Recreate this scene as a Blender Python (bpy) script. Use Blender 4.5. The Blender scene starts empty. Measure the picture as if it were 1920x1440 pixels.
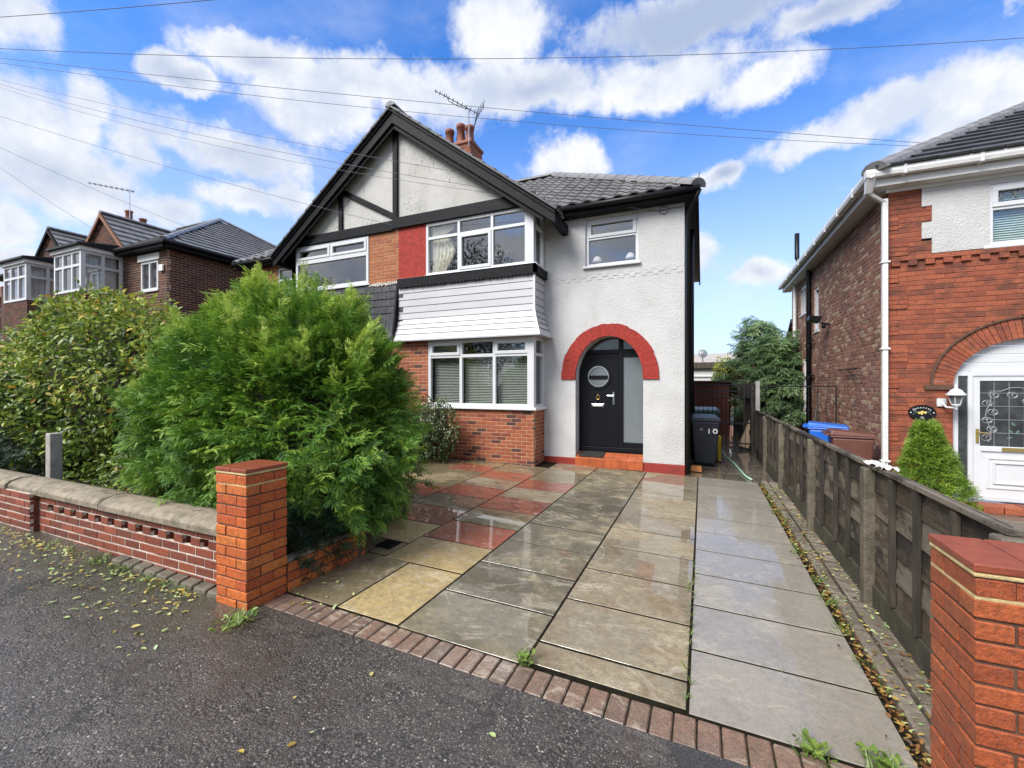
import bpy, math, random
import numpy as np
from mathutils import Vector, Matrix, noise as mnoise

random.seed(7)
rng = np.random.default_rng(11)
R = math.radians
scene = bpy.context.scene
COL = scene.collection

# ------------------------------------------------------------------ camera
cam_d = bpy.data.cameras.new('camera')
cam = bpy.data.objects.new('camera', cam_d)
COL.objects.link(cam)
cam.location = (0, 0, 1.6)
YAW = 23.65
cam.rotation_euler = (R(90), 0, R(YAW))
cam_d.sensor_width = 36
cam_d.lens = 15.28
cam_d.shift_y = 0.001
cam_d.clip_start = 0.05
cam_d.clip_end = 3000
scene.camera = cam

# ------------------------------------------------------------------ sun, exposure
SUN_EL, SUN_AZ = 46.0, 208.0          # compass style, from +Y clockwise: behind the camera, a little to its left
sd = bpy.data.lights.new('sun', 'SUN')
sd.energy = 2.0
sd.angle = R(32)
sd.color = (1.0, 0.965, 0.91)
sun = bpy.data.objects.new('sun', sd)
COL.objects.link(sun)
_s = Vector((math.sin(R(SUN_AZ)) * math.cos(R(SUN_EL)), math.cos(R(SUN_AZ)) * math.cos(R(SUN_EL)), math.sin(R(SUN_EL))))
sun.rotation_euler = (-_s).to_track_quat('-Z', 'Y').to_euler()
vs = scene.view_settings
scene.display_settings.display_device = 'sRGB'
vs.view_transform = 'Standard'
vs.look = 'None'
vs.gamma = 1.0
vs.use_curve_mapping = False
vs.exposure = 1.55
scene.cycles.max_bounces = 6
scene.cycles.transparent_max_bounces = 12
scene.cycles.caustics_reflective = False
scene.cycles.caustics_refractive = False

# ------------------------------------------------------------------ node helpers
class NT:
    def __init__(s, tree):
        s.t = tree
        s.n = tree.nodes
        s.l = tree.links
    def node(s, typ, **kw):
        n = s.n.new(typ)
        for k, v in kw.items():
            setattr(n, k, v)
        return n
    def put(s, inp, v):
        if v is None:
            return
        if isinstance(v, bpy.types.NodeSocket):
            s.l.new(v, inp)
        else:
            if inp.type == 'RGBA' and len(v) == 3:
                v = (*v, 1)
            inp.default_value = v
    def math(s, op, a, b=None, c=None, clamp=False):
        n = s.node('ShaderNodeMath', operation=op, use_clamp=clamp)
        for i, v in enumerate((a, b, c)):
            s.put(n.inputs[i], v)
        return n.outputs[0]
    def vmath(s, op, a, b=None, scale=None):
        n = s.node('ShaderNodeVectorMath', operation=op)
        s.put(n.inputs[0], a)
        s.put(n.inputs[1], b)
        if scale is not None:
            s.put(n.inputs['Scale'], scale)
        return n.outputs['Value'] if op in ('LENGTH', 'DISTANCE', 'DOT_PRODUCT') else n.outputs[0]
    def mix(s, f, a, b, blend='MIX'):
        n = s.node('ShaderNodeMix', data_type='RGBA', blend_type=blend)
        s.put(n.inputs[0], f)
        s.put(n.inputs[6], a)
        s.put(n.inputs[7], b)
        return n.outputs[2]
    def ramp(s, f, stops, interp='LINEAR'):
        n = s.node('ShaderNodeValToRGB')
        cr = n.color_ramp
        cr.interpolation = interp
        while len(cr.elements) < len(stops):
            cr.elements.new(0.5)
        for e, (p, c) in zip(cr.elements, stops):
            e.position = p
            e.color = (*c, 1) if len(c) == 3 else c
        s.put(n.inputs[0], f)
        return n.outputs[0]
    def sstep(s, f, lo, hi, a=0.0, b=1.0):
        n = s.node('ShaderNodeMapRange', interpolation_type='SMOOTHSTEP')
        s.put(n.inputs[0], f)
        for i, v in enumerate((lo, hi, a, b)):
            n.inputs[1 + i].default_value = v
        return n.outputs[0]
    def pos(s, scale=None):
        if getattr(s, '_pos', None) is None:
            s._pos = s.node('ShaderNodeNewGeometry').outputs['Position']
        if scale is None:
            return s._pos
        return s.vmath('MULTIPLY', s._pos, scale)
    def noise(s, scale, detail=4, rough=0.55, vec=None, out=0, dist=0.0):
        n = s.node('ShaderNodeTexNoise')
        n.inputs['Scale'].default_value = scale
        n.inputs['Detail'].default_value = detail
        n.inputs['Roughness'].default_value = rough
        n.inputs['Distortion'].default_value = dist
        s.put(n.inputs['Vector'], vec if vec is not None else s.pos())
        return n.outputs[out]
    def posr(s, scale=None):
        o = s.vmath('ADD', s.pos(), s.vmath('SCALE', s.node('ShaderNodeObjectInfo').outputs['Location'], scale=0.0))
        r = s.node('ShaderNodeObjectInfo').outputs['Random']
        o = s.vmath('ADD', o, s.vmath('SCALE', (17.0, 31.0, 11.0), scale=r))
        return s.vmath('MULTIPLY', o, scale) if scale is not None else o
    def voro(s, scale, vec=None, feature='F1', out='Distance', rnd=1.0):
        n = s.node('ShaderNodeTexVoronoi', feature=feature)
        n.inputs['Scale'].default_value = scale
        n.inputs['Randomness'].default_value = rnd
        s.put(n.inputs['Vector'], vec if vec is not None else s.pos())
        return n.outputs[out]
    def rand(s):
        a = s.node('ShaderNodeObjectInfo').outputs['Random']
        b = s.node('ShaderNodeNewGeometry').outputs['Random Per Island']
        return s.math('FRACT', s.math('ADD', a, b))
    def bump(s, h, strength=0.5, dist=0.01, normal=None):
        n = s.node('ShaderNodeBump')
        n.inputs['Strength'].default_value = strength
        n.inputs['Distance'].default_value = dist
        s.put(n.inputs['Height'], h)
        s.put(n.inputs['Normal'], normal)
        return n.outputs[0]

def material(name):
    m = bpy.data.materials.new(name)
    m.use_nodes = True
    nt = NT(m.node_tree)
    return m, nt, nt.n['Principled BSDF']

def setp(nt, b, **kw):
    names = dict(color='Base Color', rough='Roughness', metal='Metallic', normal='Normal', spec='Specular IOR Level',
                 coat='Coat Weight', coatr='Coat Roughness', coatn='Coat Normal', sss='Subsurface Weight', trans='Transmission Weight', alpha='Alpha', ior='IOR')
    for k, v in kw.items():
        nt.put(b.inputs[names[k]], v)

def rgb(h):
    """sRGB 0-255 triple to linear"""
    out = []
    for c in h:
        c /= 255
        out.append(c / 12.92 if c <= 0.04045 else ((c + 0.055) / 1.055) ** 2.4)
    return tuple(out)

# ------------------------------------------------------------------ world: daylight sky with cumulus clouds
world = bpy.data.worlds.new('World')
scene.world = world
world.use_nodes = True
w = NT(world.node_tree)
bg = w.n['Background']
sky = w.node('ShaderNodeTexSky', sky_type='NISHITA')
sky.sun_disc = False
sky.sun_elevation = R(SUN_EL)
sky.sun_rotation = R(SUN_AZ)
sky.air_density = 1.0
sky.dust_density = 0.6
sky.ozone_density = 2.5
hs = w.node('ShaderNodeHueSaturation')
hs.inputs['Saturation'].default_value = 1.25
hs.inputs['Value'].default_value = 1.0
w.put(hs.inputs['Color'], sky.outputs[0])
D = w.node('ShaderNodeTexCoord').outputs['Generated']
sep = w.node('ShaderNodeSeparateXYZ')
w.put(sep.inputs[0], D)
dx, dy, dz = sep.outputs
cy, sy = math.cos(R(YAW)), math.sin(R(YAW))
rx = w.math('ADD', w.math('MULTIPLY', dx, cy), w.math('MULTIPLY', dy, sy))
ry = w.math('SUBTRACT', w.math('MULTIPLY', dy, cy), w.math('MULTIPLY', dx, sy))
az = w.math('ARCTAN2', rx, ry)
el = w.math('ARCSINE', dz)
ae = w.node('ShaderNodeCombineXYZ')
w.put(ae.inputs[0], az)
w.put(ae.inputs[1], el)
ae = ae.outputs[0]
def ae_of(px, py):
    a, b = (px - 960) / 815, (722 - py) / 815
    z = math.atan(a)
    return z, math.atan(b * math.cos(z))
# cumulus: where each stands in the sky (from the view down the road), its reach, and how grey its base is
CLOUDS = [(30, 45, 95, 75, 0), (60, 275, 170, 120, 0), (180, 225, 70, 70, 0), (120, 335, 240, 80, .3), (275, 285, 65, 60, 0), (480, 110, 130, 50, .35),
          (590, 190, 190, 95, .1), (790, 180, 140, 85, 0), (700, 165, 260, 60, .2), (430, 290, 190, 60, .3), (340, 140, 70, 40, .4), (450, 375, 130, 42, .1),
          (540, 372, 55, 40, 0), (330, 395, 90, 40, .2), (950, 60, 100, 80, .1), (1300, 45, 280, 75, .75), (1560, 20, 180, 60, .5), (1230, 155, 260, 60, 0), (1440, 150, 115, 60, .05), (1000, 170, 190, 60, .4),
          (1075, 312, 92, 66, 0), (1790, 205, 150, 105, 0), (1640, 240, 120, 60, 0), (1890, 190, 100, 90, 0), (1800, 270, 200, 60, .1), (1510, 286, 120, 36, .1), (20, 410, 80, 55, .2),
          (1310, 470, 45, 48, .1), (1420, 515, 75, 32, .3), (1900, 8, 60, 32, .1), (40, 500, 110, 50, .4), (1370, 330, 60, 30, .5)]
wob = w.noise(3.2, 7, 0.62, vec=D, out=1)
wob = w.vmath('SUBTRACT', wob, (0.5, 0.5, 0.5))
aew = w.vmath('ADD', ae, w.vmath('MULTIPLY', wob, (0.13, 0.10, 0.0)))
wob2 = w.vmath('SUBTRACT', w.noise(11.0, 6, 0.6, vec=D, out=1), (0.5, 0.5, 0.5))
aew = w.vmath('ADD', aew, w.vmath('MULTIPLY', wob2, (0.06, 0.06, 0.0)))
field = grey = None
for px, py, rw, rh, g in CLOUDS:
    a0, e0 = ae_of(px, py)
    ra = abs(ae_of(px + rw, py)[0] - ae_of(px - rw, py)[0]) / 2
    re = abs(ae_of(px, py - rh)[1] - ae_of(px, py + rh)[1]) / 2
    q = w.vmath('MULTIPLY', w.vmath('SUBTRACT', aew, (a0, e0, 0)), (1 / ra, 1 / re, 0))
    f = w.math('SUBTRACT', 1.0, w.vmath('LENGTH', q))
    field = f if field is None else w.math('SMOOTH_MAX', field, f, 0.25)
    if g:
        gg = w.math('MULTIPLY', w.math('MAXIMUM', f, 0.0), g * 1.6)
        grey = gg if grey is None else w.math('MAXIMUM', grey, gg)
fb = w.noise(7.0, 9, 0.6, vec=D)
field = w.math('ADD', field, w.math('MULTIPLY', w.math('SUBTRACT', fb, 0.5), 1.5))
field = w.math('ADD', field, w.math('MULTIPLY', w.math('SUBTRACT', w.noise(24.0, 8, 0.66, vec=D), 0.5), 0.75))
# the same broken cloud goes on over the rest of the sky
proj = w.vmath('MULTIPLY', D, (1, 1, 2.2))
gen = w.noise(2.3, 8, 0.58, vec=proj)
genf = w.math('MULTIPLY', w.math('SUBTRACT', gen, 0.40), 4.0)
away = w.math('MAXIMUM', w.sstep(w.math('ABSOLUTE', az), 0.78, 1.05), w.sstep(el, 0.68, 0.95))
field = w.math('MAXIMUM', field, w.math('SUBTRACT', w.math('ADD', genf, away), 1.0))
grey = w.math('MAXIMUM', grey, w.math('MULTIPLY', w.math('MULTIPLY', away, w.sstep(gen, 0.5, 0.72)), 0.5))
alpha = w.sstep(field, -0.10, 0.47)
veil = w.math('MULTIPLY', w.sstep(w.noise(3.0, 6, 0.6, vec=proj), 0.42, 0.8), 0.35)
alpha = w.math('MAXIMUM', alpha, veil)
low = w.sstep(el, 0.62, -0.02)                      # pale milky air towards the horizon
lump = w.noise(9.0, 8, 0.62, vec=w.vmath('ADD', D, (0.0, 0.0, 0.35)))
cl = w.mix(w.sstep(lump, 0.34, 0.66), (0.60, 0.66, 0.79), (0.86, 0.872, 0.895))
cl = w.mix(w.sstep(grey, 0.0, 0.8), cl, (0.38, 0.46, 0.64))
CLOUD_GAIN = 0.41
SKYK = 0.088
skyc = w.vmath('SCALE', hs.outputs[0], scale=SKYK)
skyc = w.vmath('MULTIPLY', skyc, (0.66, 0.88, 1.16))
skyc = w.mix(w.math('MULTIPLY', low, 0.82), skyc, (0.285, 0.325, 0.40))
tot = w.mix(alpha, skyc, w.vmath('SCALE', cl, scale=CLOUD_GAIN))
tot = w.vmath('SCALE', tot, scale=1 / 0.1)
w.put(bg.inputs['Color'], tot)
bg.inputs['Strength'].default_value = 0.1
try:
    world.cycles.sampling_method = 'MANUAL'
    world.cycles.sample_map_resolution = 512
except Exception:
    pass

# ------------------------------------------------------------------ materials
def wet_film(nt, lo=0.45, hi=0.6, scale=1.1, amount=1.0):
    """weight of a thin water film lying in shallow low spots"""
    n = nt.noise(scale, 3, 0.5)
    n2 = nt.noise(scale * 7, 3, 0.6)
    return nt.math('MULTIPLY', nt.sstep(nt.math('ADD', nt.math('MULTIPLY', n, 0.8), nt.math('MULTIPLY', n2, 0.2)), lo, hi), amount)

def mat_brick(name, stops=None, rough=0.75, soot=0.0, bump=0.35, wet=0.0, sootc=(0.03, 0.026, 0.022), sootscale=1.6):
    m, nt, b = material(name)
    r = nt.rand()
    c = nt.ramp(r, stops)
    g = nt.noise(45, 5, 0.65)
    c = nt.mix(nt.sstep(g, 0.3, 0.75), c, nt.mix(0.5, c, (0.012, 0.008, 0.006)), 'MIX')
    g2 = nt.noise(220, 2, 0.5)
    c = nt.mix(nt.math('MULTIPLY', nt.sstep(g2, 0.62, 0.75), 0.5), c, (0.55, 0.4, 0.3))
    if soot:
        sn = nt.noise(sootscale, 6, 0.65, vec=nt.pos((1, 1, 1.7)))
        c = nt.mix(nt.math('MULTIPLY', nt.sstep(sn, 0.46, 0.68), soot), c, sootc)
    h = nt.math('ADD', nt.noise(70, 6, 0.65), nt.math('MULTIPLY', g2, 0.35))
    setp(nt, b, color=c, rough=rough, normal=nt.bump(h, bump, 0.006), spec=0.4)
    if wet:
        setp(nt, b, coat=wet, coatr=0.25)
    return m

def mat_plain(name, col, rough=0.5, var=0.12, vscale=6, bump=0.0, bscale=60, spec=0.5, metal=0.0, dirt=0.0, dirtc=(0.1, 0.09, 0.07), dscale=2.5, coat=0.0, rnd=0.0, stretch=(1, 1, 1)):
    m, nt, b = material(name)
    n = nt.noise(vscale, 5, 0.6, vec=nt.pos(stretch))
    c = nt.mix(nt.sstep(n, 0.25, 0.75), tuple(x * (1 - var) for x in col), tuple(min(1, x * (1 + var)) for x in col))
    if rnd:
        r = nt.rand()
        c = nt.mix(nt.math('MULTIPLY', r, rnd), c, tuple(x * 0.35 for x in col))
    if dirt:
        d = nt.noise(dscale, 7, 0.68, vec=nt.pos(stretch))
        c = nt.mix(nt.math('MULTIPLY', nt.sstep(d, 0.48, 0.72), dirt), c, dirtc)
    setp(nt, b, color=c, rough=rough, spec=spec, metal=metal, coat=coat, coatr=0.08)
    if bump:
        setp(nt, b, normal=nt.bump(nt.noise(bscale, 5, 0.6, vec=nt.pos(stretch)), bump, 0.01))
    return m

M = {}
M['pillar_brick'] = mat_brick('pillar_brick', soot=0.3, sootc=(0.22, 0.055, 0.02), sootscale=5.0, stops= [(0, (0.48, 0.095, 0.022)), (.3, (0.58, 0.13, 0.026)), (.6, (0.64, 0.16, 0.030)), (.85, (0.66, 0.20, 0.042)), (1, (0.48, 0.095, 0.026))], rough=0.68, wet=0.08, bump=0.9)
M['pillar_brick_shade_wet'] = mat_brick('pillar_brick_shade_wet', [(0, (0.30, 0.062, 0.020)), (.4, (0.39, 0.085, 0.025)), (.8, (0.45, 0.107, 0.030)), (1, (0.31, 0.068, 0.024))], rough=0.6, wet=0.2, bump=0.9, soot=0.5, sootc=(0.14, 0.04, 0.02), sootscale=5.0)  # same brick as the orange pillar, its colour darkened for shade and wet
M['wall_brick'] = mat_brick('wall_brick', [(0, (0.16, 0.035, 0.02)), (.4, (0.25, 0.06, 0.030)), (.75, (0.32, 0.08, 0.038)), (1, (0.12, 0.03, 0.02))], 0.65, soot=0.4, wet=0.12)
M['house_brick'] = mat_brick('house_brick', [(0, (0.33, 0.085, 0.035)), (.35, (0.41, 0.12, 0.05)), (.6, (0.36, 0.10, 0.045)), (.8, (0.26, 0.055, 0.03)), (.87, (0.24, 0.05, 0.03)), (.90, (0.075, 0.028, 0.024)), (1, (0.11, 0.035, 0.027))], 0.72)
M['left_brick'] = mat_brick('left_brick', [(0, (0.38, 0.12, 0.045)), (.5, (0.46, 0.16, 0.06)), (1, (0.34, 0.10, 0.045))], 0.75)
M['dark_brick'] = mat_brick('dark_brick', [(0, (0.06, 0.03, 0.02)), (.4, (0.10, 0.042, 0.026)), (.8, (0.15, 0.055, 0.03)), (1, (0.045, 0.028, 0.022))], 0.8, soot=0.3)
M['rust_brick'] = mat_brick('rust_brick', [(0, (0.32, 0.08, 0.036)), (.35, (0.40, 0.11, 0.05)), (.62, (0.35, 0.09, 0.042)), (.88, (0.27, 0.066, 0.034)), (1, (0.19, 0.055, 0.034))], 0.78, soot=0.8, sootc=(0.085, 0.038, 0.026), sootscale=3.0, bump=0.6)
M['common_brick'] = mat_brick('common_brick', [(0, (0.21, 0.10, 0.072)), (.3, (0.29, 0.135, 0.095)), (.55, (0.36, 0.175, 0.125)), (.70, (0.24, 0.105, 0.08)), (.78, (0.42, 0.28, 0.19)), (.92, (0.50, 0.38, 0.26)), (.95, (0.19, 0.095, 0.08)), (1, (0.26, 0.12, 0.09))], 0.85, soot=0.3, bump=0.7)
M['mortar_pale'] = mat_plain('mortar_pale', (0.50, 0.36, 0.22), 0.9, 0.15, 20, 0.3, 150)
M['mortar_white'] = mat_plain('mortar_white', (0.55, 0.50, 0.43), 0.9, 0.25, 9, 0.3, 150, dirt=0.5, dirtc=(0.08, 0.05, 0.04), dscale=3)
M['mortar_dark'] = mat_plain('mortar_dark', (0.10, 0.055, 0.035), 0.95, 0.3, 14, 0.3, 150)
M['mortar_buff'] = mat_plain('mortar_buff', (0.52, 0.40, 0.19), 0.95, 0.2, 20, 0.5, 120, dirt=0.5, dirtc=(0.13, 0.09, 0.05), dscale=8)
M['mortar_rust'] = mat_plain('mortar_rust', (0.22, 0.085, 0.05), 0.9, 0.3, 14, 0.3, 150)
M['mortar_mid'] = mat_plain('mortar_mid', (0.50, 0.36, 0.26), 0.9, 0.2, 14, 0.3, 150)
M['white_upvc'] = mat_plain('white_upvc', (0.60, 0.61, 0.62), 0.28, 0.03, 3, dirt=0.12, dirtc=(0.5, 0.48, 0.42), dscale=5)
M['cladding'] = mat_plain('cladding', (0.44, 0.44, 0.45), 0.4, 0.06, 3, dirt=0.35, dirtc=(0.48, 0.46, 0.42), dscale=3, stretch=(0.5, 0.5, 3))
M['black_paint'] = mat_plain('black_paint', (0.007, 0.0075, 0.009), 0.55, 0.35, 12, 0.6, 30, spec=0.16, dirt=0.35, dirtc=(0.024, 0.026, 0.029), dscale=5, stretch=(1, 1, 1))
M['gutter_black'] = mat_plain('gutter_black', (0.007, 0.0075, 0.009), 0.4, 0.2, 8, spec=0.25)
M['stone'] = mat_plain('stone', (0.24, 0.20, 0.145), 0.8, 0.3, 14, 0.9, 60, dirt=0.9, dirtc=(0.075, 0.065, 0.036), dscale=4.5)
M['concrete'] = mat_plain('concrete', (0.34, 0.32, 0.29), 0.85, 0.2, 9, 0.5, 90, dirt=0.4, dirtc=(0.14, 0.12, 0.08), dscale=5)
M['concrete_wet'] = mat_plain('concrete_wet', (0.115, 0.098, 0.070), 0.55, 0.35, 9, 0.8, 70, dirt=0.85, dirtc=(0.035, 0.033, 0.016), dscale=5)
M['mossy'] = mat_plain('mossy', (0.045, 0.040, 0.026), 0.8, 0.4, 9, 0.9, 60, dirt=0.7, dirtc=(0.035, 0.045, 0.012), dscale=7)
M['white_concrete'] = mat_plain('white_concrete', (0.6, 0.6, 0.57), 0.8, 0.1, 9, 0.3, 90, dirt=0.3, dirtc=(0.3, 0.28, 0.22), dscale=5)
M['iron'] = mat_plain('iron', (0.018, 0.017, 0.017), 0.5, 0.3, 20, metal=0.3)
M['steel'] = mat_plain('steel', (0.45, 0.45, 0.46), 0.35, 0.1, 20, metal=0.9)
M['chrome'] = mat_plain('chrome', (0.75, 0.75, 0.76), 0.15, 0.03, 20, metal=1.0)
M['brass'] = mat_plain('brass', (0.55, 0.40, 0.13), 0.3, 0.1, 20, metal=0.9)
M['bin_grey'] = mat_plain('bin_grey', (0.018, 0.021, 0.028), 0.42, 0.15, 5, 0.1, 200)
M['bin_green'] = mat_plain('bin_green', (0.03, 0.09, 0.06), 0.38, 0.15, 5)
M['bin_blue'] = mat_plain('bin_blue', (0.02, 0.13, 0.55), 0.32, 0.15, 5)
M['bin_brown'] = mat_plain('bin_brown', (0.13, 0.05, 0.035), 0.42, 0.15, 5)
M['yellow_plastic'] = mat_plain('yellow_plastic', (0.65, 0.42, 0.02), 0.4, 0.15, 9)
M['terracotta'] = mat_plain('terracotta', (0.25, 0.085, 0.05), 0.7, 0.25, 7, 0.3, 80, dirt=0.6, dirtc=(0.10, 0.06, 0.05), dscale=6)
M['orange_clay'] = mat_plain('orange_clay', (0.55, 0.22, 0.06), 0.55, 0.15, 7, 0.2, 80)
M['quarry_tile'] = mat_plain('quarry_tile', (0.44, 0.105, 0.035), 0.3, 0.2, 7, 0.15, 60, rnd=0.35, dirt=0.5, dirtc=(0.2, 0.07, 0.035), dscale=6)
M['red_paint'] = mat_plain('red_paint', (0.31, 0.034, 0.024), 0.7, 0.22, 14, 0.8, 45, spec=0.25, dirt=0.75, dirtc=(0.17, 0.028, 0.022), dscale=9)
M['red_plinth'] = mat_plain('red_plinth', (0.25, 0.03, 0.022), 0.4, 0.2, 8, 0.3, 60, dirt=0.3, dirtc=(0.12, 0.04, 0.03), dscale=6)
M['door_black'] = mat_plain('door_black', (0.006, 0.0065, 0.009), 0.4, 0.1, 5, 0.2, 60, spec=0.2, stretch=(6, 6, 0.6))
M['rubber'] = mat_plain('rubber', (0.018, 0.016, 0.014), 0.9, 0.3, 60, 0.6, 300)
M['slate_tile'] = mat_plain('slate_tile', (0.055, 0.057, 0.062), 0.5, 0.25, 9, 0.5, 60, rnd=0.6, dirt=0.35, dirtc=(0.12, 0.125, 0.13), dscale=7)
M['roof_tile'] = mat_plain('roof_tile', (0.20, 0.19, 0.18), 0.5, 0.25, 9, 0.5, 60, rnd=0.55, dirt=0.35, dirtc=(0.07, 0.065, 0.06), dscale=4, coat=0.15)
M['hung_tile'] = mat_plain('hung_tile', (0.022, 0.024, 0.030), 0.45, 0.25, 9, 0.4, 60, rnd=0.6, dirt=0.35, dirtc=(0.16, 0.16, 0.165), dscale=8)
M['flat_tile'] = mat_plain('flat_tile', (0.20, 0.195, 0.19), 0.42, 0.2, 9, 0.35, 50, rnd=0.4, coat=0.3)
M['ridge_tile'] = mat_plain('ridge_tile', (0.20, 0.20, 0.205), 0.55, 0.2, 9, 0.6, 60, rnd=0.3, dirt=0.45, dirtc=(0.10, 0.095, 0.09), dscale=6)
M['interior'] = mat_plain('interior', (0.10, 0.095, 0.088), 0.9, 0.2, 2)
M['curtain'] = mat_plain('curtain', (0.82, 0.76, 0.60), 0.9, 0.08, 8)
M['net'] = mat_plain('net', (0.78, 0.80, 0.82), 0.9, 0.06, 8)
M['blind'] = mat_plain('blind', (0.60, 0.61, 0.56), 0.45, 0.05, 8)
M['blind_pale'] = mat_plain('blind_pale', (0.62, 0.76, 0.72), 0.45, 0.05, 8)
M['lamp_shade'] = mat_plain('lamp_shade', (0.80, 0.70, 0.66), 0.8, 0.05, 8)
M['bark'] = mat_plain('bark', (0.10, 0.07, 0.045), 0.9, 0.3, 14, 0.8, 40)
M['twig'] = mat_plain('twig', (0.035, 0.028, 0.016), 0.95, 0.4, 14, 0.8, 40)
M['shed_brown'] = mat_plain('shed_brown', (0.19, 0.055, 0.032), 0.6, 0.2, 8, 0.3, 40, stretch=(6, 6, 0.7), rnd=0.35)
M['rag_white'] = mat_plain('rag_white', (0.50, 0.49, 0.46), 0.8, 0.1, 20)
M['cable'] = mat_plain('cable', (0.13, 0.135, 0.15), 0.5, 0.1, 20)
M['hose_green'] = mat_plain('hose_green', (0.30, 0.50, 0.36), 0.35, 0.15, 12)
M['plank_pale'] = mat_plain('plank_pale', (0.46, 0.33, 0.21), 0.7, 0.2, 10, 0.3, 40, stretch=(1, 6, 1))
M['house_far'] = mat_plain('house_far', (0.34, 0.17, 0.12), 0.85, 0.2, 8)
M['rose_tile'] = mat_plain('rose_tile', (0.36, 0.17, 0.14), 0.7, 0.2, 8)
M['gold'] = mat_plain('gold', (0.72, 0.55, 0.16), 0.4, 0.2, 60)
M['silver_paint'] = mat_plain('silver_paint', (0.70, 0.70, 0.66), 0.5, 0.05, 60)
M['lead'] = mat_plain('lead', (0.30, 0.31, 0.32), 0.4, 0.1, 60, metal=0.4)
M['sage_glass'] = mat_plain('sage_glass', (0.10, 0.17, 0.13), 0.3, 0.2, 30)
M['white_paint'] = mat_plain('white_paint', (0.74, 0.74, 0.72), 0.6, 0.06, 10, dirt=0.3, dirtc=(0.5, 0.47, 0.4), dscale=6)
M['brown_verge'] = mat_plain('brown_verge', (0.20, 0.09, 0.05), 0.6, 0.2, 10)
M['soil'] = mat_plain('soil', (0.035, 0.026, 0.017), 0.95, 0.4, 12, 1.0, 60)
M['ground'] = mat_plain('ground', (0.06, 0.055, 0.042), 0.9, 0.3, 3, 0.6, 30)
M['gutter_white'] = mat_plain('gutter_white', (0.70, 0.70, 0.68), 0.4, 0.08, 9, dirt=0.45, dirtc=(0.42, 0.41, 0.36), dscale=4, stretch=(1, 1, 4))

def _render_mat():
    m, nt, b = material('pebbledash')
    c = nt.mix(nt.sstep(nt.noise(1.2, 6, 0.62), 0.35, 0.7), (0.58, 0.575, 0.56), (0.49, 0.485, 0.47))
    st = nt.noise(1.7, 7, 0.72, vec=nt.pos((1.2, 1.2, 0.7)))
    c = nt.mix(nt.math('MULTIPLY', nt.sstep(st, 0.54, 0.80), 0.55), c, (0.42, 0.42, 0.40))
    sp = nt.noise(26, 5, 0.7)
    c = nt.mix(nt.math('MULTIPLY', nt.sstep(sp, 0.58, 0.8), 0.35), c, (0.35, 0.34, 0.32))
    h = nt.math('ADD', nt.noise(38, 6, 0.62, dist=0.6), nt.math('MULTIPLY', nt.voro(70), 0.4))
    setp(nt, b, color=c, rough=0.85, normal=nt.bump(h, 0.75, 0.02))
    M['pebbledash'] = m
    m, nt, b = material('gable_render')
    c = nt.mix(nt.sstep(nt.noise(2.0, 6, 0.62), 0.35, 0.7), (0.53, 0.517, 0.485), (0.44, 0.43, 0.395))
    # old damp stains: speckled mould in loose patches
    a = nt.sstep(nt.noise(1.1, 3, 0.5), 0.45, 0.62)
    sp = nt.sstep(nt.noise(17, 8, 0.8), 0.50, 0.64)
    c = nt.mix(nt.math('MULTIPLY', nt.math('MULTIPLY', a, sp), 0.9), c, (0.09, 0.09, 0.086))
    c = nt.mix(nt.math('MULTIPLY', nt.sstep(nt.noise(5, 8, 0.8, vec=nt.pos((1, 1, .6))), 0.53, 0.75), 0.35), c, (0.33, 0.32, 0.29))
    h = nt.math('ADD', nt.noise(45, 6, 0.62), nt.math('MULTIPLY', nt.voro(85), 0.4))
    setp(nt, b, color=c, rough=0.88, normal=nt.bump(h, 0.55, 0.015))
    M['gable_render'] = m
_render_mat()

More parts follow.
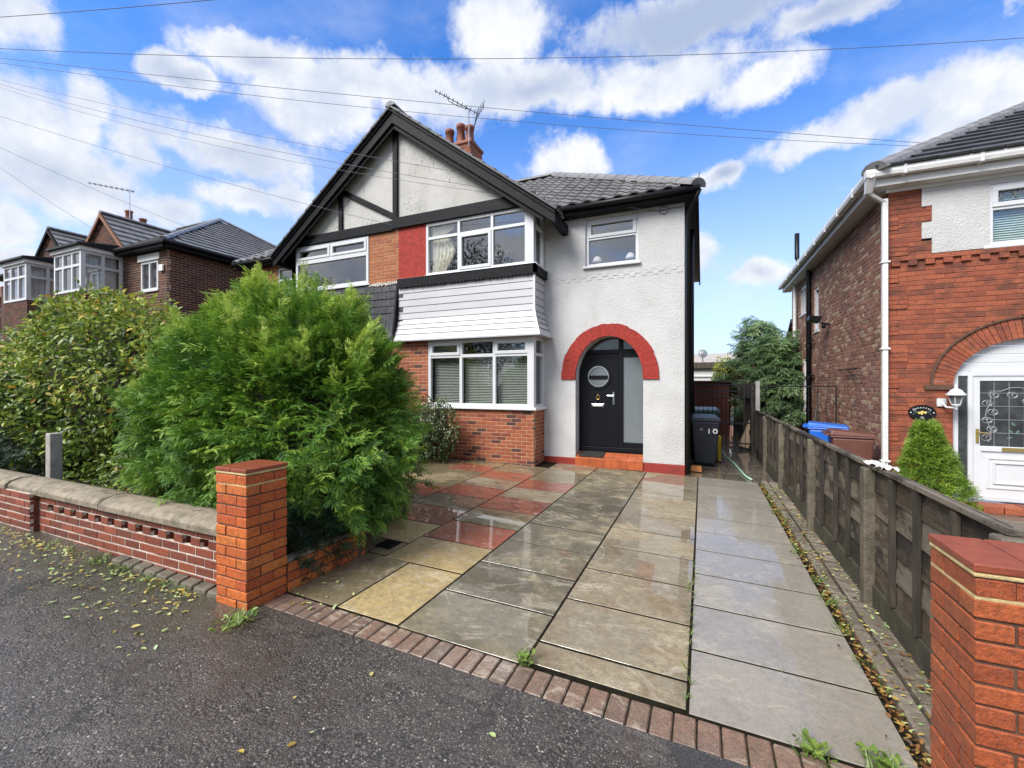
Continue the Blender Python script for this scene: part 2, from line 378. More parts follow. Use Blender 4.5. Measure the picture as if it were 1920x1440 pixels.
def _slab(name, stops, wet_amt, lo, hi, stain=0.5, stainc=(0.10, 0.07, 0.035), bumpv=0.25, fs=0.9, grain=0.55):
    m, nt, b = material(name)
    r = nt.rand()
    c = nt.ramp(r, stops)
    c = nt.mix(nt.sstep(nt.noise(24, 7, 0.7), 0.28, 0.75), c, nt.mix(grain, c, (0.03, 0.025, 0.018)))
    stn = nt.noise(2.3, 9, 0.74, vec=nt.posr())
    dep = nt.math('ABSOLUTE', nt.math('SUBTRACT', nt.noise(1.5, 6, 0.6, vec=nt.posr((1, 1.9, 1)), dist=0.8), 0.5))
    dep = nt.math('MULTIPLY', nt.sstep(dep, 0.035, 0.004), nt.sstep(nt.noise(5, 5, 0.7), 0.42, 0.6))
    c = nt.mix(nt.math('MULTIPLY', dep, 0.5), c, (0.50, 0.44, 0.33))
    c = nt.mix(nt.math('MULTIPLY', nt.sstep(stn, 0.46, 0.72), stain), c, stainc)
    grit = nt.noise(210, 3, 0.6)
    c = nt.mix(nt.math('MULTIPLY', nt.sstep(nt.noise(75, 6, 0.8), 0.53, 0.66), 0.45), c, (0.06, 0.05, 0.035))
    c = nt.mix(nt.math('MULTIPLY', nt.sstep(grit, 0.57, 0.67), 0.55), c, (0.55, 0.50, 0.40))
    c = nt.mix(nt.math('MULTIPLY', nt.sstep(nt.noise(260, 2, 0.5, vec=nt.pos((1.0, 1.0, 1.3))), 0.58, 0.70), 0.5), c, (0.03, 0.025, 0.02))
    film = wet_film(nt, lo + .02, lo + .085, fs, wet_amt)
    h = nt.math('ADD', nt.noise(60, 5, 0.6), nt.math('MULTIPLY', grit, 0.6))
    nrm = nt.bump(h, bumpv, 0.006)
    cn = nt.bump(nt.noise(5, 3, 0.5), 0.05, 0.01)
    c = nt.mix(nt.math('MULTIPLY', film, 0.35), c, nt.mix(0.6, c, (0.02, 0.016, 0.012)))
    setp(nt, b, color=c, rough=0.62, normal=nrm, coat=film, coatr=nt.math('SUBTRACT', 0.22, nt.math('MULTIPLY', film, 0.20)), coatn=cn)
    return m
M['slab_grey'] = _slab('slab_grey', [(0, (0.29, 0.235, 0.145)), (.5, (0.36, 0.295, 0.185)), (1, (0.25, 0.20, 0.125))], 1.0, 0.42, 0.56, 0.9, (0.15, 0.085, 0.03))
M['slab_dark'] = _slab('slab_dark', [(0, (0.13, 0.112, 0.068)), (.5, (0.175, 0.15, 0.092)), (1, (0.105, 0.09, 0.055))], 0.85, 0.45, 0.60, 0.75, (0.36, 0.29, 0.17))
M['slab_pale'] = _slab('slab_pale', [(0, (0.36, 0.322, 0.265)), (1, (0.30, 0.268, 0.22))], 0.75, 0.30, 0.44, 0.5, (0.20, 0.165, 0.12), 0.15, grain=0.28)
M['slab_yellow'] = _slab('slab_yellow', [(0, (0.52, 0.39, 0.165)), (1, (0.44, 0.32, 0.135))], 0.5, 0.48, 0.64, 0.5, (0.22, 0.16, 0.07), 0.4)
M['slab_red'] = _slab('slab_red', [(0, (0.42, 0.075, 0.028)), (.5, (0.52, 0.11, 0.036)), (1, (0.30, 0.055, 0.026))], 1.0, 0.36, 0.50, 0.35, (0.14, 0.045, 0.025), 0.15)
M['slab_tan'] = _slab('slab_tan', [(0, (0.25, 0.19, 0.095)), (.5, (0.33, 0.255, 0.125)), (1, (0.17, 0.125, 0.065))], 1.0, 0.40, 0.53, 0.5, (0.12, 0.08, 0.04))
M['slab_path'] = _slab('slab_path', [(0, (0.13, 0.095, 0.06)), (.5, (0.17, 0.125, 0.08)), (1, (0.10, 0.075, 0.05))], 1.0, 0.25, 0.40, 0.4, (0.04, 0.03, 0.02), 0.15)
M['edging'] = _slab('edging', [(0, (0.20, 0.11, 0.072)), (.5, (0.26, 0.15, 0.10)), (.8, (0.16, 0.095, 0.068)), (1, (0.29, 0.17, 0.115))], 0.5, 0.45, 0.62, 0.4, (0.20, 0.16, 0.11), 0.9)
M['paver'] = _slab('paver', [(0, (0.19, 0.155, 0.115)), (.5, (0.25, 0.205, 0.155)), (1, (0.14, 0.115, 0.085))], 0.8, 0.42, 0.60, 0.6, (0.05, 0.05, 0.025), 0.5)
M['joint_dirt'] = mat_plain('joint_dirt', (0.014, 0.012, 0.008), 0.95, 0.4, 20, 0.8, 90, spec=0.05, dirt=0.5, dirtc=(0.012, 0.018, 0.005), dscale=5)
M['bed'] = mat_plain('bed', (0.040, 0.033, 0.022), 0.95, 0.4, 20, 0.8, 90, spec=0.1, dirt=0.5, dirtc=(0.02, 0.03, 0.008), dscale=5)

def _tarmac():
    m, nt, b = material('tarmac')
    wv = nt.vmath('ADD', nt.pos(), nt.vmath('SCALE', nt.noise(60, 3, 0.6, out=1), scale=0.012))
    v1, v2 = nt.voro(70, vec=wv), nt.voro(165, vec=wv)
    sp = nt.node('ShaderNodeSeparateColor')
    nt.put(sp.inputs[0], nt.voro(70, vec=wv, out='Color'))
    sp2 = nt.node('ShaderNodeSeparateColor')
    nt.put(sp2.inputs[0], nt.voro(165, vec=wv, out='Color'))
    st = [(0, (0.038, 0.031, 0.025)), (.45, (0.090, 0.074, 0.060)), (.78, (0.165, 0.138, 0.113)), (.93, (0.30, 0.26, 0.215)), (1, (0.52, 0.46, 0.39))]
    a1, a2 = nt.ramp(sp.outputs[0], st), nt.ramp(sp2.outputs[1], st)
    pick = nt.sstep(nt.noise(9, 4, 0.7), 0.42, 0.58)
    c = nt.mix(pick, nt.mix(nt.sstep(v1, 0.25, 0.62), a1, (0.022, 0.018, 0.015)), nt.mix(nt.sstep(v2, 0.3, 0.65), a2, (0.028, 0.023, 0.019)))
    c = nt.mix(nt.math('MULTIPLY', nt.sstep(nt.noise(0.9, 5, 0.62), 0.45, 0.68), 0.5), c, (0.045, 0.035, 0.027))
    wr = nt.noise(1.7, 8, 0.74, vec=nt.pos((1, 1.9, 1)))
    c = nt.mix(nt.math('MULTIPLY', nt.sstep(wr, 0.52, 0.72), 0.5), c, (0.21, 0.185, 0.155))
    br = nt.noise(2.6, 6, 0.7, vec=nt.pos((1.4, 1, 1)))
    c = nt.mix(nt.math('MULTIPLY', nt.sstep(br, 0.52, 0.66), 0.65), c, (0.050, 0.032, 0.020))
    mo = nt.noise(1.3, 8, 0.75)
    c = nt.mix(nt.math('MULTIPLY', nt.sstep(mo, 0.60, 0.72), 0.45), c, (0.04, 0.045, 0.014))
    sx = nt.node('ShaderNodeSeparateXYZ')
    nt.put(sx.inputs[0], nt.pos())
    near = nt.math('MULTIPLY', nt.sstep(nt.math('ADD', sx.outputs[1], nt.math('MULTIPLY', nt.noise(2.2, 4, 0.6), 0.9)), 1.75, 2.35), nt.sstep(sx.outputs[0], -2.6, -3.4))
    c = nt.mix(nt.math('MULTIPLY', nt.math('MULTIPLY', near, nt.sstep(nt.noise(14, 7, 0.75), 0.40, 0.58)), 0.8), c, (0.050, 0.052, 0.014))
    cw = nt.vmath('ADD', nt.pos(), nt.vmath('SCALE', nt.noise(3.5, 5, 0.65, out=1), scale=0.35))
    ck = nt.voro(0.75, vec=cw, feature='DISTANCE_TO_EDGE')
    ckm = nt.math('MULTIPLY', nt.sstep(ck, 0.016, 0.004), nt.sstep(nt.noise(1.1, 3, 0.5), 0.47, 0.56))
    c = nt.mix(nt.math('MULTIPLY', ckm, 0.8), c, (0.014, 0.011, 0.009))
    h = nt.math('SUBTRACT', nt.math('ADD', nt.math('MULTIPLY', nt.noise(30, 7, 0.75), 1.3), nt.math('MULTIPLY', nt.noise(6, 6, 0.7), 3.0)), nt.mix(pick, v1, nt.math('MULTIPLY', v2, 0.6)))
    film = wet_film(nt, 0.36, 0.52, 0.55, 1.0)
    setp(nt, b, color=c, rough=0.6, normal=nt.bump(h, 0.9, 0.014), coat=film, coatr=0.10, coatn=nt.bump(h, 0.40, 0.010))
    M['tarmac'] = m
    m, nt, b = material('tarmac_patch')
    v = nt.voro(170)
    c = nt.mix(nt.sstep(v, 0.15, 0.6), (0.085, 0.082, 0.082), (0.026, 0.025, 0.026))
    c = nt.mix(nt.math('MULTIPLY', nt.sstep(nt.noise(2.4, 6, 0.7), 0.5, 0.7), 0.4), c, (0.05, 0.043, 0.035))
    h = nt.math('SUBTRACT', nt.noise(35, 6, 0.7), v)
    setp(nt, b, color=c, rough=0.55, normal=nt.bump(h, 0.7, 0.008), coat=wet_film(nt, 0.4, 0.6, 1.3, 0.7), coatr=0.18)
    M['tarmac_patch'] = m
_tarmac()

def _fence_wood():
    m, nt, b = material('fence_wood')
    r = nt.rand()
    g = nt.noise(3.2, 8, 0.72, vec=nt.posr((1, 1.0, 7)))
    c = nt.mix(nt.sstep(g, 0.3, 0.7), (0.040, 0.028, 0.016), (0.098, 0.071, 0.045))
    pale = nt.noise(2.2, 7, 0.72, vec=nt.posr((1, 1.0, 2.2)))
    c = nt.mix(nt.math('MULTIPLY', nt.sstep(nt.math('ADD', pale, nt.math('MULTIPLY', r, 0.20)), 0.56, 0.70), 0.75), c, (0.21, 0.18, 0.14))
    c = nt.mix(nt.math('MULTIPLY', nt.sstep(nt.noise(1.7, 6, 0.7, vec=nt.posr((1, 1, 1.4))), 0.47, 0.60), 0.9), c, (0.012, 0.010, 0.007))
    gr = nt.noise(11, 8, 0.8, vec=nt.posr((1, .16, 8)))
    c = nt.mix(nt.math('MULTIPLY', nt.sstep(gr, 0.5, 0.66), 0.6), c, (0.018, 0.014, 0.010))
    c = nt.mix(nt.math('MULTIPLY', nt.sstep(nt.noise(3.1, 6, 0.7), 0.60, 0.78), 0.6), c, (0.05, 0.06, 0.018))
    setp(nt, b, color=c, rough=0.7, normal=nt.bump(nt.noise(16, 8, 0.78, vec=nt.posr((1, .22, 9))), 1.0, 0.012))
    M['fence_wood'] = m
    m, nt, b = material('fence_batten')
    c = nt.mix(nt.sstep(nt.noise(4, 7, 0.7, vec=nt.posr((6, 6, 0.8))), 0.4, 0.7), (0.022, 0.018, 0.013), (0.062, 0.050, 0.036))
    setp(nt, b, color=c, rough=0.75)
    M['fence_batten'] = m
    m, nt, b = material('dark_board')
    c = nt.mix(nt.math('MULTIPLY', nt.rand(), 0.7), (0.06, 0.048, 0.036), (0.15, 0.125, 0.10))
    c = nt.mix(nt.sstep(nt.noise(3, 7, 0.7, vec=nt.pos((6, 6, 0.8))), 0.4, 0.7), c, (0.03, 0.025, 0.02))
    setp(nt, b, color=c, rough=0.75)
    M['dark_board'] = m
_fence_wood()

def _glass(name, tint, base, dirt=0.0):
    m = bpy.data.materials.new(name)
    m.use_nodes = True
    nt = NT(m.node_tree)
    nt.n.remove(nt.n['Principled BSDF'])
    out = nt.n['Material Output']
    t = nt.node('ShaderNodeBsdfTransparent')
    t.inputs[0].default_value = (*tint, 1)
    g = nt.node('ShaderNodeBsdfGlossy')
    g.inputs['Roughness'].default_value = 0.02
    g.inputs['Color'].default_value = (0.95, 0.97, 1.0, 1)
    nt.put(g.inputs['Normal'], nt.bump(nt.noise(1.6, 2, 0.4), 0.04, 0.02))
    lw = nt.node('ShaderNodeLayerWeight')
    lw.inputs[0].default_value = 0.5
    f = nt.math('ADD', nt.math('MULTIPLY', nt.math('POWER', lw.outputs['Facing'], 4.0), 0.8), base, clamp=True)
    mx = nt.node('ShaderNodeMixShader')
    nt.l.new(f, mx.inputs[0])
    nt.l.new(t.outputs[0], mx.inputs[1])
    nt.l.new(g.outputs[0], mx.inputs[2])
    nt.l.new(mx.outputs[0], out.inputs['Surface'])
    return m
M['glass'] = _glass('glass', (0.88, 0.91, 0.92), 0.24)
M['glass_blind'] = _glass('glass_blind', (0.80, 0.84, 0.82), 0.15)
M['frosted'] = mat_plain('frosted', (0.14, 0.158, 0.165), 0.22, 0.12, 2.0, spec=0.8, stretch=(1, 1, 0.6))
M['porch_glass'] = mat_plain('porch_glass', (0.028, 0.033, 0.034), 0.12, 0.5, 6, spec=0.9, dirt=0.5, dirtc=(0.10, 0.12, 0.12), dscale=4)

def mat_leaf(name, stops, rough=0.45, trans=0.25, spec=0.5):
    """leaf colour by the shoot's own age and kind (attribute 'tone', set at random per leaf or shoot)"""
    m, nt, b = material(name)
    at = nt.node('ShaderNodeAttribute', attribute_name='tone')
    c = nt.ramp(at.outputs['Fac'], stops)
    n = nt.noise(30, 3, 0.6)
    c = nt.mix(nt.math('MULTIPLY', nt.sstep(n, 0.4, 0.7), 0.3), c, nt.mix(0.6, c, (0.01, 0.015, 0.004)))
    setp(nt, b, color=c, rough=rough, spec=spec)
    tl = nt.node('ShaderNodeBsdfTranslucent')
    nt.put(tl.inputs[0], c)
    mx = nt.node('ShaderNodeMixShader')
    mx.inputs[0].default_value = trans
    nt.l.new(b.outputs[0], mx.inputs[1])
    nt.l.new(tl.outputs[0], mx.inputs[2])
    nt.l.new(mx.outputs[0], nt.n['Material Output'].inputs['Surface'])
    return m
M['conifer'] = mat_leaf('conifer', [(0, (0.035, 0.10, 0.016)), (.3, (0.10, 0.24, 0.026)), (.6, (0.22, 0.40, 0.045)), (.85, (0.38, 0.54, 0.075)), (1, (0.55, 0.66, 0.13))], 0.55, 0.32)
M['hedge_leaf'] = mat_leaf('hedge_leaf', [(0, (0.045, 0.075, 0.012)), (.35, (0.105, 0.18, 0.024)), (.65, (0.24, 0.33, 0.045)), (.85, (0.43, 0.48, 0.075)), (.95, (0.57, 0.53, 0.09)), (1, (0.56, 0.30, 0.05))], 0.42, 0.35)
M['gold_leaf'] = mat_leaf('gold_leaf', [(0, (0.16, 0.20, 0.03)), (.5, (0.34, 0.38, 0.05)), (1, (0.52, 0.50, 0.10))], 0.45, 0.3)
M['yew_leaf'] = mat_leaf('yew_leaf', [(0, (0.012, 0.035, 0.016)), (.6, (0.025, 0.07, 0.028)), (1, (0.05, 0.11, 0.04))], 0.45, 0.15)
M['cone_leaf'] = mat_leaf('cone_leaf', [(0, (0.08, 0.17, 0.015)), (.5, (0.19, 0.33, 0.03)), (1, (0.36, 0.47, 0.06))], 0.5, 0.25)
M['cedar_leaf'] = mat_leaf('cedar_leaf', [(0, (0.05, 0.11, 0.045)), (.5, (0.12, 0.22, 0.085)), (1, (0.26, 0.38, 0.15))], 0.5, 0.2)
M['bay_leaf'] = mat_leaf('bay_leaf', [(0, (0.022, 0.055, 0.012)), (.55, (0.055, 0.11, 0.022)), (.86, (0.12, 0.18, 0.04)), (.93, (0.55, 0.50, 0.33)), (1, (0.62, 0.55, 0.40))], 0.4, 0.2)
M['litter'] = mat_leaf('litter', [(0, (0.16, 0.10, 0.03)), (.15, (0.42, 0.28, 0.06)), (.35, (0.55, 0.44, 0.10)), (.55, (0.50, 0.50, 0.22)), (.8, (0.32, 0.46, 0.16)), (1, (0.44, 0.56, 0.30))], 0.4, 0.1)
M['litter_brown'] = mat_leaf('litter_brown', [(0, (0.06, 0.03, 0.015)), (.4, (0.20, 0.085, 0.025)), (.7, (0.36, 0.17, 0.04)), (.9, (0.42, 0.30, 0.07)), (1, (0.20, 0.26, 0.07))], 0.4, 0.1)
M['grass_leaf'] = mat_leaf('grass_leaf', [(0, (0.05, 0.08, 0.015)), (.5, (0.12, 0.20, 0.03)), (1, (0.24, 0.32, 0.06))], 0.5, 0.2)
M['pebble'] = mat_plain('pebble', (0.40, 0.37, 0.32), 0.6, 0.25, 40, rnd=0.6)

# ------------------------------------------------------------------ mesh builder
class PF:
    """a wall plane: u along it, w into it, v up"""
    def __init__(s, o, U, W):
        s.o, s.U, s.W = Vector(o), Vector(U), Vector(W)
    def p(s, u, w_, v):
        q = s.o + s.U * u + s.W * w_
        return (q.x, q.y, q.z + v)
    def mat(s):
        return Matrix((( s.U.x, s.W.x, 0, 0), (s.U.y, s.W.y, 0, 0), (0, 0, 1, 0), (0, 0, 0, 1)))
def front(Y):      # faces the street (-Y); u is world X
    return PF((0, Y, 0), (1, 0, 0), (0, 1, 0))
def east(X):       # faces +X; u is world Y
    return PF((X, 0, 0), (0, 1, 0), (-1, 0, 0))
def west(X):       # faces -X; u is minus world Y
    return PF((X, 0, 0), (0, -1, 0), (1, 0, 0))

class MB:
    def __init__(s):
        s.v, s.f, s.m = [], [], []
    def add(s, vs_, fs, mi=0):
        k = len(s.v)
        s.v.extend(tuple(q) for q in vs_)
        s.f.extend(tuple(i + k for i in f) for f in fs)
        s.m.extend([mi] * len(fs))
        return s
    def hexa(s, P, mi=0):
        return s.add(P, [(0, 3, 2, 1), (4, 5, 6, 7), (0, 1, 5, 4), (1, 2, 6, 5), (2, 3, 7, 6), (3, 0, 4, 7)], mi)
    def box(s, x0, x1, y0, y1, z0, z1, mi=0):
        return s.hexa([(x0, y0, z0), (x1, y0, z0), (x1, y1, z0), (x0, y1, z0), (x0, y0, z1), (x1, y0, z1), (x1, y1, z1), (x0, y1, z1)], mi)
    def pbox(s, pf, u0, u1, w0, w1, v0, v1, mi=0):
        return s.hexa([pf.p(u0, w0, v0), pf.p(u1, w0, v0), pf.p(u1, w1, v0), pf.p(u0, w1, v0), pf.p(u0, w0, v1), pf.p(u1, w0, v1), pf.p(u1, w1, v1), pf.p(u0, w1, v1)], mi)
    def quad(s, a, b, c, d, mi=0):
        return s.add([a, b, c, d], [(0, 1, 2, 3)], mi)
    def prism(s, A, B, mi=0):
        """two matching outlines joined by walls and closed"""
        n = len(A)
        fs = [tuple(range(n - 1, -1, -1)), tuple(range(n, 2 * n))]
        fs += [(i, (i + 1) % n, n + (i + 1) % n, n + i) for i in range(n)]
        return s.add(list(A) + list(B), fs, mi)
    def pprism(s, pf, uv, w0, w1, mi=0):
        return s.prism([pf.p(u, w0, v) for u, v in uv], [pf.p(u, w1, v) for u, v in uv], mi)
    def beam(s, a, b, wd, ht, up=(0, 0, 1), mi=0):
        """a bar of rectangular section from a to b"""
        a, b = Vector(a), Vector(b)
        d = (b - a).normalized()
        sd_ = d.cross(Vector(up)).normalized()
        u = sd_.cross(d)
        q = [a + sd_ * (i * wd / 2) + u * (j * ht / 2) for i, j in ((-1, -1), (1, -1), (1, 1), (-1, 1))]
        r = [p + (b - a) for p in q]
        return s.hexa(q + r, mi)
    def tube(s, pts, r, n=8, caps=True, mi=0):
        pts = [Vector(p) for p in pts]
        rs = r if isinstance(r, (list, tuple)) else [r] * len(pts)
        k = len(s.v)
        up = None
        for i, p in enumerate(pts):
            d = (pts[min(i + 1, len(pts) - 1)] - pts[max(i - 1, 0)]).normalized()
            if up is None:
                up = Vector((0, 0, 1)) if abs(d.z) < 0.9 else Vector((1, 0, 0))
            a = d.cross(up).normalized()
            bb = a.cross(d).normalized()
            up = bb
            for j in range(n):
                t = 2 * math.pi * j / n
                s.v.append(tuple(p + (a * math.cos(t) + bb * math.sin(t)) * rs[i]))
        for i in range(len(pts) - 1):
            for j in range(n):
                s.f.append((k + i * n + j, k + i * n + (j + 1) % n, k + (i + 1) * n + (j + 1) % n, k + (i + 1) * n + j))
                s.m.append(mi)
        if caps:
            s.f.append(tuple(k + j for j in range(n - 1, -1, -1)))
            s.f.append(tuple(k + (len(pts) - 1) * n + j for j in range(n)))
            s.m.extend([mi, mi])
        return s
    def lathe(s, c, prof, n=16, mi=0, sx=1.0, sy=1.0):
        k = len(s.v)
        for r, z in prof:
            for j in range(n):
                t = 2 * math.pi * j / n
                s.v.append((c[0] + r * sx * math.cos(t), c[1] + r * sy * math.sin(t), c[2] + z))
        for i in range(len(prof) - 1):
            for j in range(n):
                s.f.append((k + i * n + j, k + i * n + (j + 1) % n, k + (i + 1) * n + (j + 1) % n, k + (i + 1) * n + j))
                s.m.append(mi)
        s.f.append(tuple(k + j for j in range(n - 1, -1, -1)))
        s.f.append(tuple(k + (len(prof) - 1) * n + j for j in range(n)))
        s.m.extend([mi, mi])
        return s
    def mesh(s, name, mats):
        me = bpy.data.meshes.new(name)
        me.from_pydata(s.v, [], s.f)
        for m_ in (mats if isinstance(mats, (list, tuple)) else [mats]):
            me.materials.append(M[m_] if isinstance(m_, str) else m_)
        if any(s.m):
            me.polygons.foreach_set('material_index', s.m)
        return me
    def build(s, name, mats, parent=None, smooth=False, bevel=0.0, **props):
        me = s.mesh(name, mats)
        if smooth:
            me.polygons.foreach_set('use_smooth', [True] * len(me.polygons))
        o = link(name, me, parent, **props)
        if bevel:
            bm = o.modifiers.new('edge', 'BEVEL')
            bm.width = bevel
            bm.segments = 2
            bm.limit_method = 'ANGLE'
            bm.angle_limit = R(40)
        return o

WORLD = {}
def link(name, data, parent=None, mat=None, **props):
    o = bpy.data.objects.new(name, data)
    COL.objects.link(o)
    if mat is not None:
        o.matrix_local = mat
    if parent is not None:
        o.parent = parent
        o.matrix_parent_inverse = WORLD.get(parent.name, Matrix.Identity(4)).inverted()
    for k, v in props.items():
        o[k] = v
    return o
def thing(name, label, cat, loc=(0, 0, 0), group=None):
    o = bpy.data.objects.new(name, None)
    o.empty_display_size = 0.2
    o.location = loc
    COL.objects.link(o)
    WORLD[o.name] = Matrix.Translation(loc)
    o['label'] = label
    o['category'] = cat
    if group:
        o['group'] = group
    return o
def tag(o, label, cat, group=None):
    o['label'] = label
    o['category'] = cat
    if group:
        o['group'] = group
    return o

GX0, GS = -2.95, 0.025
def gz(x):
    """height of the ground: the whole street falls gently to the right"""
    return -GS * (max(-14.0, min(8.0, x)) - GX0)

# ------------------------------------------------------------------ bricks
_bc = {}
def brick_mesh(l, h, d, mat, c=0.004):
    key = (round(l / 0.004), round(h / 0.004), round(d / 0.01), mat)
    if key not in _bc:
        mb = MB()
        chamfer(mb, l, h, d, c)
        _bc[key] = mb.mesh('brick', mat)
    return _bc[key]
def chamfer(mb, l, h, d, c, M4=None, mi=0):
    """a brick: x along its length (centred), y from 0 (face) to d, z centred; edges of the face taken off"""
    a, b = l / 2, h / 2
    V = [(-a + c, 0, -b + c), (a - c, 0, -b + c), (a - c, 0, b - c), (-a + c, 0, b - c),
         (-a, c, -b), (a, c, -b), (a, c, b), (-a, c, b), (-a, d, -b), (a, d, -b), (a, d, b), (-a, d, b)]
    F = [(0, 1, 2, 3)] + [(i, 4 + i, 4 + (i + 1) % 4, (i + 1) % 4) for i in range(4)] + [(4 + i, 8 + i, 8 + (i + 1) % 4, 4 + (i + 1) % 4) for i in range(4)] + [(11, 10, 9, 8)]
    if M4 is not None:
        V = [tuple(M4 @ Vector(q)) for q in V]
    mb.add(V, F, mi)
def free(u0, u1, blocks):
    iv = [(u0, u1)]
    for a, b in blocks:
        nx = []
        for p, q in iv:
            if b <= p or a >= q:
                nx.append((p, q))
            else:
                if a > p:
                    nx.append((p, a))
                if b < q:
                    nx.append((b, q))
        iv = nx
    return iv
def brickwork(parent, pf, u0, u1, v0, v1, mat, mortar, nobj=0, block=None, course=0.075, L=0.225, joint=0.010, depth=0.09, proud=0.006,
              top=None, phase=0.0, backing=True, name='brick_wall', vis=None, bond='stretcher'):
    """a brick skin: a mortar backing part whose bricks are pieces of their own; the largest NOBJ in view are objects, the rest one mesh"""
    wall = parent
    if backing:
        mb = MB()
        cuts = sorted({round(v0 + i * course, 4) for i in range(int((v1 - v0) / course) + 2) if v0 + i * course < v1} | {round(v1, 4)})
        for a, b in zip(cuts, cuts[1:]):
            bl = block((a + b) / 2) if block else []
            uu = [(u0, u1)] if top is None else [top((a + b) / 2)]
            for p, q in uu:
                for x0, x1 in free(p, q, bl):
                    mb.pbox(pf, x0, x1, proud, depth, a, b)
        wall = mb.build(name, mortar, parent)
    rows = int(round((v1 - v0) / course))
    lst = []
    for i in range(rows):
        vc = v0 + (i + 0.5) * course
        bl = block(vc) if block else []
        lo, hi = (u0, u1) if top is None else top(vc)
        for a, b in free(lo, hi, bl):
            st = u0 + phase + (L / 2 if i % 2 else 0) - 2 * L
            k = math.floor((a - st) / L)
            x = st + k * L
            hd = bond == 'mixed' and i % 6 == 5
            step = L / 2 if hd else L
            while x < b - 0.02:
                p, q = max(a, x + joint / 2 if x > a else a), min(b, x + step - joint / 2)
                if q - p > 0.035:
                    lst.append(((p + q) / 2, vc, q - p))
                x += step
    mm = pf.mat()
    def dist(t):
        q = Vector(pf.p(t[0], 0, t[1])) - Vector((0, 0, 1.6))
        return q.length
    lst.sort(key=lambda t: (0 if (vis is None or vis(t[0], t[1])) else 1, dist(t)))
    rest = MB()
    for n, (u, v, l) in enumerate(lst):
        pr = random.uniform(-0.0025, 0.002)
        q = Vector(pf.p(u, pr, v))
        mw = Matrix.Translation(q) @ mm @ Matrix.Rotation(random.uniform(-0.006, 0.006), 4, 'Y')
        hh = course - joint
        if n < nobj:
            link('brick', brick_mesh(l, hh, 0.05, mat), wall, mw)
        else:
            chamfer(rest, l, hh, 0.05, 0.004, mw)
    if rest.v:
        rest.build('brickwork', mat, wall, kind='stuff')
    return wall

# ------------------------------------------------------------------ windows
def window(parent, pf, u0, u1, v0, v1, mull=(), trans=None, w0=0.0, fr=0.06, sash=(), glass='glass', room=True, mat='white_upvc', name='window', depth=0.07, roomd=1.3, top_only=None, sill=0.0):
    """a framed window: frame with mullions and transom, one pane per light; SASH lists (col,row) lights with an opening casement"""
    mb = MB()
    us = [u0] + list(mull) + [u1]
    d = w0 + depth
    mb.pbox(pf, u0, u1, w0, d, v0, v0 + fr)
    mb.pbox(pf, u0, u1, w0, d, v1 - fr, v1)
    mb.pbox(pf, u0, u0 + fr, w0, d, v0 + fr, v1 - fr)
    mb.pbox(pf, u1 - fr, u1, w0, d, v0 + fr, v1 - fr)
    for m_ in mull:
        mb.pbox(pf, m_ - fr / 2, m_ + fr / 2, w0 + 0.002, d, v0 + fr, v1 - fr)
    cols = []
    for i in range(len(us) - 1):
        a = us[i] + (fr if i == 0 else fr / 2)
        b = us[i + 1] - (fr if i == len(us) - 2 else fr / 2)
        cols.append((a, b))
    rows = [(v0 + fr, v1 - fr)] if trans is None else [(v0 + fr, trans - fr / 2), (trans + fr / 2, v1 - fr)]
    if trans is not None:
        for a, b in cols:
            mb.pbox(pf, a, b, w0 + 0.002, d, trans - fr / 2, trans + fr / 2)
    f = mb.build(name, mat, parent, bevel=0.004)
    if sill:
        MB().pbox(pf, u0 - 0.05, u1 + 0.05, w0 - sill, w0 + 0.06, v0 - 0.045, v0 - 0.001).build('sill', mat, f, bevel=0.006)
    for i, (a, b) in enumerate(cols):
        for j, (c, e) in enumerate(rows):
            s_ = 0.0
            if (i, j) in sash:
                s_ = 0.05
                sb = MB()
                o_ = 0.012
                sb.pbox(pf, a - o_, b + o_, w0 - 0.016, w0 + 0.04, c - o_, c + s_)
                sb.pbox(pf, a - o_, b + o_, w0 - 0.016, w0 + 0.04, e - s_, e + o_)
                sb.pbox(pf, a - o_, a + s_, w0 - 0.016, w0 + 0.04, c + s_, e - s_)
                sb.pbox(pf, b - s_, b + o_, w0 - 0.016, w0 + 0.04, c + s_, e - s_)
                sb.build('casement', mat, f, bevel=0.004)
            g = MB()
            g.quad(pf.p(a + s_ - .004, w0 + 0.045, c + s_ - .004), pf.p(b - s_ + .004, w0 + 0.045, c + s_ - .004), pf.p(b - s_ + .004, w0 + 0.045, e - s_ + .004), pf.p(a + s_ - .004, w0 + 0.045, e - s_ + .004))
            g.build('pane', glass, f)
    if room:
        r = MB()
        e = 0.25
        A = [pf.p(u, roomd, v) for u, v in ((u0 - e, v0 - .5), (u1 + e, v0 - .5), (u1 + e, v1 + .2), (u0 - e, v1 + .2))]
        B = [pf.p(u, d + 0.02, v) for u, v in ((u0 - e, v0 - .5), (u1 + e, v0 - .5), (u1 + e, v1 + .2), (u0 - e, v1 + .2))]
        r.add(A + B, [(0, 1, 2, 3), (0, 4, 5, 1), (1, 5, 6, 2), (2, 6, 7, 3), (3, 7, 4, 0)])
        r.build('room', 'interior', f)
    return f

